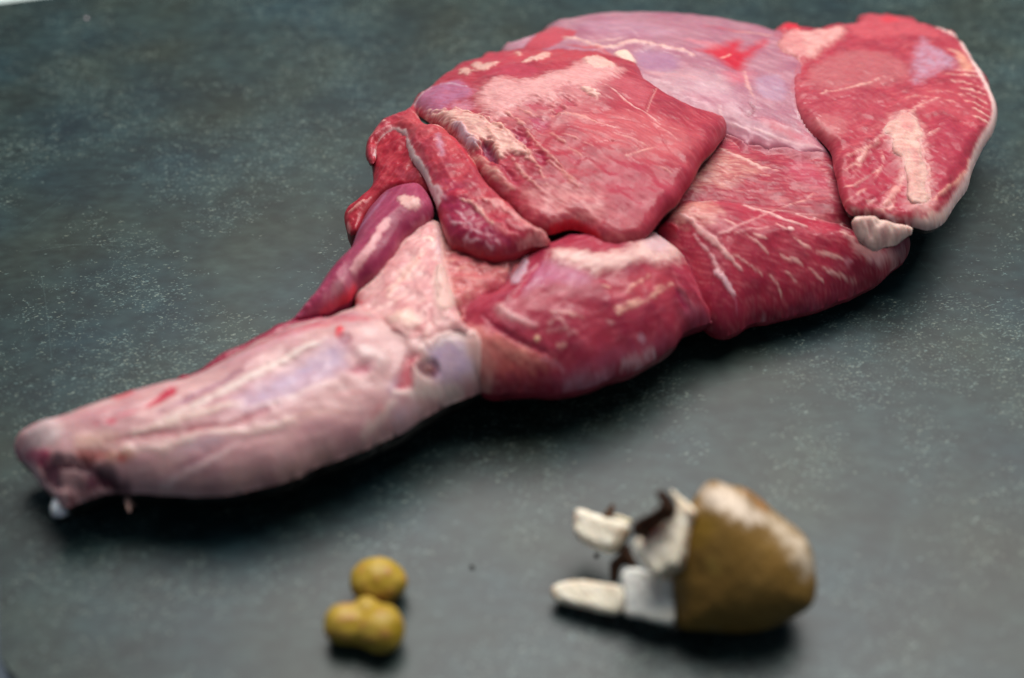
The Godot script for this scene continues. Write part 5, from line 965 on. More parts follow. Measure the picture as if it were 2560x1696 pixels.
	p.area(outline([-24.28, 10.32, -23.87, 10.7, -23.56, 10.97, -23.41, 11.18, -23.34, 11.3, -23.39, 11.32, -23.56, 11.33, -23.79, 11.15, -23.98, 10.89, -24.15, 10.61]), "982444", 0.85, 0.086, 0.043, -0.1, 0.3)
	p.area(outline([-23.03, 11.41, -22.5, 11.73, -22.02, 12, -21.55, 12.27, -21.35, 12.57, -21.54, 12.74, -21.98, 12.59, -22.54, 12.18, -23.12, 11.61, -23.26, 11.39]), "a84460", 0.9, 0.107, 0.086, 0.1, 0)
	p.area(outline([-20.53, 14.33, -20.07, 14.07, -19.58, 13.89, -19.09, 13.73, -18.62, 13.62, -18.16, 13.86, -18.65, 14.09, -19.15, 14.29, -19.65, 14.49, -20.16, 14.66, -20.67, 14.83, -20.97, 14.33]), "a06c70", 0.8, 0.107, 0.107, 0.25, 0.3)
	p.area(outline([-20.41, 14.28, -20.21, 14.18, -20.01, 14.08, -19.81, 13.99, -19.68, 14.09, -19.71, 14.36, -19.9, 14.48, -20.12, 14.57, -20.36, 14.56, -20.51, 14.33]), "6c2034", 0.75, 0.086, 0.086, 0, 0.3)
	p.band(outline([-16.19, 13.79, -16.01, 13.78, -15.83, 13.77, -15.66, 13.71, -15.47, 13.65, -15.22, 13.64, -14.96, 13.58, -14.68, 13.52, -14.41, 13.45, -14.13, 13.38, -13.86, 13.25, -13.57, 13.17, -13.3, 13.08, -13.08, 12.92, -12.87, 12.75, -12.65, 12.63, -12.45, 12.46]), 0.097, "e0c0c0", 0.9, 0.086, 0.043, 0.06, 0)
	p.band(outline([-16.3, 13.69, -16.09, 13.63, -15.87, 13.61, -15.66, 13.55, -15.44, 13.49, -15.19, 13.46, -14.94, 13.38, -14.66, 13.36, -14.41, 13.27, -14.15, 13.22, -13.91, 13.1, -13.65, 13.04, -13.41, 12.92]), 0.107, "a8687c", 0.5, 0.15, 0.065, -0.08, 0)
	p.band(outline([-18.79, 12.3, -18.22, 12.27, -17.66, 12.17, -17.08, 12.15, -16.54, 12.08, -16, 12.04, -15.46, 12.02, -14.94, 12.02, -14.51, 11.97, -14.15, 11.96, -13.85, 11.97, -13.58, 11.96, -13.28, 11.96, -12.98, 11.81, -12.66, 11.61, -12.34, 11.44, -12.04, 11.29, -11.79, 11.1, -11.55, 10.98, -11.33, 10.8, -11.1, 10.62]), 0.172, "b06870", 0.75, 0.172, 0.129, -0.12, 0)
	p.band(outline([-17.58, 12.02, -17.09, 11.87, -16.58, 11.76, -16.09, 11.61, -15.58, 11.52, -15.08, 11.32, -14.54, 11.19, -14.04, 11.07, -13.62, 10.92, -13.31, 10.79, -13.08, 10.68, -12.86, 10.64, -12.64, 10.54]), 0.215, "dcc4ba", 0.8, 0.193, 0.107, 0.1, 0)
	p.band(outline([-17.93, 12.69, -17.42, 12.69, -16.89, 12.7, -16.38, 12.69, -15.86, 12.7, -15.39, 12.57, -14.92, 12.44, -14.45, 12.31, -13.97, 12.2, -13.48, 12.12, -12.98, 12.12, -12.48, 12.06, -11.98, 12, -11.49, 11.86, -11.01, 11.68, -10.53, 11.42, -10.05, 11.23]), 0.193, "d8c0b8", 0.7, 0.193, 0.129, 0.1, 0)
	p.band(outline([-14.41, 13.08, -13.92, 12.92, -13.42, 12.82, -12.93, 12.66, -12.45, 12.47, -11.97, 12.31, -11.48, 12.17, -10.99, 12.04, -10.51, 11.85, -10.03, 11.65, -9.54, 11.45, -9.06, 11.25, -8.57, 11.05]), 0.129, "b8848c", 0.5, 0.172, 0.129, -0.04, 0)
	p.band(outline([-8.58, 10.59, -8.15, 10.53, -7.68, 10.51, -7.28, 10.47, -7.08, 10.53, -7.12, 10.73, -7.34, 10.97, -7.66, 11.22, -8, 11.46, -8.34, 11.7, -8.75, 11.89, -9.17, 12.11, -9.56, 12.4]), 0.129, "c08c90", 0.5, 0.172, 0.129, -0.03, 0)
	p.band(outline([-20.96, 10.79, -20.54, 10.8, -20.13, 10.76, -19.72, 10.77, -19.36, 10.71, -19.08, 10.57, -18.84, 10.43, -18.6, 10.28, -18.33, 10.18, -18.06, 10.02, -17.78, 9.85, -17.49, 9.68, -17.21, 9.51]), 0.129, "c87880", 0.55, 0.15, 0.107, 0, 0)
	p.band(outline([-12.8, 10.92, -12.38, 10.82, -11.94, 10.72, -11.52, 10.62, -11.12, 10.48, -10.74, 10.28, -10.36, 10.11, -10, 9.86, -9.66, 9.65, -9.32, 9.48, -9, 9.33, -8.68, 9.2, -8.36, 9.05]), 0.107, "e0ccc8", 0.6, 0.129, 0.086, 0.05, 0)
	p.band(outline([-10.53, 11.34, -10.25, 11.17, -9.96, 11.05, -9.68, 10.88, -9.37, 10.79, -9.05, 10.74, -8.73, 10.64, -8.4, 10.56, -8.08, 10.47]), 0.129, "d4a89c", 0.5, 0.172, 0.129, 0, 0)
	p.band(outline([-9.12, 9.98, -8.85, 9.86, -8.59, 9.8, -8.31, 9.75, -8.02, 9.63, -7.68, 9.58, -7.33, 9.46, -6.96, 9.34, -6.6, 9.23]), 0.065, "c88488", 0.5, 0.086, 0.086, 0, 0)
	p.band(outline([-7.09, 11, -6.86, 10.74, -6.62, 10.53, -6.39, 10.28, -6.18, 10.06, -6.01, 9.89, -5.86, 9.69, -5.73, 9.5, -5.58, 9.37]), 0.15, "d8c0b8", 0.65, 0.129, 0.086, 0.08, 0)
	p.band(outline([-6.69, 10.35, -6.61, 10.26, -6.54, 10.16, -6.46, 10.07, -6.38, 10, -6.31, 9.9, -6.24, 9.83, -6.16, 9.83, -6.08, 9.76]), 0.129, "c07074", 0.55, 0.129, 0.107, 0, 0)
	p.area(outline([-5.78, 9.76, -5.44, 9.52, -5.07, 9.2, -4.67, 8.97, -4.54, 9.05, -4.69, 9.31, -4.96, 9.58, -5.3, 9.94, -5.67, 10.1, -5.83, 10.04]), "a89cb4", 0.6, 0.49, 0.129, 0, 0.3)
	p.area(outline([-8.6, 5.59, -8.45, 5.53, -8.3, 5.64, -8.24, 5.87, -8.26, 6.11, -8.34, 6.3, -8.48, 6.34, -8.62, 6.29, -8.66, 6.06, -8.65, 5.81]), "d42c3c", 0.95, 0.065, 0.043, 0.1, 0)
	p.area(outline([-8.6, 6.16, -8.41, 6.05, -8.19, 6.03, -7.96, 6.08, -7.83, 6.28, -7.8, 6.61, -7.95, 6.8, -8.17, 6.84, -8.36, 6.66, -8.52, 6.4]), "8c5064", 0.75, 0.245, 0.065, -0.12, 0.3)
	p.area(outline([-7.94, 8.45, -7.64, 8.18, -7.3, 8.01, -6.95, 7.84, -6.6, 7.7, -6.43, 7.91, -6.61, 8.31, -6.89, 8.57, -7.24, 8.67, -7.61, 8.62]), "b04c64", 0.8, 0.245, 0.086, -0.12, 0.3)
	p.area(outline([-7.8, 6.83, -7.28, 6.7, -6.75, 6.7, -6.21, 6.82, -5.87, 7.3, -5.87, 7.86, -6.29, 8.22, -6.78, 8.36, -7.16, 7.91, -7.55, 7.39]), "dcc8c6", 0.6, 0.572, 0.129, 0.2, 0.3)
	p.area(outline([-6.1, 8.92, -5.89, 8.65, -5.64, 8.39, -5.35, 8.15, -5.22, 8.34, -5.22, 8.63, -5.27, 8.9, -5.49, 9.18, -5.8, 9.25, -6.02, 9.17]), "a88ca8", 0.6, 0.408, 0.107, 0, 0.3)
	p.area(outline([-4.82, 6.98, -4.4, 6.47, -3.91, 6.09, -3.4, 5.64, -2.86, 4.98, -2.41, 1.67, -1.75, 5.14, -1.39, 5.93, -1.2, 6.31, -1.16, 6.67, -1.34, 6.99, -1.75, 7.25, -2.26, 7.55, -2.82, 7.84, -3.39, 8.17, -3.95, 8.48, -4.49, 8.68, -4.88, 8.55, -4.89, 8.08, -4.93, 7.55]), "d8b8b4", 0.9, 0.327, 0.107, 0.3, 0)
	p.area(outline([-4.19, 6.85, -3.85, 6.56, -3.47, 6.28, -3.07, 6.1, -2.66, 6.07, -2.31, 6.17, -2.08, 6.45, -1.9, 6.64, -1.79, 6.87, -1.87, 7.15, -2.2, 7.37, -2.58, 7.62, -3, 7.81, -3.41, 7.95, -3.78, 8.01, -3.95, 7.83, -4.03, 7.53, -4.09, 7.17]), "a890b0", 0.85, 0.408, 0.107, -0.05, 0.3)
	p.band(outline([-3.98, 6.88, -3.76, 6.71, -3.54, 6.52, -3.33, 6.31, -3.14, 6.21, -2.96, 6.21, -2.8, 6.31, -2.65, 6.4, -2.49, 6.47]), 0.086, "e4d2cc", 0.5, 0.107, 0.086, 0.04, 0)
	p.area(outline([-5.21, 7.22, -4.89, 7.07, -4.55, 7.04, -4.26, 7.21, -4.46, 7.42, -4.74, 7.69, -4.76, 7.95, -4.73, 8.28, -4.75, 8.53, -5.02, 8.8, -5.35, 8.96, -5.64, 8.95, -5.59, 8.64, -5.48, 8.29, -5.33, 7.96, -5.27, 7.59]), "bc4454", 0.85, 0.245, 0.086, -0.2, 0.3)
	p.area(outline([-4.59, 7.71, -4.47, 7.48, -4.27, 7.32, -4.04, 7.22, -3.81, 7.2, -3.62, 7.27, -3.5, 7.39, -3.52, 7.54, -3.64, 7.72, -3.82, 7.93, -4.04, 8.03, -4.27, 8.06, -4.45, 8.05, -4.55, 7.93]), "682a3c", 0.85, 0.107, 0.107, -0.3, 0.3)
	p.area(outline([-4.28, 7.57, -4.14, 7.49, -3.99, 7.42, -3.85, 7.44, -3.75, 7.49, -3.79, 7.64, -3.92, 7.69, -4.07, 7.77, -4.2, 7.81, -4.27, 7.67]), "805048", 0.7, 0.086, 0.043, 0.15, 0.3)
	p.area(outline([-2.47, 1.14, -1.77, 0.9, -1.06, 1.06, -0.51, 1.77, -0.16, 2.71, 0.03, 6.01, 0.06, 6.38, 0, 6.62, -0.19, 6.7, -0.74, 7.26, -1.39, 7.54, -2.06, 7.65, -2.72, 7.85, -2.28, 7.58, -1.76, 7.26, -1.32, 6.95, -1.04, 6.63, -1.12, 6.29, -1.44, 5.87, -2.01, 1.95]), "cc6a62", 0.8, 0.572, 0.172, 0, 0.3)
	p.area(outline([-3.57, 8.41, -2.95, 7.95, -2.29, 7.61, -1.61, 7.22, -0.91, 6.92, -0.67, 7.55, -1.25, 8.04, -1.92, 8.3, -2.59, 8.56, -3.24, 8.87, -3.9, 9.13, -4.02, 8.74]), "b85060", 0.5, 0.572, 0.172, 0, 0.3)
	p.band(outline([-5.69, 9.09, -5.41, 8.95, -5.13, 8.86, -4.85, 8.73, -4.57, 8.62, -4.29, 8.49, -4.01, 8.39, -3.72, 8.3, -3.45, 8.17, -3.18, 7.99, -2.92, 7.85, -2.66, 7.76, -2.4, 7.61]), 0.129, "e4d0c8", 0.7, 0.107, 0.086, 0.1, 0)
	p.area(outline([-12.93, 13.52, -11.93, 13.18, -10.91, 12.87, -9.9, 12.46, -8.91, 11.9, -8.21, 11.72, -9.14, 12.14, -10.05, 12.87, -11.05, 13.28, -12.07, 13.61, -13.08, 13.92, -14.17, 13.97, -14.94, 13.94, -13.91, 13.82]), "b8948c", 0.45, 0.735, 0.172, 0, 0.3)
	return p


func shape_knee_tissue() -> Piece:
	var p := Piece.new(self, outline([-11.65, 3.67, -11.48, 3.42, -11.18, 3.45, -10.86, 3.42, -10.52, 3.42, -10.21, 3.36, -9.91, 3.29, -9.59, 3.28, -9.24, 3.26, -8.87, 3.15, -8.46, 3, -8.08, 2.68, -8.11, 2.16, -8.22, 1.69, -8.01, 1.32, -7.76, 0.98, -7.61, 0.59, -7.41, 0.22, -7.17, -0.1, -6.96, -0.44, -6.78, -0.83, -6.62, -1.27, -6.45, -1.74, -6.26, -2.19, -6.04, -2.57, -5.83, -2.92, -5.62, -3.24, -5.38, -3.53, -5.12, -3.79, -4.87, -3.99, -4.64, -4.06, -4.49, -4.09, -4.23, -4.02, -3.97, -3.65, -3.76, -3.11, -3.61, -2.52, -3.53, -1.92, -3.48, -1.33, -3.46, -0.76, -3.45, -0.19, -3.41, 0.38, -3.34, 0.94, -3.24, 1.48, -3.15, 2.03, -3.06, 2.58, -2.97, 3.11, -2.83, 3.59, -2.69, 4.06, -2.56, 4.54, -2.41, 5.05, -2.12, 5.49, -2.11, 5.9, -2.47, 5.76, -2.88, 5.77, -3.2, 6.01, -3.55, 6.13, -3.76, 6.45, -3.85, 6.85, -4.15, 6.94, -4.17, 6.66, -4.51, 6.41, -4.78, 6.74, -4.72, 6.99, -4.97, 7.05, -5.19, 6.77, -5.43, 6.51, -5.75, 6.42, -6.07, 6.34, -6.4, 6.25, -6.73, 6.15, -7, 5.92, -7.26, 5.63, -7.61, 5.38, -7.97, 5.07, -8.26, 4.67, -8.62, 4.35, -9.03, 4.15, -9.44, 3.97, -9.83, 3.88, -10.17, 3.87, -10.49, 3.9, -10.84, 3.78, -11.27, 3.71]),
		[5.847592, 0.209252, 0.017256, 0, 0, 0], 1.2, 2.4, 1.8)
	p.flesh({"base": "d4a0a0", "dark": "c06c74", "pale": "e4c8bc", "fibres": 0.36, "fine": 2.2, "blotch": 0.45, "blotch_size": 2, "wave": 0.2, "ridge": 0.022, "seed": 111, "step": 0.08, "angle": -0.765})
	p.band(outline([-11.76, 3.59, -11.5, 3.62, -11.24, 3.65, -10.98, 3.69, -10.7, 3.73, -10.43, 3.73, -10.15, 3.74, -9.87, 3.7, -9.56, 3.76, -9.23, 3.82, -8.89, 3.88, -8.54, 3.95, -8.19, 4.06]), 0.236, "bc3450", 0.75, 0.172, 0.172, 0, 0.5)
	p.band(outline([-11.37, 3, -11.14, 2.87, -10.9, 2.75, -10.67, 2.62, -10.43, 2.5, -10.18, 2.36, -9.92, 2.23, -9.67, 2.1, -9.42, 1.99, -9.18, 1.92, -8.96, 1.87, -8.45, 3.62, -8.22, 3.68]), 0.193, "c4465a", 0.65, 0.15, 0.172, 0, 0.5)
	p.band(outline([-9.76, 1.18, -9.6, 1.18, -9.43, 1.19, -9.26, 1.19, -9.09, 1.18, -8.93, 1.13, -8.76, 1.07, -8.6, 1, -8.44, 0.97, -8.16, 1.91, -7.96, 2.37, -7.79, 2.74, -7.61, 3.1]), 0.107, "cc2034", 0.85, 0.086, 0.107, 0.05, 0)
	p.band(outline([-8.88, 3.88, -8.57, 3.89, -8.24, 3.95, -7.93, 4.02, -7.66, 4, -7.43, 4.05, -7.24, 4, -7.06, 4.02, -6.87, 3.98]), 0.15, "c84858", 0.6, 0.129, 0.129, 0, 0.5)
	p.band(outline([-6.85, 4.42, -6.7, 4.63, -6.56, 4.8, -6.41, 5.02, -6.28, 5.2, -6.16, 5.4, -6.05, 5.57, -5.93, 5.73, -5.8, 5.89, -5.65, 6.03, -5.49, 6.17, -5.32, 6.3, -5.15, 6.48]), 0.193, "d47078", 0.65, 0.193, 0.107, -0.05, 0)
	p.band(outline([-4.29, 5.49, -4.38, 5.65, -4.47, 5.76, -4.56, 5.91, -4.66, 6.05, -4.77, 6.2, -4.89, 6.33, -5.02, 6.46, -5.15, 6.48]), 0.193, "cc5c68", 0.65, 0.193, 0.107, -0.1, 0)
	p.area(outline([-6.23, 4.87, -5.98, 4.74, -5.69, 4.61, -5.38, 4.56, -5.05, 4.64, -4.74, 4.82, -4.48, 5.14, -4.42, 5.5, -4.57, 5.75, -4.87, 5.8, -5.19, 5.76, -5.51, 5.66, -5.83, 5.54, -6.12, 5.31]), "ecd0bc", 0.75, 0.49, 0.129, 0.2, 0.3)
	p.area(outline([-8.54, 4.26, -8.15, 4.4, -7.75, 4.55, -7.35, 4.76, -6.96, 4.91, -6.6, 5.27, -6.41, 5.66, -6.42, 5.95, -6.63, 6.09, -7.02, 5.85, -7.4, 5.48, -7.79, 5.18, -8.2, 4.74, -8.5, 4.41]), "e2c4c0", 0.6, 0.572, 0.129, 0.2, 0.3)
	p.band(outline([-6.27, 3.26, -6.13, 2.93, -5.99, 2.66, -5.84, 2.39, -5.69, 2.06, -5.54, 1.81, -5.39, 1.5, -5.24, 1.25, -5.1, 0.94, -4.97, 0.68, -4.85, 0.37, -4.74, 0.05, -4.63, -0.33]), 0.258, "ecd0bc", 0.6, 0.193, 0.193, 0.03, 0.5)
	p.band(outline([-5.98, 2.82, -5.83, 2.52, -5.69, 2.15, -5.54, 1.85, -5.4, 1.51, -5.26, 1.24, -5.13, 0.93, -4.99, 0.68, -4.86, 0.37]), 0.086, "d08080", 0.5, 0.086, 0.107, 0, 0.5)
	p.area(outline([-3.98, -2.2, -3.79, -5.42, -3.68, -4.69, -3.54, -1.61, -3.54, -0.71, -3.59, 0.16, -3.78, 0.75, -3.91, 0.07, -3.97, -0.63, -4, -1.35]), "b892a6", 0.85, 0.107, 0.065, 0.05, 0.3)
	p.band(outline([-4.67, -1.32, -4.58, -1.33, -4.49, -1.35, -4.4, -1.41, -4.32, -1.38, -4.26, -1.3, -4.2, -1.18, -4.15, -1.11, -4.1, -0.99]), 0.107, "f0d8c8", 0.7, 0.086, 0.086, 0.06, 0)
	p.area(outline([-4.86, 0.36, -4.83, 0.32, -4.78, 0.31, -4.75, 0.36, -4.74, 0.43, -4.74, 0.5, -4.77, 0.54, -4.82, 0.54, -4.85, 0.5, -4.87, 0.43]), "cc2c3c", 0.9, 0.043, 0.021, 0, 0)
	p.band(outline([-4.07, 4.69, -4.05, 4.89, -4.04, 5.14, -4.02, 5.33, -3.98, 5.49, -3.92, 5.55, -3.84, 5.63, -3.75, 5.71, -3.66, 5.79]), 0.086, "c87074", 0.6, 0.107, 0.065, -0.1, 0)
	return p


func shape_tendon_end() -> Piece:
	var p := Piece.new(self, outline([-3.92, 0.85, -3.74, 0.74, -3.56, 0.81, -3.38, 1.11, -3.31, 1.56, -3.23, 2.05, -3.09, 2.53, -2.93, 3, -2.85, 3.49, -2.83, 3.98, -2.87, 4.45, -3.04, 4.83, -3.3, 5.06, -3.51, 5.17, -3.65, 5.21, -3.84, 5.06, -3.99, 4.69, -4.07, 4.21, -4.09, 3.71, -4.09, 3.21, -4.11, 2.7, -4.11, 2.19, -4.07, 1.68, -4.03, 1.2]),
		[5.6, 0, 0, 0, 0, 0], 0.7, 0.8, 0.6)
	p.flesh({"base": "d8b4ac", "dark": "c48c8a", "pale": "e8ccc2", "fibres": 0.29, "fine": 2, "blotch_size": 1, "wave": 0.15, "seed": 121, "step": 0.07, "angle": 1.402})
	p.area(outline([-3.72, 5.09, -3.55, 5.06, -3.35, 4.97, -3.17, 4.91, -3.1, 4.96, -3.18, 5.23, -3.32, 5.45, -3.52, 5.53, -3.7, 5.4, -3.75, 5.12]), "8c5c66", 0.8, 0.107, 0.043, -0.1, 0.3)
	p.band(outline([-3.58, 2.12, -3.5, 2.56, -3.42, 2.98, -3.34, 3.39, -3.28, 3.74, -3.23, 4.04, -3.19, 4.31, -3.16, 4.52, -3.13, 4.69]), 0.065, "d09a98", 0.5, 0.086, 0.065, 0, 0)
	return p


func shape_calf_muscle() -> Piece:
	var p := Piece.new(self, outline([-6.11, -6.47, -6.46, -6.38, -6.84, -6.35, -7.07, -6.55, -7.14, -6.7, -7.34, -6.65, -7.48, -6.29, -7.64, -5.85, -7.89, -5.45, -8.12, -5.01, -8.27, -4.53, -8.38, -4.02, -8.49, -3.52, -8.59, -3.02, -8.64, -2.51, -8.69, -2.02, -8.82, -1.56, -9.05, -1.19, -9.3, -0.86, -9.52, -0.52, -9.71, -0.15, -9.88, 0.22, -10.05, 0.6, -10.18, 1, -10.3, 1.42, -10.46, 1.81, -10.68, 2.16, -10.94, 2.46, -11.22, 2.73, -11.57, 2.9, -11.85, 3.16, -11.52, 3.37, -11.15, 3.21, -10.77, 3.13, -10.43, 3.09, -10.2, 2.99, -10.05, 2.93, -9.94, 2.92, -9.86, 2.9, -9.74, 2.86, -9.57, 2.8, -9.36, 2.7, -9.13, 2.55, -8.89, 2.41, -8.63, 2.38, -8.35, 2.28, -8.21, 1.94, -8.04, 1.55, -7.72, 1.31, -7.41, 1.2, -7.13, 1.09, -6.88, 0.88, -6.67, 0.58, -6.47, 0.24, -6.29, -0.12, -6.12, -0.5, -5.99, -0.92, -5.86, -1.36, -5.62, -1.75, -5.32, -2.06, -5.02, -2.37, -4.68, -2.69, -4.35, -3.08, -4.2, -3.65, -4.28, -4.3, -4.46, -4.98, -4.67, -5.64, -4.94, -6.19, -5.32, -6.37, -5.55, -6.32, -5.8, -6.39]),
		[7.593078, 0.37733, 0.074609, 0, 0, 0], 1.7, 2.2, 1.7)
	p.flesh({"base": "9b3d5b", "dark": "822546", "pale": "ba7083", "fibres": 0.25, "fine": 3, "blotch": 0.5, "blotch_size": 2.2, "wave": 0.08, "ridge": 0.011, "seed": 131, "step": 0.08, "angle": 2.133})
	p.area(outline([-6.64, -1.97, -6.19, -2.24, -5.7, -2.28, -5.27, -2.28, -4.82, -2.65, -4.45, -3.04, -4.32, -3.24, -4.56, -2.85, -4.83, -2.55, -5.11, -2.33, -5.38, -2.04, -5.67, -1.69, -5.98, -0.99, -6.34, -0.09, -6.71, 0.63, -7.11, 0.99, -7.52, 1.19, -7.97, 1.47, -8.15, 1.78, -8.09, 1.48, -7.93, 1.22, -7.69, 0.88, -7.41, 0.56, -7.21, 0.05, -7.04, -0.56, -6.88, -1.32]), "7c1a3e", 0.82, 0.327, 0.107, -0.05, 0.3)
	p.area(outline([-6.22, -1.74, -5.95, -2.01, -5.73, -1.91, -5.72, -1.76, -5.84, -1.47, -5.97, -1.05, -6.15, -0.47, -6.2, -0.57, -6.21, -0.88, -6.22, -1.27]), "a85068", 0.6, 0.245, 0.107, 0, 0.3)
	p.area(outline([-6.91, -2.37, -6.6, -2.34, -6.42, -2.03, -6.56, -1.67, -6.75, -1.28, -6.88, -0.84, -7.01, -0.47, -7.14, -0.11, -7.27, 0.25, -7.43, 0.52, -7.59, 0.72, -7.76, 0.92, -7.98, 1.1, -8.27, 1.22, -8.39, 1.07, -8.22, 0.82, -8.07, 0.55, -7.91, 0.28, -7.74, 0.02, -7.59, -0.32, -7.43, -0.66, -7.28, -1.08, -7.13, -1.44, -7.04, -1.91]), "d0989c", 0.9, 0.065, 0.129, 0.06, 0)
	p.area(outline([-6.14, -3.82, -5.98, -4, -5.76, -4.04, -5.52, -3.92, -5.3, -3.81, -5.08, -3.64, -4.91, -3.46, -4.93, -3.27, -5.09, -3.02, -5.3, -2.93, -5.52, -2.88, -5.74, -2.89, -5.91, -3.06, -6.07, -3.37]), "dcb0a8", 0.88, 0.086, 0.15, 0.05, 0.3)
	p.area(outline([-8.96, 1.68, -8.64, 1.49, -8.31, 1.35, -8.1, 1.31, -8.24, 1.67, -8.41, 2.06, -8.66, 2.24, -8.96, 2.34, -9.25, 2.54, -9.57, 2.63, -9.65, 2.6, -9.5, 2.38, -9.34, 2.17, -9.18, 1.9]), "c49098", 0.75, 0.245, 0.15, 0.03, 0.3)
	p.area(outline([-8.62, 1.75, -8.46, 1.47, -8.25, 1.29, -8.08, 1.27, -8.12, 1.42, -8.24, 1.66, -8.38, 1.98, -8.55, 2.19, -8.67, 2.12, -8.68, 1.96]), "8c2c50", 0.7, 0.086, 0.107, -0.04, 0.3)
	p.band(outline([-8.73, 2.36, -8.63, 2.31, -8.52, 2.33, -8.42, 2.28, -8.34, 2.15, -8.27, 2.07, -8.22, 1.91, -8.16, 1.81, -8.12, 1.64]), 0.107, "d01c30", 0.85, 0.086, 0.086, 0.05, 0)
	p.band(outline([-9.86, 2.88, -9.66, 2.79, -9.47, 2.7, -9.27, 2.61, -9.06, 2.46, -8.81, 2.4, -8.54, 2.33, -8.28, 2.07, -8.06, 1.59]), 0.129, "c83c50", 0.7, 0.107, 0.129, 0, 0)
	p.band(outline([-6.86, -5.07, -6.98, -4.74, -7.1, -4.41, -7.23, -4.16, -7.36, -3.9, -7.52, -3.71, -7.66, -3.45, -7.82, -3.25, -7.97, -3.03, -8.12, -2.87, -8.26, -2.69, -8.41, -2.58, -8.82, -4.36]), 0.215, "b07c9c", 0.55, 0.258, 0.086, 0, 0)  # lilac sheen along the upper left edge, put into the colour
	p.area(outline([-5.98, -1, -5.95, -1.1, -5.91, -1.23, -5.89, -1.24, -5.9, -1.32, -5.9, -1.24, -5.94, -1.14, -5.97, -1.01, -5.99, -1, -5.99, -1]), "e8c0b8", 0.95, 0.043, 0, 0.05, 0)
	p.band(outline([-5.41, -2.29, -5.27, -2.33, -5.14, -2.43, -5, -2.48, -4.87, -2.56, -4.75, -2.72, -4.64, -2.84, -4.51, -2.9, -4.4, -3.11]), 0.065, "c88494", 0.5, 0.065, 0.086, 0, 0)
	return p


func shape_hidden_flesh() -> Piece:
	var p := Piece.new(self, outline([-8.42, -12.07, -8.36, -12.69, -8.21, -13.23, -8.02, -13.59, -7.81, -13.77, -7.42, -13.72, -6.99, -13.54, -6.58, -13.08, -6.24, -12.49, -5.86, -11.82, -5.5, -11.2, -5.17, -10.56, -4.91, -9.97, -4.68, -9.35, -4.47, -8.75, -4.26, -8.11, -4.15, -7.47, -4.21, -6.93, -4.38, -6.65, -4.66, -6.68, -5.03, -6.94, -5.49, -7.26, -5.95, -7.58, -6.37, -7.81, -6.73, -7.94, -7.06, -7.94, -7.36, -7.85, -7.64, -7.71, -7.91, -7.44, -8.17, -7.05, -8.37, -6.74, -8.47, -6.44, -8.59, -6.07, -8.76, -5.64, -9.1, -5.63, -9.39, -6.27, -9.59, -7.05, -9.67, -7.66, -9.57, -8.02, -9.29, -8.24, -8.94, -8.37, -8.63, -8.56, -8.35, -8.75, -8.15, -9.04, -8.07, -9.54, -8.11, -10.17, -8.21, -10.81, -8.33, -11.44]),
		[6.911383, 0.508663, -0.081669, 0, 0, 0], 0.6, 2.4, 0.8)
	p.flesh({"base": "a32938", "dark": "82172d", "pale": "c16667", "fibres": 0.22, "fine": 3, "blotch_size": 1.5, "wave": 0.2, "seed": 141, "step": 0.08, "angle": 2.232})
	p.band(outline([-9.34, -7.25, -9.21, -7.28, -9.07, -7.24, -8.94, -7.27, -8.83, -7.35, -8.73, -7.42, -8.63, -7.48, -8.54, -7.54, -8.45, -7.59]), 0.129, "dc9c94", 0.7, 0.107, 0.086, 0.1, 0)
	p.band(outline([-9.38, -6.58, -9.17, -5.84]), 0.129, "d08888", 0.7, 0.107, 0.086, 0.1, 0)
	p.band(outline([-7.18, -8.32, -7.03, -8.29, -6.89, -8.27, -6.73, -8.23, -6.55, -8.1, -6.32, -7.99, -6.07, -7.79, -5.81, -7.64, -5.59, -7.44, -5.43, -7.33, -5.29, -7.23, -5.17, -7.13, -5.04, -7.04]), 0.129, "98142c", 0.8, 0.086, 0.065, 0.08, 0)
	p.area(outline([-6.76, -9.19, -6.37, -8.98, -5.99, -8.66, -5.61, -8.36, -5.3, -7.89, -5.24, -7.45, -5.61, -7.68, -5.98, -7.93, -6.36, -8.19, -6.66, -8.65]), "a44858", 0.6, 0.286, 0.172, 0, 0.3)
	p.band(outline([-9.14, -6.14, -9.1, -6.19, -9.04, -6.21, -9, -6.24, -8.98, -6.25, -8.98, -6.12, -9, -6.02, -9.02, -5.89, -9.04, -5.78]), 0.065, "8c1428", 0.8, 0.065, 0.043, -0.1, 0)
	return p


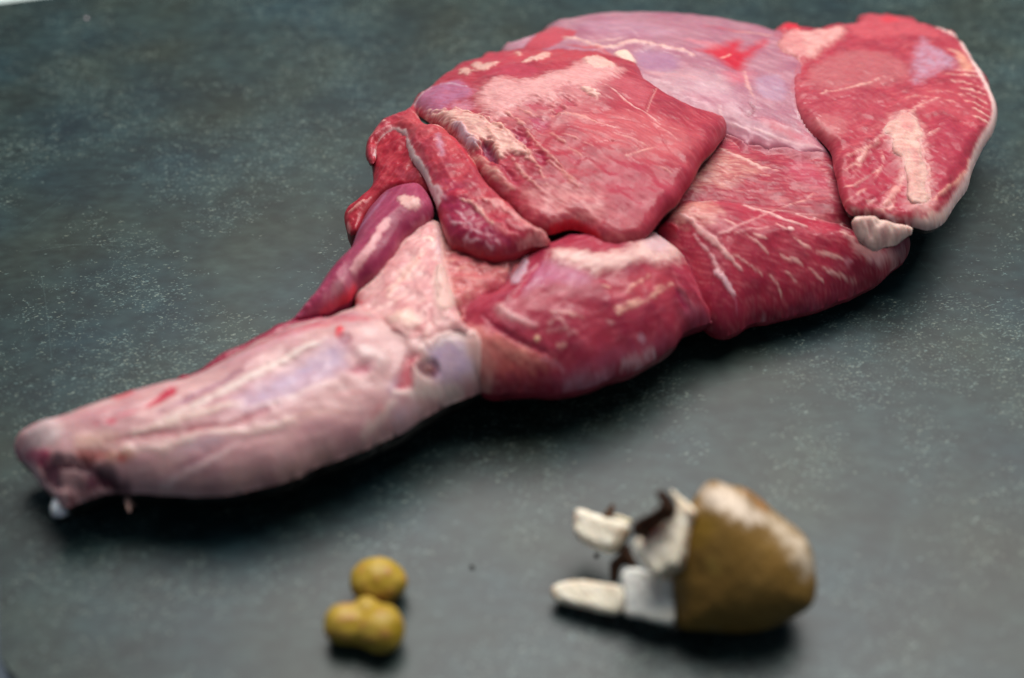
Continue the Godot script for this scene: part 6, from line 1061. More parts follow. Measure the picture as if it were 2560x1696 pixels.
func shape_top_flap() -> Piece:
	var p := Piece.new(self, outline([-6.16, -16.13, -6.1, -17.1, -5.56, -17.59, -5.14, -18.14, -4.97, -18.89, -4.56, -19.6, -4.03, -20.17, -3.83, -20.85, -3.78, -21.43, -3.37, -21.68, -2.88, -21.76, -2.38, -22.08, -2.06, -22.63, -2.06, -23.26, -2.09, -23.84, -1.78, -24.2, -1.39, -24.1, -1.13, -23.76, -0.88, -23.38, -0.55, -22.99, 0, -22.7, 0.83, -22.67, 1.55, -22.81, 2.1, -22.95, 2.65, -23.07, 3.41, -23.29, 3.7, -23.93, 3.53, -24.65, 3.68, -25.23, 4.18, -25.33, 4.44, -24.87, 4.34, -24.24, 4.61, -23.65, 5.14, -23.84, 5.52, -23.42, 4.91, -22.93, 5.45, -22.46, 5.82, -22.09, 6.47, -21.53, 7.01, -20.58, 7.63, -19.52, 7.96, -18.29, 7.99, -17.08, 7.96, -16.03, 8.09, -15.18, 8.41, -14.55, 8.74, -14.05, 9.06, -13.59, 9.45, -13.15, 9.95, -12.72, 10.6, -12.5, 11.21, -12.54, 11.7, -12.63, 12.11, -12.6, 12.38, -12.88, 12.49, -13.11, 12.59, -12.63, 12.51, -11.82, 12.35, -10.91, 12.02, -10.1, 11.7, -9.38, 11.43, -8.71, 11.12, -8.1, 10.77, -7.56, 10.48, -7, 10.24, -6.4, 10.04, -5.79, 9.83, -5.24, 9.59, -4.76, 9.33, -4.33, 9.12, -3.87, 8.92, -3.41, 8.62, -3.03, 8.31, -2.71, 8.04, -2.38, 7.82, -2.01, 7.58, -1.64, 7.34, -1.25, 7.1, -0.92, 6.83, -0.67, 6.55, -0.49, 6.24, -0.34, 5.92, -0.19, 5.64, -0.05, 5.36, -0.01, 5.08, -0.08, 4.79, -0.19, 4.53, -0.4, 4.3, -0.68, 4.04, -0.94, 3.74, -1.15, 3.4, -1.31, 3.02, -1.38, 2.65, -1.33, 2.33, -1.23, 2.04, -1.19, 1.74, -1.24, 1.42, -1.32, 1.08, -1.44, 0.76, -1.69, 0.53, -2.07, 0.34, -2.47, 0.14, -2.85, -0.08, -3.21, -0.31, -3.58, -0.58, -3.97, -0.87, -4.39, -1.15, -4.81, -1.4, -5.22, -1.59, -5.66, -1.74, -6.14, -1.92, -6.62, -2.14, -7.13, -2.35, -7.69, -2.57, -8.29, -2.81, -8.92, -3.05, -9.54, -3.28, -10.15, -3.56, -10.73, -3.89, -11.3, -4.23, -11.91, -4.58, -12.57, -4.93, -13.3, -5.31, -14.12, -5.75, -15.08]),
		[5.494753, 0.256271, -0.34414, -0.024077, 0.004294, -0.01811], 0.75, 0.7, 0.75)
	p.flesh({"base": "a33544", "dark": "852338", "pale": "be6e71", "fibres": 0.2, "fine": 4, "blotch": 0.4, "blotch_size": 2.6, "wave": 0.16, "ridge": 0.014, "seed": 151, "step": 0.075, "angle": 0.679})
	p.area(outline([2.92, -9.54, 3.88, -9.85, 4.85, -9.94, 5.82, -10.09, 6.8, -10.27, 7.77, -10.25, 8.68, -9.85, 9.55, -9.29, 10.41, -8.78, 10.21, -7.31, 9.4, -6.22, 8.45, -5.91, 7.51, -5.78, 6.58, -5.77, 5.66, -5.93, 4.78, -6.33, 4, -7.14, 3.3, -8.18]), "cc6c70", 0.5, 0.817, 0.215, 0, 0.3)
	p.area(outline([-2.51, -20.09, -2.23, -24.96, -1.7, -25.45, -1.07, -22.45, -0.49, -21.8, 0.08, -21.52, 0.64, -20.9, 1.18, -19.86, 1.67, -18.66, 1.28, -17.48, 0.76, -17.16, 0.22, -17.12, -0.32, -17.26, -0.86, -17.42, -1.41, -17.92, -1.98, -18.75]), "b03c4c", 0.75, 0.286, 0.172, 0, 0.3)
	p.area(outline([-1.54, -16.21, -1.24, -17.02, -0.84, -17.43, -0.4, -17.52, 0.06, -17.5, 0.51, -17.29, 0.96, -16.85, 1.38, -16.29, 1.71, -15.43, 1.48, -14.75, 1.06, -14.48, 0.62, -14.41, 0.21, -15.04, -0.22, -15.43, -0.66, -15.52, -1.11, -15.71]), "ac3c50", 0.85, 0.245, 0.193, 0, 0.3)
	p.area(outline([-1.93, -13.9, -1.59, -14.89, -1.1, -15.5, -0.51, -15.45, 0.07, -14.89, 0.65, -14.32, 1.23, -14.44, 1.8, -14.78, 2.37, -15.14, 2.94, -15.52, 3.51, -16.19, 4.07, -17.24, 4.68, -18.3, 5.27, -18.18, 5.79, -17.36, 6.29, -16.56, 6.75, -15.76, 6.4, -14.57, 5.87, -13.98, 5.35, -13.4, 4.97, -12.52, 4.93, -11.49, 4.71, -11.29, 4.31, -12, 3.84, -12.57, 3.32, -12.97, 2.74, -12.87, 2.5, -12.19, 2.89, -11.43, 2.63, -10.85, 2.1, -11.12, 1.6, -11.6, 1.03, -11.48, 0.5, -11.08, 0.01, -10.53, -0.47, -10, -1.02, -9.92, -1.49, -10.61, -1.92, -11.65, -2.16, -12.82]), "d8a2a0", 0.82, 0.654, 0.301, 0.12, 0.3)
	p.area(outline([-2.37, -14.65, -1.53, -14.99, -0.6, -14.92, 0.34, -14.62, 1.27, -14.56, 2.2, -14.76, 3.11, -15.27, 4.02, -15.93, 4.97, -16.12, 5.72, -15.03, 5.93, -13.45, 5.61, -11.82, 5.03, -10.48, 4.28, -9.49, 3.46, -8.81, 2.59, -8.44, 1.71, -8.46, 0.85, -8.78, -0.02, -9.02, -0.85, -9.57, -1.6, -10.6, -2.15, -12.49]), "d29c9c", 0.5, 1.838, 0.301, 0, 0.3)
	p.area(outline([-0.53, -20.78, 0.26, -21.1, 1.06, -21.04, 1.87, -20.9, 2.67, -20.7, 3.47, -20.58, 4.26, -20.36, 5.03, -19.9, 5.69, -18.88, 4.87, -18.02, 4.06, -17.5, 3.28, -17.2, 2.5, -16.92, 1.74, -17.15, 0.98, -17.84, 0.21, -18.93]), "b84a52", 0.6, 0.327, 0.193, 0, 0.35)
	p.area(outline([-6.09, -15.97, -5.97, -16.04, -5.76, -16.26, -5.49, -16.58, -5.19, -16.94, -4.85, -17.24, -4.48, -17.34, -4.08, -17.33, -3.67, -17.14, -3.24, -16.71, -2.85, -15.96, -2.49, -15.01, -2.16, -14.23, -2.34, -13.54, -2.67, -13.28, -3.05, -13.33, -3.44, -13.38, -3.7, -13.01, -3.96, -12.61, -4.3, -12.67, -4.69, -13.08, -5.1, -13.68, -5.58, -14.77, -5.97, -15.69]), "a87090", 0.78, 0.49, 0.129, 0.1, 0.3)
	p.band(outline([-5.99, -15.73, -5.96, -15.7, -5.95, -15.77, -5.94, -15.94, -5.89, -15.99, -5.82, -16.13, -5.72, -16.14, -5.62, -16.24, -5.5, -16.34, -5.37, -16.53, -5.21, -16.6, -5.05, -16.67, -4.9, -16.85]), 0.193, "d8b8bc", 0.7, 0.15, 0.086, 0, 0)
	p.band(outline([-4.38, -17.12, -4.2, -16.86, -4.02, -16.6, -3.83, -16.33, -3.63, -16.07, -3.4, -15.81, -3.15, -15.55, -2.89, -15.29, -2.64, -15.03]), 0.065, "e0d0d8", 0.5, 0.086, 0.043, 0.04, 0)
	p.area(outline([-3.53, -13.41, -3.16, -13.48, -2.76, -13.44, -2.37, -12.99, -2.14, -12.17, -2.31, -11.63, -2.69, -11.66, -3.09, -11.81, -3.5, -12.24, -3.77, -12.87]), "c88ca0", 0.6, 0.408, 0.172, 0, 0.3)
	p.area(outline([0.45, -17.49, 0.67, -17.9, 0.91, -18.23, 1.17, -18.34, 1.43, -18.43, 1.68, -18.86, 1.92, -19.49, 2.18, -19.58, 2.4, -19, 2.21, -18.2, 1.96, -17.89, 1.7, -17.66, 1.44, -17.56, 1.18, -17.45, 0.93, -17.3, 0.67, -17.17]), "dcb6aa", 0.8, 0.118, 0.193, 0.1, 0.3)
	p.area(outline([4.45, -17.25, 4.8, -18.07, 5.2, -18.56, 5.53, -18.15, 5.82, -17.57, 6.05, -16.67, 6.22, -15.8, 5.89, -15.63, 5.54, -15.74, 5.17, -15.65, 4.81, -15.67, 4.51, -16.17]), "dcb6aa", 0.8, 0.118, 0.193, 0.1, 0.3)
	p.area(outline([3.95, -12.37, 4.24, -12.45, 4.52, -12.35, 4.74, -12.03, 4.9, -11.62, 4.98, -11.13, 4.81, -11.07, 4.59, -11.38, 4.37, -11.7, 4.15, -12.01]), "dcb6aa", 0.8, 0.118, 0.193, 0.1, 0.3)
	p.area(outline([-2.55, -19.89, -2.27, -20.25, -1.97, -19.39, -1.74, -18.47, -1.42, -18.49, -1.1, -18.53, -0.9, -18.24, -1.17, -17.66, -1.46, -17.39, -1.76, -17.3, -2.09, -17.48, -2.36, -18.43]), "dcb6aa", 0.8, 0.118, 0.193, 0.1, 0.3)
	p.area(outline([0.24, -20.29, 0.33, -20.47, 0.42, -20.5, 0.51, -20.38, 0.57, -20.02, 0.58, -19.51, 0.5, -19.44, 0.41, -19.43, 0.32, -19.56, 0.25, -19.9]), "dcb6aa", 0.8, 0.118, 0.193, 0.1, 0.3)
	p.area(outline([-3.28, -18.61, -3.14, -18.93, -2.95, -18.92, -2.75, -18.71, -2.56, -18.24, -2.46, -17.63, -2.58, -17.27, -2.75, -17.22, -2.94, -17.51, -3.13, -18.02]), "dcb6aa", 0.8, 0.118, 0.193, 0.1, 0.3)
	p.area(outline([-3.84, -12.57, -3.4, -12.42, -2.95, -12.03, -2.51, -11.57, -2.09, -11.11, -1.72, -10.5, -1.35, -9.88, -0.98, -9.51, -0.62, -9.11, -0.28, -8.69, 0.04, -8.21, 0.31, -7.67, 0.58, -7.12, 0.88, -6.64, 1.1, -6.09, 0.75, -5.83, 0.4, -6.18, 0.05, -6.53, -0.34, -6.67, -0.58, -6.12, -0.82, -6.26, -0.97, -6.93, -1.12, -7.6, -1.4, -8.14, -1.72, -8.18, -1.78, -7.67, -2.1, -7.62, -2.5, -8.29, -2.78, -8.95, -3.04, -9.67, -3.25, -10.34, -3.54, -11.03, -3.96, -11.69, -4.43, -12.46, -4.92, -13.32, -5.44, -14.45, -5.73, -15.06, -5.22, -14.07, -4.74, -13.35, -4.29, -12.92]), "e2b8ac", 0.9, 0.245, 0.258, 0.2, 0.4)
	p.area(outline([-2.14, -7.61, -1.69, -6.95, -1.27, -6.36, -0.9, -5.77, -0.56, -5.22, -0.24, -4.66, 0.06, -4.17, 0.18, -3.75, -0.27, -4.03, -0.63, -4.5, -0.96, -5.05, -1.3, -5.59, -1.67, -6.39, -1.99, -7.09]), "dca89c", 0.75, 0.245, 0.215, 0.08, 0.5)
	p.area(outline([-3.46, -10.95, -3.14, -10.64, -2.81, -10.19, -2.56, -9.59, -2.38, -9.11, -2.11, -8.59, -1.86, -8.15, -1.82, -7.74, -2.12, -7.83, -2.44, -8.27, -2.7, -8.83, -2.91, -9.38, -3.12, -9.94, -3.32, -10.52]), "b496a8", 0.85, 0.107, 0.107, 0.2, 0.3)
	p.area(outline([-1.66, -8.1, -1.42, -8.13, -1.22, -7.75, -1.05, -7.35, -0.89, -6.83, -0.77, -6.48, -0.71, -6, -0.95, -6.16, -1.19, -6.43, -1.4, -6.86, -1.59, -7.24, -1.69, -7.71]), "803450", 0.9, 0.086, 0.065, -0.35, 0)
	p.area(outline([0.67, -11.16, 1.01, -11.39, 1.39, -11.36, 1.74, -11.15, 2.08, -10.87, 2.27, -10.36, 1.95, -10.12, 1.58, -10.11, 1.22, -10.27, 0.91, -10.65]), "a43a4e", 0.85, 0.286, 0.193, -0.1, 0.3)
	p.area(outline([2.69, -11.68, 2.96, -11.68, 3.23, -11.56, 3.48, -11.38, 3.66, -11.04, 3.62, -10.64, 3.36, -10.5, 3.09, -10.5, 2.89, -10.8, 2.75, -11.21]), "a03046", 0.85, 0.286, 0.193, -0.15, 0.3)
	p.area(outline([2.47, -10.86, 2.74, -10.94, 2.96, -10.69, 2.92, -10.19, 2.77, -9.77, 2.54, -9.5, 2.28, -9.31, 2.11, -9.5, 2.2, -9.97, 2.31, -10.44]), "a02c44", 0.85, 0.286, 0.193, -0.2, 0.3)
	p.area(outline([-0.07, -8.61, 0.24, -8.63, 0.54, -8.41, 0.78, -8.04, 0.99, -7.61, 0.97, -7.11, 0.68, -6.94, 0.4, -7.2, 0.16, -7.57, 0, -8.06]), "983654", 0.85, 0.286, 0.193, -0.15, 0.3)
	p.area(outline([1.23, -6.51, 1.47, -6.55, 1.7, -6.45, 1.87, -6.18, 1.93, -5.79, 1.83, -5.44, 1.61, -5.3, 1.39, -5.44, 1.23, -5.73, 1.17, -6.13]), "941e40", 0.85, 0.286, 0.193, -0.2, 0.3)
	p.area(outline([-0.69, -6, -0.37, -5.76, -0.09, -5.27, 0.16, -4.93, 0.38, -4.45, 0.35, -4.01, 0.04, -4.15, -0.21, -4.58, -0.43, -4.97, -0.6, -5.51]), "9c2844", 0.85, 0.286, 0.193, -0.12, 0.3)
	p.area(outline([-0.84, -4.8, -0.66, -4.66, -0.48, -4.48, -0.33, -4.29, -0.21, -4.15, -0.23, -4, -0.42, -4.13, -0.6, -4.23, -0.75, -4.49, -0.83, -4.59]), "942442", 0.85, 0.286, 0.193, -0.12, 0.3)
	p.area(outline([0.9, -9.69, 1.24, -9.73, 1.58, -9.58, 1.87, -9.28, 2.12, -8.88, 2.08, -8.35, 1.77, -8.11, 1.45, -8.29, 1.17, -8.62, 0.97, -9.11]), "a43a58", 0.85, 0.286, 0.193, -0.08, 0.3)
	p.area(outline([2.98, -5.9, 3.19, -5.93, 3.39, -5.88, 3.58, -5.78, 3.72, -5.54, 3.73, -5.22, 3.53, -5.16, 3.32, -5.17, 3.14, -5.3, 3.02, -5.57]), "a8384c", 0.85, 0.286, 0.193, -0.05, 0.3)
	p.band(outline([-1.28, -9.83, -1.08, -9.54, -0.87, -9.26, -0.67, -8.98, -0.47, -8.68, -0.27, -8.38, -0.07, -8.07, 0.13, -7.75, 0.33, -7.41, 0.53, -7.04, 0.74, -6.64, 0.94, -6.25, 1.11, -5.9, 1.24, -5.6, 1.35, -5.34, 1.45, -5.09, 1.56, -4.83]), 0.097, "d4988f", 0.6, 0.075, 0.129, 0.08, 0.3)
	p.band(outline([-0.48, -10.71, -0.27, -10.39, -0.07, -10.08, 0.14, -9.75, 0.34, -9.4, 0.53, -9, 0.73, -8.56, 0.93, -8.12, 1.13, -7.69, 1.33, -7.27, 1.55, -6.84, 1.76, -6.43, 1.97, -6.04, 2.18, -5.67, 2.4, -5.32, 2.6, -5, 2.79, -4.7, 2.96, -4.44, 3.1, -4.21, 3.24, -4, 3.38, -3.78]), 0.086, "d4988f", 0.6, 0.075, 0.129, 0.1, 0.3)
	p.band(outline([0.18, -10.86, 0.38, -10.64, 0.58, -10.41, 0.79, -10.19, 0.99, -9.98, 1.19, -9.79, 1.39, -9.6, 1.59, -9.43, 1.79, -9.25]), 0.107, "d4988f", 0.6, 0.075, 0.129, 0.08, 0.3)
	p.band(outline([1.54, -8.68, 1.73, -8.43, 1.93, -8.19, 2.12, -7.95, 2.32, -7.69, 2.51, -7.41, 2.71, -7.12, 2.9, -6.84, 3.08, -6.58, 3.26, -6.36, 3.42, -6.16, 3.59, -5.96, 3.76, -5.77]), 0.065, "d4988f", 0.6, 0.075, 0.129, 0.05, 0.3)
	p.band(outline([0.57, -6.99, 0.74, -6.58, 0.92, -6.17, 1.09, -5.77, 1.26, -5.36, 1.41, -4.96, 1.56, -4.57, 1.7, -4.17, 1.85, -3.78]), 0.086, "d4988f", 0.6, 0.075, 0.129, 0.06, 0.3)
	p.band(outline([-0.07, -6.45, 0.11, -6.03, 0.28, -5.61, 0.45, -5.21, 0.63, -4.83, 0.83, -4.48, 1.04, -4.16, 1.25, -3.84, 1.46, -3.52]), 0.086, "d4988f", 0.6, 0.075, 0.129, 0.06, 0.3)
	p.band(outline([2.28, -9.54, 2.5, -9.55, 2.72, -9.56, 2.94, -9.56, 3.17, -9.54, 3.39, -9.49, 3.62, -9.42, 3.84, -9.34, 4.05, -9.25, 4.23, -9.15, 4.41, -9.05, 4.58, -8.93, 4.75, -8.82]), 0.107, "d4988f", 0.6, 0.075, 0.129, 0.05, 0.3)
	p.band(outline([1.96, -5.5, 2.17, -5.23, 2.38, -4.96, 2.59, -4.7, 2.79, -4.43, 2.98, -4.17, 3.16, -3.91, 3.34, -3.65, 3.52, -3.39]), 0.086, "d4988f", 0.6, 0.075, 0.129, 0.05, 0.3)
	p.band(outline([-1.44, -9.36, -1.33, -8.97, -1.22, -8.7, -1.12, -8.41, -1.02, -8.11, -0.94, -7.78, -0.85, -7.43, -0.77, -7.07, -0.7, -6.72]), 0.107, "d4988f", 0.6, 0.075, 0.129, 0.1, 0.3)
	p.area(outline([4.56, -4.43, 5.1, -5.31, 5.79, -5.77, 6.5, -5.58, 7.16, -5.17, 7.84, -4.87, 8.51, -4.58, 9.23, -4.56, 9.67, -4.93, 9.39, -4.45, 8.9, -3.45, 8.22, -2.62, 7.41, -1.51, 6.66, -1.1, 6, -1.23, 5.4, -1.6, 4.94, -2.24, 4.63, -3.27]), "a42e46", 0.72, 0.899, 0.344, 0, 0.3)
	p.area(outline([0.32, -3.77, 0.99, -3.95, 1.72, -4.02, 2.46, -4.03, 3.18, -3.85, 3.89, -3.58, 4.57, -3.17, 5.07, -2.36, 5.1, -1.55, 4.49, -1.17, 3.81, -1.23, 3.11, -1.48, 2.38, -1.43, 1.7, -1.65, 1.1, -2.13, 0.58, -2.88]), "d08a88", 0.6, 0.654, 0.344, 0, 0.75)
	p.band(outline([5.36, -13.14, 5.55, -12.83, 5.75, -12.52, 5.94, -12.21, 6.13, -11.91, 6.32, -11.6, 6.5, -11.28, 6.69, -10.98, 6.88, -10.71, 7.07, -10.5, 7.27, -10.33, 7.46, -10.17, 7.64, -9.98, 7.81, -9.76, 7.96, -9.52, 8.11, -9.28, 8.26, -9.04]), 0.056, "dcaaa6", 0.75, 0.054, 0.043, 0.04, 0)
	p.band(outline([8.38, -13.52, 8.29, -13.21, 8.2, -12.91, 8.11, -12.59, 8.01, -12.21, 7.9, -11.76, 7.78, -11.24, 7.66, -10.71, 7.54, -10.2]), 0.056, "8c2c3a", 0.8, 0.043, 0.021, -0.12, 0)
	p.band(outline([8.44, -13.45, 8.35, -13.13, 8.27, -12.83, 8.18, -12.51, 8.08, -12.14, 7.97, -11.69, 7.85, -11.2, 7.73, -10.69, 7.61, -10.2]), 0.043, "dca09a", 0.6, 0.043, 0.021, 0.04, 0)
	p.area(outline([5.57, -14.07, 6.17, -14.62, 6.82, -14.7, 7.44, -14.41, 8, -13.92, 8.24, -12.94, 8.05, -11.78, 7.71, -10.74, 7.13, -10.77, 6.63, -11.38, 6.23, -12.2, 5.83, -13.06]), "bc626c", 0.55, 0.49, 0.129, 0, 0.3)
	p.band(outline([6.18, -5.77, 6.38, -5.88, 6.58, -5.99, 6.78, -6.11, 6.99, -6.24, 7.21, -6.38, 7.44, -6.54, 7.67, -6.7, 7.9, -6.86]), 0.056, "dca49c", 0.7, 0.054, 0.043, 0.06, 0)
	p.band(outline([6.27, -5.97, 6.47, -6.1, 6.68, -6.23, 6.89, -6.35, 7.08, -6.47, 7.26, -6.58, 7.42, -6.68, 7.58, -6.78, 7.74, -6.88]), 0.043, "96303c", 0.6, 0.043, 0.021, -0.06, 0)
	p.band(outline([7.43, -18.43, 7.6, -17.61, 7.82, -17.35, 8.65, -22.84, 8.82, -22.41, 8.96, -22.07, 9.06, -21.8, 9.16, -21.54, 9.25, -21.28]), 0.129, "c06058", 0.6, 0.129, 0.086, 0, 0)
	p.band(outline([6.34, -11.31, 6.81, -10.86]), 0.065, "d8a098", 0.6, 0.065, 0.043, 0, 0)
	p.band(outline([2.97, -8.39, 3.31, -8.26, 3.65, -8.13, 3.99, -7.99, 4.31, -7.83, 4.61, -7.64, 4.9, -7.43, 5.18, -7.21, 5.46, -6.99]), 0.039, "9c3444", 0.55, 0.043, 0.043, -0.05, 0)
	p.band(outline([3.55, -8.82, 3.94, -8.72, 4.34, -8.62, 4.74, -8.51, 5.13, -8.39, 5.53, -8.26, 5.92, -8.12, 6.31, -7.97, 6.7, -7.83]), 0.039, "9c3444", 0.55, 0.043, 0.043, -0.05, 0)
	p.band(outline([4.26, -6.72, 4.56, -6.8, 4.86, -6.9, 5.16, -6.97, 5.46, -6.99, 5.75, -6.94, 6.04, -6.83, 6.33, -6.7, 6.62, -6.58]), 0.039, "9c3444", 0.55, 0.043, 0.043, -0.05, 0)
	p.band(outline([5.17, -9.25, 5.57, -9.19, 5.97, -9.14, 6.37, -9.08, 6.77, -8.96, 7.16, -8.79, 7.54, -8.57, 7.93, -8.34, 8.31, -8.11]), 0.039, "9c3444", 0.55, 0.043, 0.043, -0.05, 0)
	p.band(outline([3.98, -9.69, 5.2, -9.83]), 0.039, "9c3444", 0.55, 0.043, 0.043, -0.05, 0)
	p.band(outline([7.96, -8.82, 8.59, -6.72]), 0.039, "9c3444", 0.55, 0.043, 0.043, -0.05, 0)
	p.band(outline([3.72, -9.11, 3.97, -9.05, 4.23, -8.99, 4.48, -8.92, 4.75, -8.82, 5.03, -8.67, 5.33, -8.49, 5.62, -8.3, 5.92, -8.11]), 0.039, "dc9c96", 0.6, 0.043, 0.043, 0.04, 0)
	p.band(outline([7.22, -9.69, 7.47, -9.48, 7.72, -9.27, 7.97, -9.06, 8.2, -8.82, 8.43, -8.56, 8.65, -8.27, 8.86, -7.98, 9.07, -7.69]), 0.039, "dc9c96", 0.6, 0.043, 0.043, 0.04, 0)
	p.band(outline([2.71, -7.69, 2.91, -7.6, 3.1, -7.51, 3.29, -7.41, 3.5, -7.27, 3.72, -7.09, 3.95, -6.88, 4.18, -6.66, 4.41, -6.45]), 0.039, "dc9c96", 0.6, 0.043, 0.043, 0.04, 0)
	p.band(outline([8.77, -8.82, 9.32, -8.68]), 0.039, "dc9c96", 0.6, 0.043, 0.043, 0.04, 0)
	p.band(outline([7.78, -5.36, 8.58, -4.7]), 0.039, "dc9c96", 0.6, 0.043, 0.043, 0.04, 0)
	p.band(outline([5.5, -7.83, 5.8, -7.65, 6.1, -7.46, 6.39, -7.29, 6.65, -7.13, 6.87, -7.01, 7.06, -6.91, 7.23, -6.82, 7.41, -6.72]), 0.039, "dc9c96", 0.6, 0.043, 0.043, 0.04, 0)
	p.band(outline([12.44, -12.45, 12.44, -12.16, 12.5, -12.09, 13.36, -16.66, 12.45, -11.55, 12.26, -10.75, 12.1, -10.32, 11.91, -9.89, 11.7, -9.37, 11.45, -8.79, 11.2, -8.32, 10.95, -7.86, 10.75, -7.58, 10.55, -7.21, 10.36, -6.74, 10.15, -6.15, 9.92, -5.54, 9.72, -5.06, 9.52, -4.64, 9.32, -4.31, 9.05, -3.71, 8.76, -3.22, 8.46, -2.92, 8.15, -2.55, 7.89, -2.15, 7.72, -1.9, 7.59, -1.71, 7.48, -1.54, 7.37, -1.36]), 0.193, "982234", 0.75, 0.15, 0.065, 0, 0)
	p.band(outline([2.01, -1.28, 2.19, -1.26, 2.37, -1.33, 2.56, -1.3, 2.75, -1.43, 2.93, -1.44, 3.12, -1.43, 3.3, -1.4, 3.48, -1.33, 3.65, -1.22, 3.82, -1.15, 3.97, -0.99, 4.13, -0.91, 4.28, -0.76, 4.42, -0.6, 4.56, -0.45, 4.69, -0.3]), 0.129, "c41c2e", 0.9, 0.086, 0.043, 0.06, 0)
	p.area(outline([4.61, -0.5, 4.98, -0.44, 5.39, -0.51, 5.81, -0.51, 6.24, -0.56, 6.66, -0.68, 6.64, -0.6, 6.28, -0.4, 5.88, -0.23, 5.45, -0.11, 5.04, -0.18, 4.71, -0.33]), "c86c6c", 0.6, 0.408, 0.215, 0, 0.3)
	return p


func shape_folded_edge() -> Piece:
	var p := Piece.new(self, outline([-6.07, -16.3, -6.27, -16.23, -6.36, -15.7, -6.75, -14.97, -7.52, -14.84, -7.72, -15.25, -7.94, -15.32, -8.11, -14.88, -8.33, -14.27, -8.61, -13.6, -8.72, -12.8, -8.68, -11.93, -8.5, -11.1, -8.23, -10.49, -8.04, -10.31, -7.96, -10.62, -7.96, -11.29, -7.98, -12.23, -7.05, -12.94, -6.25, -12, -6.15, -10.9, -5.95, -9.98, -5.72, -9.17, -5.46, -8.45, -5.18, -7.79, -4.94, -7.14, -4.75, -6.47, -4.58, -5.8, -4.4, -5.17, -4.23, -4.57, -4.1, -3.98, -3.98, -3.38, -3.87, -2.77, -3.76, -2.18, -3.62, -1.59, -3.45, -1.02, -3.22, -0.55, -2.88, -0.29, -2.52, -0.14, -2.21, 0.11, -1.92, 0.36, -1.6, 0.52, -1.31, 0.67, -1.04, 0.76, -0.81, 0.76, -0.57, 0.73, -0.29, 0.67, -0.01, 0.62, 0.29, 0.56, 0.6, 0.4, 0.94, 0.26, 1.27, 0.21, 1.57, 0.22, 1.87, 0.26, 2.05, 0.03, 1.84, -0.26, 1.55, -0.51, 1.26, -0.77, 0.95, -1.06, 0.66, -1.43, 0.41, -1.86, 0.21, -2.3, 0, -2.7, -0.28, -3.07, -0.57, -3.46, -0.83, -3.91, -1.06, -4.39, -1.3, -4.87, -1.52, -5.36, -1.71, -5.9, -1.87, -6.52, -2.06, -7.17, -2.27, -7.78, -2.5, -8.4, -2.74, -9.04, -3.04, -9.69, -3.37, -10.31, -3.64, -10.94, -3.95, -11.49, -4.39, -11.87, -4.85, -12.28, -5.2, -12.94, -5.46, -13.81, -5.71, -14.79, -5.89, -15.71]),
		[6.551369, 0.082444, -0.076054, -0.011059, -0.011684, -0.005359], 1, 1.2, 1)
	p.flesh({"base": "a93744", "dark": "85233a", "pale": "be7479", "fibres": 0.25, "fine": 3.5, "blotch": 0.45, "blotch_size": 1.8, "wave": 0.2, "ridge": 0.022, "seed": 161, "step": 0.075, "angle": 1.152})
	p.area(outline([-5.95, -14.67, -5.77, -16.38, -5.27, -15.83, -4.71, -15.54, -4.19, -15.07, -3.73, -14.42, -3.1, -9.02, -2.76, -8.03, -3, -7.24, -3.5, -7.66, -3.94, -8.49, -4.4, -9.31, -4.92, -10.06, -5.48, -10.78, -6.12, -12.04, -6.73, -12.69, -7.3, -12.93, -7.25, -13.28, -6.81, -13.47, -6.37, -13.71]), "bc5054", 0.6, 0.49, 0.129, 0, 0.3)
	p.area(outline([-6.34, -12.15, -5.66, -9.38, -5.18, -8.34, -4.71, -7.39, -4.24, -6.37, -3.77, -5.61, -3.28, -5.05, -2.8, -4.6, -2.32, -4.26, -2.31, -3.85, -2.79, -3.78, -3.29, -4.08, -3.79, -4.74, -4.31, -5.57, -4.86, -6.89, -5.27, -8.03, -5.56, -8.73, -5.92, -9.91]), "943050", 0.6, 0.408, 0.172, 0, 0.3)
	p.band(outline([-8.59, -12.4, -8.43, -11.99, -8.32, -12.01, -8.22, -12.12, -8.14, -12.38, -8.03, -12.46, -7.91, -12.53, -7.8, -12.6, -7.69, -12.66, -7.59, -12.72, -7.49, -12.77, -7.4, -12.82, -7.31, -12.87]), 0.107, "a01c2c", 0.85, 0.086, 0.065, -0.12, 0)
	p.band(outline([-8.72, -14.05, -8.65, -14.19, -8.46, -13.3, -8.35, -13.09, -8.26, -13.05, -8.15, -12.99, -8.05, -13, -7.95, -13.01, -7.85, -13.12]), 0.107, "d89088", 0.5, 0.129, 0.086, 0, 0)
	p.band(outline([-7.74, -13.82, -7.57, -13.76]), 0.086, "f0c8c0", 0.9, 0.065, 0.021, 0.08, 0)
	p.area(outline([-4.37, -10.16, -4.09, -9.9, -3.94, -9.2, -3.83, -8.56, -3.73, -7.93, -3.76, -7.34, -4.02, -7.61, -4.16, -8.22, -4.26, -8.85, -4.34, -9.5]), "c4a4bc", 0.6, 0.327, 0.086, 0, 0.3)  # lilac highlight on the fold, painted as colour
	p.band(outline([-7.96, -10.89, -7.95, -11.38, -7.92, -11.62, -7.88, -11.86, -7.82, -12.09, -7.75, -12.32, -7.67, -12.54, -7.57, -12.57, -7.46, -12.64, -7.34, -12.75, -7.22, -12.83, -7.1, -12.95, -6.95, -12.83, -6.81, -12.73, -6.65, -12.48, -6.5, -12.35, -6.37, -12.2, -6.13, -10.84, -5.97, -10.12, -5.82, -9.56, -5.67, -9.06, -5.51, -8.62, -5.35, -8.24, -5.18, -7.85, -5.02, -7.41, -4.84, -6.83, -4.65, -6.1, -4.48, -5.48, -4.32, -4.96, -4.2, -4.55, -4.1, -4.24, -4, -3.87, -3.89, -3.5]), 0.183, "dcc4c4", 0.95, 0.086, 0.043, 0.18, 0)
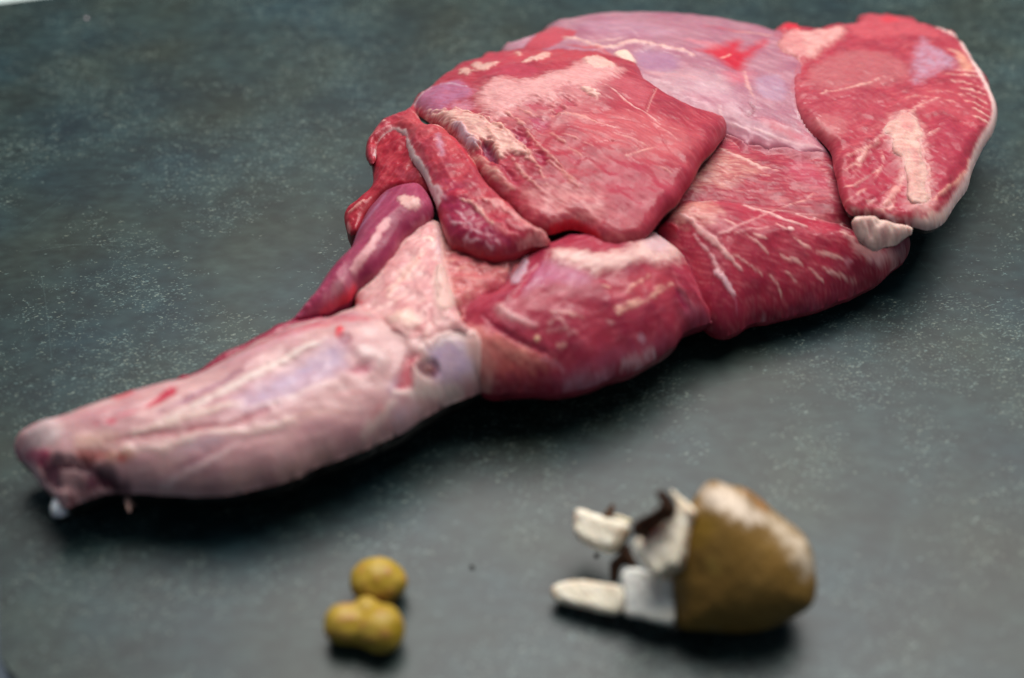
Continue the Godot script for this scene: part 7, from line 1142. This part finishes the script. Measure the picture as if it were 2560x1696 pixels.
	p.band(outline([-4.25, -5.27, -4.12, -4.88, -3.99, -4.57, -3.87, -4.19, -3.76, -3.94, -3.67, -3.73, -3.59, -3.57, -3.52, -3.42, -3.45, -3.34]), 0.15, "d0acb0", 0.8, 0.107, 0.086, 0.05, 0)
	p.band(outline([-3.37, -9.76, -3.2, -9.13, -3.03, -8.59, -2.87, -8.14, -2.71, -7.71, -2.55, -7.3, -2.41, -6.99, -2.25, -6.68, -2.09, -6.44, -1.92, -6.32, -1.84, -10.46, -1.63, -10.05, -1.45, -9.67, -1.29, -9.35, -1.16, -9.05, -1.03, -8.77, -0.9, -8.5, -0.76, -8.24, -0.58, -2.98, -0.46, -2.67, -0.33, -2.36]), 0.107, "c8303c", 0.6, 0.129, 0.086, 0, 0)
	p.area(outline([-3.69, -4.26, -3.18, -4.13, -2.66, -3.92, -2.44, -3.13, -2.11, -2.5, -1.69, -1.94, -1.3, -1.31, -1.07, -0.66, -0.71, -0.11, -0.28, 0.12, 0.16, 0.33, 0.61, 0.3, 1.06, 0.17, 1.54, 0.19, 1.51, 0.16, 1.02, 0.18, 0.55, 0.4, 0.09, 0.58, -0.39, 0.63, -0.88, 0.75, -1.35, 0.59, -1.82, 0.38, -2.28, 0.05, -2.73, -0.24, -3.13, -0.49, -3.43, -1.08, -3.55, -1.65, -3.65, -2.32, -3.84, -3.2, -3.9, -3.9]), "882044", 0.88, 0.245, 0.107, -0.05, 0.3)
	p.band(outline([-3.06, -2.28, -2.97, -2.17, -2.87, -1.98, -2.78, -1.87, -2.69, -1.74, -2.6, -1.54, -2.5, -1.4, -2.41, -1.25, -2.33, -1.09, -2.25, -0.91, -2.18, -0.79, -2.11, -0.58, -2.04, -0.46]), 0.056, "cc9ca6", 0.75, 0.054, 0.065, 0.03, 0)
	p.band(outline([-2.04, -0.46, -2.11, -0.4, -2.19, -0.34, -2.26, -0.35, -2.32, -0.28, -2.36, -0.27, -2.38, -0.17, -2.4, -0.15, -2.43, -0.13]), 0.056, "cc9ca6", 0.75, 0.054, 0.065, 0.03, 0)
	p.band(outline([-2.04, -0.46, -1.9, -0.38, -1.75, -0.22, -1.61, -0.14, -1.49, -0.05, -1.37, 0.06, -1.27, 0.17, -1.17, 0.21, -1.07, 0.32]), 0.052, "cc9ca6", 0.75, 0.054, 0.065, 0.03, 0)
	p.band(outline([-1.35, 0.06, -1.33, 0.16, -1.33, 0.25, -1.31, 0.34, -1.28, 0.43, -1.22, 0.5, -1.15, 0.56, -1.08, 0.62, -1.01, 0.61]), 0.047, "cc9ca6", 0.75, 0.054, 0.065, 0.03, 0)
	p.band(outline([-3.25, -1.56, -3.12, -1.38, -2.99, -1.19, -2.86, -1.02, -2.74, -0.98, -2.63, -0.94, -2.53, -0.96, -2.43, -0.99, -2.33, -1.09]), 0.047, "cc9ca6", 0.75, 0.054, 0.065, 0.03, 0)
	p.band(outline([-2.53, -0.28, -2.41, -0.21, -2.28, -0.15, -2.16, -0.01, -2.04, 0.02, -1.92, 0.09, -1.8, 0.13, -1.67, 0.17, -1.55, 0.21]), 0.047, "cc9ca6", 0.75, 0.054, 0.065, 0.03, 0)
	p.band(outline([-2.4, -1.32, -2.33, -1.28, -2.25, -1.24, -2.18, -1.2, -2.12, -1.13, -2.08, -1.18, -2.05, -1.27, -2.02, -1.38, -1.99, -1.47]), 0.052, "cc9ca6", 0.75, 0.054, 0.065, 0.03, 0)
	p.band(outline([-0.87, 0.29, -0.6, 0.54]), 0.043, "cc9ca6", 0.75, 0.054, 0.065, 0.03, 0)
	p.band(outline([-3.41, -2.25, -3.21, -1.56]), 0.043, "cc9ca6", 0.75, 0.054, 0.065, 0.03, 0)
	p.area(outline([-3.54, -4.06, -3.26, -3.93, -2.97, -3.89, -2.69, -3.81, -2.43, -3.56, -2.37, -3.11, -2.64, -3.08, -2.91, -3.05, -3.18, -3.13, -3.42, -3.58]), "b83444", 0.7, 0.107, 0.107, 0.08, 0.3)
	p.band(outline([-2.62, -2.89, -2.46, -2.7, -2.3, -2.59, -2.15, -2.48, -2, -2.26, -1.87, -2.1, -1.75, -1.91, -1.63, -1.72, -1.51, -1.51, -1.38, -1.29, -1.26, -1.06, -1.13, -0.75, -1.01, -0.53]), 0.107, "dcaaa0", 0.85, 0.086, 0.107, 0.12, 0.2)
	p.band(outline([-1.73, -2.71, -1.5, -2.63, -1.26, -2.47, -1.03, -2.39, -0.82, -2.28, -0.63, -2.05, -0.46, -1.96, -0.29, -1.77, -0.12, -1.58, 0.05, -1.47, 0.23, -1.26, 0.4, -1.06, 0.57, -0.94, 0.72, -0.77, 0.86, -0.53, 1.01, -0.37, 1.18, -0.27, 1.36, -0.13, 1.56, -0.06, 1.76, 0.02, 2.11, -4.17]), 0.322, "d89a98", 0.75, 0.172, 0.215, 0.1, 0.5)
	p.band(outline([-1.16, -1.43, -0.95, -1.17, -0.74, -0.91, -0.53, -0.66, -0.33, -0.34, -0.12, -0.18, 0.09, -0.02, 0.3, 0.05, 0.49, 0.1, 0.67, 0.13, 0.84, 0.15, 1.01, 0.15, 1.18, 0.17]), 0.107, "b8304a", 0.7, 0.107, 0.107, -0.08, 0.3)
	p.band(outline([0.36, 0.42, 0.53, 0.4, 0.7, 0.31, 0.87, 0.28, 1.04, 0.22, 1.22, 0.18, 1.39, 0.18, 1.56, 0.17, 1.73, 0.17]), 0.129, "dca09c", 0.7, 0.107, 0.107, 0.08, 0.3)
	p.band(outline([-2.33, -7.37, -2.2, -7.05, -2.08, -6.82, -2.08, -11.08, -1.93, -10.74, -1.76, -10.38, -1.59, -10.01, -1.4, -9.64, -1.21, -9.28, -1.01, -8.92, -0.79, -8.57, -0.58, -8.21, -0.36, -7.86]), 0.129, "dca090", 0.6, 0.107, 0.15, 0.06, 0.4)
	p.band(outline([-5.95, -14.67, -5.86, -14.27, -5.77, -13.95, -5.67, -13.56, -5.56, -13.36, -5.62, -16.04, -5.43, -15.87, -5.22, -15.71, -5.02, -15.56, -4.55, -11.45, -4.32, -11.07, -4.13, -11.05, -3.95, -11.01, -4.04, -14.89, -3.91, -14.71, -3.8, -14.52, -3.68, -14.33]), 0.086, "dcb0a8", 0.6, 0.086, 0.086, 0.05, 0)
	return p


func shape_white_tendon_end() -> Piece:
	var p := Piece.new(self, outline([-21.51, 12.94, -21.43, 12.92, -21.3, 12.94, -21.16, 13.06, -21.01, 13.21, -20.86, 13.38, -20.77, 13.58, -20.7, 13.78, -20.62, 13.99, -20.59, 14.2, -20.67, 14.35, -20.77, 14.39, -20.84, 14.43, -20.88, 14.48, -20.98, 14.49, -21.13, 14.48, -21.31, 14.43, -21.44, 14.26, -21.5, 14.04, -21.5, 13.83, -21.48, 13.63, -21.52, 13.42, -21.58, 13.21, -21.58, 13.02]),
		[1.9, 0, 0, 0, 0, 0], 0.6, 0.7, 0.5)
	p.flesh({"base": "d8dce4", "dark": "c0bcc8", "pale": "eeeef0", "fibres": 0.14, "fine": 1, "seed": 171, "step": 0.06})
	return p


func shape_skin_tag() -> Piece:
	var p := Piece.new(self, outline([-19.22, 12.32, -19.04, 12.21, -18.79, 12.23, -18.5, 12.18, -18.22, 12.1, -17.95, 12.03, -17.68, 12.01, -17.41, 12.01, -17.16, 12.05, -17.08, 12.31, -17.22, 12.57, -17.33, 12.86, -17.49, 13.13, -17.72, 13.37, -17.86, 13.68, -17.79, 14.01, -17.71, 14.22, -17.86, 14.2, -17.98, 13.94, -18.12, 13.63, -18.3, 13.32, -18.52, 13, -18.77, 12.72, -19.05, 12.53]),
		[2, 0, 0, 0, 0, 0], 0.4, 0.9, 0.4)
	p.flesh({"base": "d0a49a", "dark": "bc7c7c", "pale": "e0c0b4", "fibres": 0.22, "fine": 2, "seed": 175, "step": 0.05})
	return p

func build_mushroom() -> void:
	var mushroom := thing("mushroom", "torn brown mushroom lying on its side, its white stem and dark gills laid open", "mushroom", Vector3(0.085, 0, 0.185))
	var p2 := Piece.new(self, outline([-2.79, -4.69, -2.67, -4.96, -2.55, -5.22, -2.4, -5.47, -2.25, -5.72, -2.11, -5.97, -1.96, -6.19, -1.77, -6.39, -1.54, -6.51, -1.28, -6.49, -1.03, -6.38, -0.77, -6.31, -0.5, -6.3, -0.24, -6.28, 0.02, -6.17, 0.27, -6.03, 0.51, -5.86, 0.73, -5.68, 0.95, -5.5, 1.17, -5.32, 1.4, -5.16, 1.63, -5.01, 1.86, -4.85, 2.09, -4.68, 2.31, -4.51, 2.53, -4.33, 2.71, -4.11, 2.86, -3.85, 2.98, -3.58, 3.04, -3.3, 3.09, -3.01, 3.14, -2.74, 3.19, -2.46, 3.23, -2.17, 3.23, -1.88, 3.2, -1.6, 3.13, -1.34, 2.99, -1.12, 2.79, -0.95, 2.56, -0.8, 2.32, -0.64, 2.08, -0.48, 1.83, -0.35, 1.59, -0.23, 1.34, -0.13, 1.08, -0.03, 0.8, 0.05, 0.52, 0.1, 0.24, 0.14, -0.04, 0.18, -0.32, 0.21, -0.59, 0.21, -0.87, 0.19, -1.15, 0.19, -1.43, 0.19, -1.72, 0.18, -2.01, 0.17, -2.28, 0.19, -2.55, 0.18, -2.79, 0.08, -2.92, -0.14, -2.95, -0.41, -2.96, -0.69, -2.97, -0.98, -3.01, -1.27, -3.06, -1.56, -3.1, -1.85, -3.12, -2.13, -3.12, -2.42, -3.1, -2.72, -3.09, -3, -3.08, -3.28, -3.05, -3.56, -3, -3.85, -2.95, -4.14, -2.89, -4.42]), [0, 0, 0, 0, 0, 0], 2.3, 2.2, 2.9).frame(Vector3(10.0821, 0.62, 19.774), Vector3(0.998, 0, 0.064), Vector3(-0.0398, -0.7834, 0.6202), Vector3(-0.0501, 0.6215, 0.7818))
	p2.flesh({"base": "806230", "dark": "6a4c20", "pale": "967c46", "fibres": 0.08, "fine": 0.6, "blotch": 0.18, "blotch_size": 2.6, "wave": 0.02, "ridge": 0.004, "seed": 201, "step": 0.09, "angle": 0.7})
	p2.area(outline([-2.19, -5.78, -2, -6.11, -1.75, -6.41, -1.42, -6.59, -1.04, -6.49, -0.69, -6.32, -0.42, -6.21, -0.19, -5.99, 0.07, -5.75, 0.39, -5.53, 0.7, -5.3, 0.68, -5.02, 0.32, -4.88, -0.08, -4.93, -0.46, -5.05, -0.8, -5.18, -1.12, -5.36, -1.46, -5.48, -1.81, -5.47, -2.11, -5.54]), "dccab6", 0.97, 0.387, 0.301, 0, 0)  # pale peeling skin on top, with the highlight painted into its colour
	p2.area(outline([-0.25, -6.27, 0.03, -6.18, 0.29, -6.01, 0.52, -5.85, 0.76, -5.66, 0.99, -5.46, 1.13, -5.28, 0.77, -5.39, 0.49, -5.54, 0.25, -5.73, 0.04, -5.92, -0.14, -6.11]), "a86c34", 0.7, 0.215, 0.172, 0, 0)
	p2.area(outline([-0.09, -6.07, 0.06, -6.03, 0.18, -5.97, 0.28, -5.88, 0.31, -5.78, 0.27, -5.69, 0.12, -5.7, -0.01, -5.76, -0.07, -5.86, -0.1, -5.97]), "7c7468", 0.6, 0.215, 0.107, 0, 0)
	p2.area(outline([0.8, -5.28, 1.27, -5.16, 1.7, -4.94, 2.09, -4.67, 2.43, -4.42, 2.73, -4.1, 2.93, -3.73, 2.98, -3.39, 3.05, -2.97, 2.93, -2.66, 2.44, -2.73, 2.16, -3.11, 1.93, -3.47, 1.69, -3.8, 1.43, -4.11, 1.16, -4.4, 0.84, -4.66, 0.62, -4.97]), "d0bea6", 0.95, 0.473, 0.301, 0, 0)  # pale right edge, the cap's highlight carried on in paint
	p2.area(outline([-2.26, -3.3, -2.11, -3.34, -1.96, -3.29, -1.87, -3.16, -1.81, -3, -1.86, -2.83, -2.01, -2.74, -2.13, -2.84, -2.22, -2.97, -2.27, -3.12]), "402c10", 0.6, 0.301, 0.129, -0.06, 0)
	p2.area(outline([-1.78, -3.5, -1.6, -3.49, -1.47, -3.36, -1.38, -3.19, -1.3, -3.01, -1.33, -2.82, -1.51, -2.79, -1.64, -2.93, -1.72, -3.11, -1.77, -3.3]), "94803c", 0.5, 0.258, 0.129, 0, 0)
	p2.area(outline([-2.48, -4.72, -2.25, -5.06, -1.93, -5.26, -1.6, -5.17, -1.35, -4.94, -1.39, -4.56, -1.56, -4.21, -1.86, -3.97, -2.21, -3.78, -2.56, -3.66, -2.65, -3.96, -2.59, -4.35]), "84681c", 0.5, 0.516, 0.215, 0, 0)
	p2.area(outline([-1.62, -0.25, -1.47, -0.3, -1.3, -0.33, -1.14, -0.34, -0.98, -0.24, -0.93, -0.01, -1.07, 0.08, -1.17, 0.26, -1.34, 0.27, -1.56, 0.03]), "8c7c60", 0.5, 0.172, 0.107, 0, 0)
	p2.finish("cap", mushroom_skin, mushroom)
	var p13 := Piece.new(self, outline([-1.85, 0.18, -1.84, -0.09, -1.73, -0.37, -1.64, -0.65, -1.57, -0.94, -1.5, -1.23, -1.4, -1.51, -1.32, -1.79, -1.35, -2.08, -1.53, -2.3, -1.79, -2.43, -2.06, -2.47, -2.25, -2.52, -2.21, -2.63, -1.99, -2.63, -1.7, -2.64, -1.38, -2.67, -1.07, -2.7, -0.79, -2.72, -0.58, -2.59, -0.58, -2.37, -0.54, -2.12, -0.39, -1.85, -0.2, -1.59, -0.04, -1.35, 0.09, -1.11, 0.23, -0.9, 0.32, -0.7, 0.38, -0.57, 0.44, -0.49, 0.38, -0.32, 0.2, -0.12, 0.13, 0.16, 0.1, 0.44, -0.15, 0.57, -0.46, 0.56, -0.78, 0.56, -1.09, 0.54, -1.38, 0.48, -1.66, 0.38]), [1.7, 0, 0, 0, 0, 0], 0.22, 1.6, 0.22).frame(Vector3(7.3885, 2.6, 18.4515), Vector3(0.5623, 0, 0.8269), Vector3(-0.6597, -0.603, 0.4486), Vector3(-0.4986, 0.7978, 0.3391))
	p13.flesh({"base": "f4e8d0", "dark": "e6d6be", "pale": "faf4ea", "fibres": 0.4, "fine": 1.5, "blotch": 0.4, "blotch_size": 1.2, "wave": 0.06, "ridge": 0.02, "seed": 211, "step": 0.06})
	p13.band(outline([0.22, 0.31, 0.28, 0.22, 0.33, 0.12, 0.39, 0.03, 0.44, -0.06, 0.48, -0.16, 0.52, -0.27, 0.57, -0.37, 0.61, -0.48]), 0.086, "8c5c30", 0.8, 0.086, 0.065, 0, 0)
	p13.band(outline([-2.42, -2.51, -2.26, -2.52, -2.02, -2.54, -1.85, -2.55, -1.64, -2.54, -1.36, -2.53, -1.04, -2.52, -0.75, -2.49, -0.6, -2.41, -0.51, -2.28, -0.44, -2.12, -0.4, -1.95, -0.33, -1.77, -0.22, -1.61, -0.11, -1.45, 0, -1.28, 0.11, -1.11]), 0.086, "b48c60", 0.6, 0.086, 0.065, 0, 0)
	p13.area(outline([-2.01, 0.06, -1.99, -0.26, -1.91, -0.56, -1.81, -0.87, -1.59, -1.1, -1.14, -1.11, -1.07, -0.83, -1.14, -0.52, -1.3, -0.24, -1.57, -0.04]), "c8a890", 0.5, 0.258, 0.129, 0, 0)
	p13.finish("flesh", mushroom_flesh, mushroom)
	var p19 := Piece.new(self, outline([-0.11, 0.51, -0.32, 0.38, -0.39, 0.13, -0.34, -0.14, -0.24, -0.41, -0.12, -0.68, 0, -0.95, -0.04, -1.23, -0.3, -1.33, -0.55, -1.38, -0.61, -1.6, -0.4, -1.76, -0.11, -1.75, 0.14, -1.61, 0.32, -1.44, 0.39, -1.29, 0.4, -1.15, 0.35, -0.95, 0.27, -0.7, 0.19, -0.41, 0.12, -0.11, 0.13, 0.17, 0.23, 0.38, 0.11, 0.55]), [2.2, 0, 0, 0, 0, 0], 0.35, 1.2, 0.3).frame(Vector3(6.7092, 3.6, 17.2441), Vector3(0.5623, 0, 0.8269), Vector3(-0.6597, -0.603, 0.4486), Vector3(-0.4986, 0.7978, 0.3391))
	p19.flesh({"base": "2c1a10", "dark": "180c06", "pale": "4a3220", "fibres": 0.6, "fine": 9, "blotch": 0.5, "blotch_size": 0.8, "wave": 0.06, "ridge": 0.09, "seed": 221, "step": 0.05, "angle": 0.9})
	p19.finish("gills", mushroom_flesh, mushroom)
	var p22 := Piece.new(self, outline([-1.93, -0.22, -1.89, -0.48, -1.63, -0.6, -1.31, -0.66, -0.99, -0.76, -0.68, -0.86, -0.37, -0.96, -0.07, -1.07, 0.22, -1.2, 0.52, -1.25, 0.72, -1.07, 0.77, -0.81, 0.79, -0.54, 0.83, -0.27, 0.83, 0, 0.71, 0.25, 0.46, 0.41, 0.16, 0.5, -0.16, 0.57, -0.48, 0.63, -0.8, 0.67, -1.12, 0.66, -1.4, 0.51, -1.61, 0.27, -1.79, 0.02]), [0, 0, 0, 0, 0, 0], 0.55, 0.9, 0.35).frame(Vector3(4.1695, 2.3, 16.1547), Vector3(0.7071, 0, 0.7071), Vector3(-0.582, -0.5678, 0.582), Vector3(-0.4015, 0.8231, 0.4015))
	p22.flesh({"base": "f4ead4", "dark": "e2d6c0", "pale": "faf6ee", "fibres": 0.5, "fine": 3, "blotch": 0.35, "blotch_size": 1.2, "wave": 0.08, "ridge": 0.03, "seed": 231, "step": 0.06, "angle": 0.3})
	p22.area(outline([0.32, -0.68, 0.49, -0.79, 0.63, -0.87, 0.72, -0.95, 0.83, -0.97, 0.92, -0.81, 0.78, -0.69, 0.72, -0.6, 0.61, -0.52, 0.43, -0.55]), "b88c50", 0.7, 0.15, 0.107, 0, 0)
	p22.area(outline([0.47, -0.29, 0.61, -0.5, 0.73, -0.66, 0.87, -0.76, 0.98, -0.54, 0.99, -0.28, 0.91, -0.03, 0.74, 0.18, 0.65, 0.15, 0.55, -0.05]), "bcac90", 0.6, 0.215, 0.129, 0, 0)
	p22.area(outline([-2.11, -0.29, -2, -0.49, -1.59, -0.32, -1.45, -0.12, -1.33, 0.09, -1.23, 0.31, -1.29, 0.45, -1.44, 0.27, -1.63, 0.09, -1.96, -0.09]), "c89c80", 0.6, 0.129, 0.086, 0, 0)
	p22.finish("stem", mushroom_flesh, mushroom)
	var p28 := Piece.new(self, outline([-2.29, -0.29, -2.12, -0.52, -1.88, -0.7, -1.63, -0.86, -1.37, -1, -1.09, -1.11, -0.81, -1.19, -0.52, -1.25, -0.22, -1.32, 0.08, -1.4, 0.39, -1.46, 0.69, -1.47, 0.91, -1.3, 1.01, -1.03, 1.06, -0.75, 1.06, -0.47, 0.92, -0.24, 0.67, -0.13, 0.39, -0.06, 0.1, 0, -0.2, 0.04, -0.5, 0.07, -0.79, 0.13, -1.09, 0.18, -1.41, 0.23, -1.72, 0.25, -2.03, 0.19, -2.26, 0]), [0, 0, 0, 0, 0, 0], 0.3, 0.6, 0.25).frame(Vector3(3.7433, 0.75, 19.0008), Vector3(0.8849, 0, 0.4657), Vector3(-0.4204, -0.4306, 0.7987), Vector3(-0.2006, 0.9025, 0.3811))
	p28.flesh({"base": "f6ead2", "dark": "e6d8c0", "pale": "faf6ee", "fibres": 0.5, "fine": 3, "blotch": 0.35, "blotch_size": 1.2, "wave": 0.05, "ridge": 0.03, "seed": 241, "step": 0.06, "angle": 0.2})
	p28.band(outline([-1.77, -0.66, -1.49, -0.76, -1.23, -0.87, -0.96, -0.97, -0.68, -1.07, -0.37, -1.14, -0.05, -1.2, 0.28, -1.25, 0.6, -1.3]), 0.107, "c0a084", 0.6, 0.129, 0.086, 0, 0)
	p28.area(outline([-2.32, -0.25, -2.28, -0.39, -2.1, -0.32, -2.01, -0.19, -1.93, -0.06, -1.87, 0.07, -1.92, 0.18, -2.1, 0.14, -2.15, 0.05, -2.22, -0.08]), "b88c64", 0.6, 0.107, 0.065, 0, 0)
	p28.finish("stem", mushroom_flesh, mushroom)
	var p33 := Piece.new(self, outline([-2.14, -0.9, -2.06, -1.16, -1.84, -1.34, -1.56, -1.47, -1.26, -1.53, -0.96, -1.59, -0.68, -1.67, -0.4, -1.78, -0.13, -1.87, 0.14, -1.83, 0.31, -1.62, 0.43, -1.37, 0.57, -1.13, 0.73, -0.89, 0.89, -0.66, 1.04, -0.44, 1.07, -0.21, 0.91, -0.04, 0.67, 0.07, 0.41, 0.18, 0.14, 0.29, -0.14, 0.37, -0.41, 0.46, -0.66, 0.59, -0.93, 0.67, -1.16, 0.53, -1.3, 0.29, -1.44, 0.04, -1.62, -0.19, -1.81, -0.43, -2.01, -0.65]), [0.3, 0, 0, 0, 0, 0], 0.25, 0.9, 0.25).frame(Vector3(6.1925, 1, 19.4081), Vector3(0.7682, 0, 0.6402), Vector3(-0.5651, -0.47, 0.6781), Vector3(-0.3009, 0.8827, 0.3611))
	p33.flesh({"base": "ecebe4", "dark": "dedcd6", "pale": "f6f4ee", "fibres": 0.4, "fine": 1.5, "blotch": 0.45, "blotch_size": 1.4, "wave": 0.06, "ridge": 0.02, "seed": 251, "step": 0.06})
	p33.area(outline([-1.07, 0.45, -0.61, 0.27, -0.16, 0.09, 0.23, -0.18, 0.56, -0.52, 0.89, -0.72, 1.18, -0.35, 0.92, -0.01, 0.48, 0.18, 0.04, 0.36, -0.41, 0.55, -0.87, 0.71]), "e8e0d0", 0.7, 0.215, 0.107, 0, 0)
	p33.band(outline([-1.67, -0.34, -1.58, -0.23, -1.48, -0.12, -1.39, 0, -1.31, 0.12, -1.23, 0.25, -1.15, 0.39, -1.09, 0.53, -1.06, 0.66]), 0.107, "846848", 0.7, 0.107, 0.065, -0.08, 0)
	p33.finish("flesh", mushroom_flesh, mushroom)
	var p38 := Piece.new(self, outline([-0.3, -0.26, -0.15, -0.43, -0.02, -0.62, 0.06, -0.83, 0.15, -1.03, 0.3, -1.15, 0.44, -1.04, 0.52, -0.83, 0.66, -0.65, 0.83, -0.49, 0.97, -0.33, 0.96, -0.14, 0.77, -0.08, 0.57, -0.16, 0.37, -0.23, 0.21, -0.1, 0.19, 0.13, 0.2, 0.37, 0.21, 0.59, 0.08, 0.74, -0.12, 0.67, -0.21, 0.45, -0.27, 0.21, -0.33, -0.03]), [-0.1, 0, 0, 0, 0, 0], 0.3, 0.5, 0.3).frame(Vector3(4.6908, 1.6, 17.1996), Vector3(0.9594, 0, 0.2822), Vector3(-0.1983, -0.7115, 0.6741), Vector3(-0.2008, 0.7027, 0.6826))
	p38.flesh({"base": "2c1a10", "dark": "160c08", "pale": "4c3420", "fibres": 0.5, "fine": 6, "blotch_size": 0.8, "wave": 0.1, "ridge": 0.06, "seed": 261, "step": 0.05, "angle": 1.2})
	p38.finish("gill_shreds", mushroom_flesh, mushroom)
	var p41 := Piece.new(self, outline([-0.43, 0.07, -0.37, -0.06, -0.27, -0.19, -0.2, -0.33, -0.15, -0.48, -0.06, -0.57, 0.04, -0.49, 0.06, -0.34, 0.04, -0.18, 0.01, -0.03, 0.06, 0.12, 0.2, 0.2, 0.37, 0.22, 0.54, 0.21, 0.69, 0.17, 0.82, 0.19, 0.79, 0.3, 0.65, 0.34, 0.49, 0.36, 0.33, 0.38, 0.17, 0.38, 0, 0.32, -0.16, 0.23, -0.32, 0.17]), [0.1, 0, 0, 0, 0, 0], 0.15, 0.2, 0.2).frame(Vector3(4.542, 3, 15.333), Vector3(0.9594, 0, 0.2822), Vector3(-0.1983, -0.7115, 0.6741), Vector3(-0.2008, 0.7027, 0.6826))
	p41.flesh({"base": "50341c", "dark": "301c10", "pale": "7c5c34", "fibres": 0.4, "fine": 4, "blotch_size": 0.8, "wave": 0.1, "seed": 271, "step": 0.05})
	p41.finish("gill_shreds", mushroom_flesh, mushroom)
	var p44 := Piece.new(self, outline([-0.51, -0.11, -0.44, -0.15, -0.35, -0.16, -0.25, -0.17, -0.15, -0.16, -0.06, -0.14, 0.02, -0.13, 0.1, -0.12, 0.18, -0.12, 0.26, -0.11, 0.34, -0.07, 0.38, -0.01, 0.37, 0.06, 0.31, 0.12, 0.22, 0.16, 0.13, 0.17, 0.03, 0.18, -0.06, 0.17, -0.15, 0.16, -0.24, 0.13, -0.32, 0.11, -0.39, 0.06, -0.46, 0.01, -0.52, -0.04]), [0, 0, 0, 0, 0, 0], 0.15, 0.2, 0.2).frame(Vector3(5.1041, 2.7, 15.3124), Vector3(0.9594, 0, 0.2822), Vector3(-0.1983, -0.7115, 0.6741), Vector3(-0.2008, 0.7027, 0.6826))
	p44.flesh({"base": "d8ccb0", "dark": "bca888", "pale": "e8e0cc", "fibres": 0.3, "fine": 2, "blotch_size": 0.8, "wave": 0.1, "seed": 281, "step": 0.05})
	p44.finish("flesh", mushroom_flesh, mushroom)


# a lump grown from a few balls joined smoothly; its middle stands at the place given, in centimetres
func lump(called: String, label: String, category: String, at: Vector3, balls: Array, squash: Vector3, join: float, tones: Array, rough: float, seed_at: float, rings := 40) -> MeshInstance3D:
	var st := SurfaceTool.new()
	st.begin(Mesh.PRIMITIVE_TRIANGLES)
	var low: Color = Color(tones[0]).srgb_to_linear()
	var high: Color = Color(tones[1]).srgb_to_linear()
	var spot: Color = Color(tones[2]).srgb_to_linear()
	var around := rings * 2
	for j in rings + 1:
		for i in around + 1:
			var a := TAU * i / around
			var b := PI * j / rings
			var d := Vector3(sin(b) * cos(a), cos(b), sin(b) * sin(a))
			var near := 0.0
			var far := 6.0
			for again in 22:
				var r := 0.5 * (near + far)
				var sum := 0.0
				for q in balls:
					sum += exp(-join * ((d * r - q[0]) / squash).length() / q[1])
				if sum > exp(-join):
					near = r
				else:
					far = r
			var n := patch_noise.get_noise_3d(d.x * 1.6 + seed_at, d.y * 1.6, d.z * 1.6)
			var n2 := patch_noise.get_noise_3d(d.x * 0.9, d.y * 0.9 + seed_at, d.z * 0.9)
			var p := d * near * (1.0 + 0.05 * n + 0.05 * n2)
			st.set_color(low.lerp(high, clampf(0.5 + 0.9 * n2, 0.0, 1.0)).lerp(spot, smoothstep(0.05, 0.4, n)))
			st.add_vertex(p * CM)
	for j in rings:
		for i in around:
			var k := j * (around + 1) + i
			for e in [k, k + 1, k + around + 1, k + 1, k + around + 2, k + around + 1]:
				st.add_index(e)
	st.generate_normals()
	var o := MeshInstance3D.new()
	o.name = called
	o.mesh = st.commit()
	var m := StandardMaterial3D.new()
	m.resource_name = called + " skin"
	m.vertex_color_use_as_albedo = true
	m.roughness = rough
	m.metallic_specular = 0.4
	o.material_override = m
	o.position = at * CM
	o.set_meta("label", label)
	o.set_meta("category", category)
	add_child(o, true)
	return o


func build_fruits() -> void:
	lump("olive", "rounder yellow-green olive touching the two-lobed one from behind", "olive", Vector3(-6.1728, 1, 17.4506), [[Vector3(0, 0, 0), 1.08], [Vector3(0.3, -0.05, 0), 1.0]], Vector3(1.1, 0.92, 0.95), 9.0, ["a48828", "bc9e42", "ae7e40"], 0.42, 3.0)
	lump("olive", "larger two-lobed yellow-green olive with a cleft, nearest the front edge", "olive", Vector3(-6.5665, 1, 19.9694), [[Vector3(-0.8337, -0.05, -0.1658), 0.92], [Vector3(0.8337, 0.05, 0.1658), 1.08], [Vector3(0.1197, 0.35, -0.7317), 0.5], [Vector3(-0.1, -0.1, 0), 0.75]], Vector3(1.0, 0.95, 1.0), 6.0, ["a08424", "b89a42", "b08046"], 0.42, 9.0)


func build_crumbs() -> void:
	lump("crumb", "tiny dark brown crumb on bare worktop between olives and mushroom", "crumb", Vector3(-1.8792, 0.06, 15.8879), [[Vector3(0, 0, 0), 0.09], [Vector3(0.1, 0, 0.04), 0.06]], Vector3.ONE, 8.0, ["2c1812", "1c100c", "40241c"], 0.8, 1.0, 8)
	lump("crumb", "tiny dark gill crumb below the mushroom's upper stem", "crumb", Vector3(3.9562, 0.06, 15.198), [[Vector3(0, 0, 0), 0.11], [Vector3(0.09, 0, 0), 0.07]], Vector3.ONE, 8.0, ["2c1c14", "1c120c", "38261c"], 0.8, 2.0, 8)
	lump("crumb", "tiny whitish crumb near the far left edge of the worktop", "crumb", Vector3(-31.0826, 0.08, -34.8813), [[Vector3(0, 0, 0), 0.12]], Vector3.ONE, 8.0, ["d0c4cc", "c0b4bc", "d8d0d4"], 0.6, 4.0, 8)
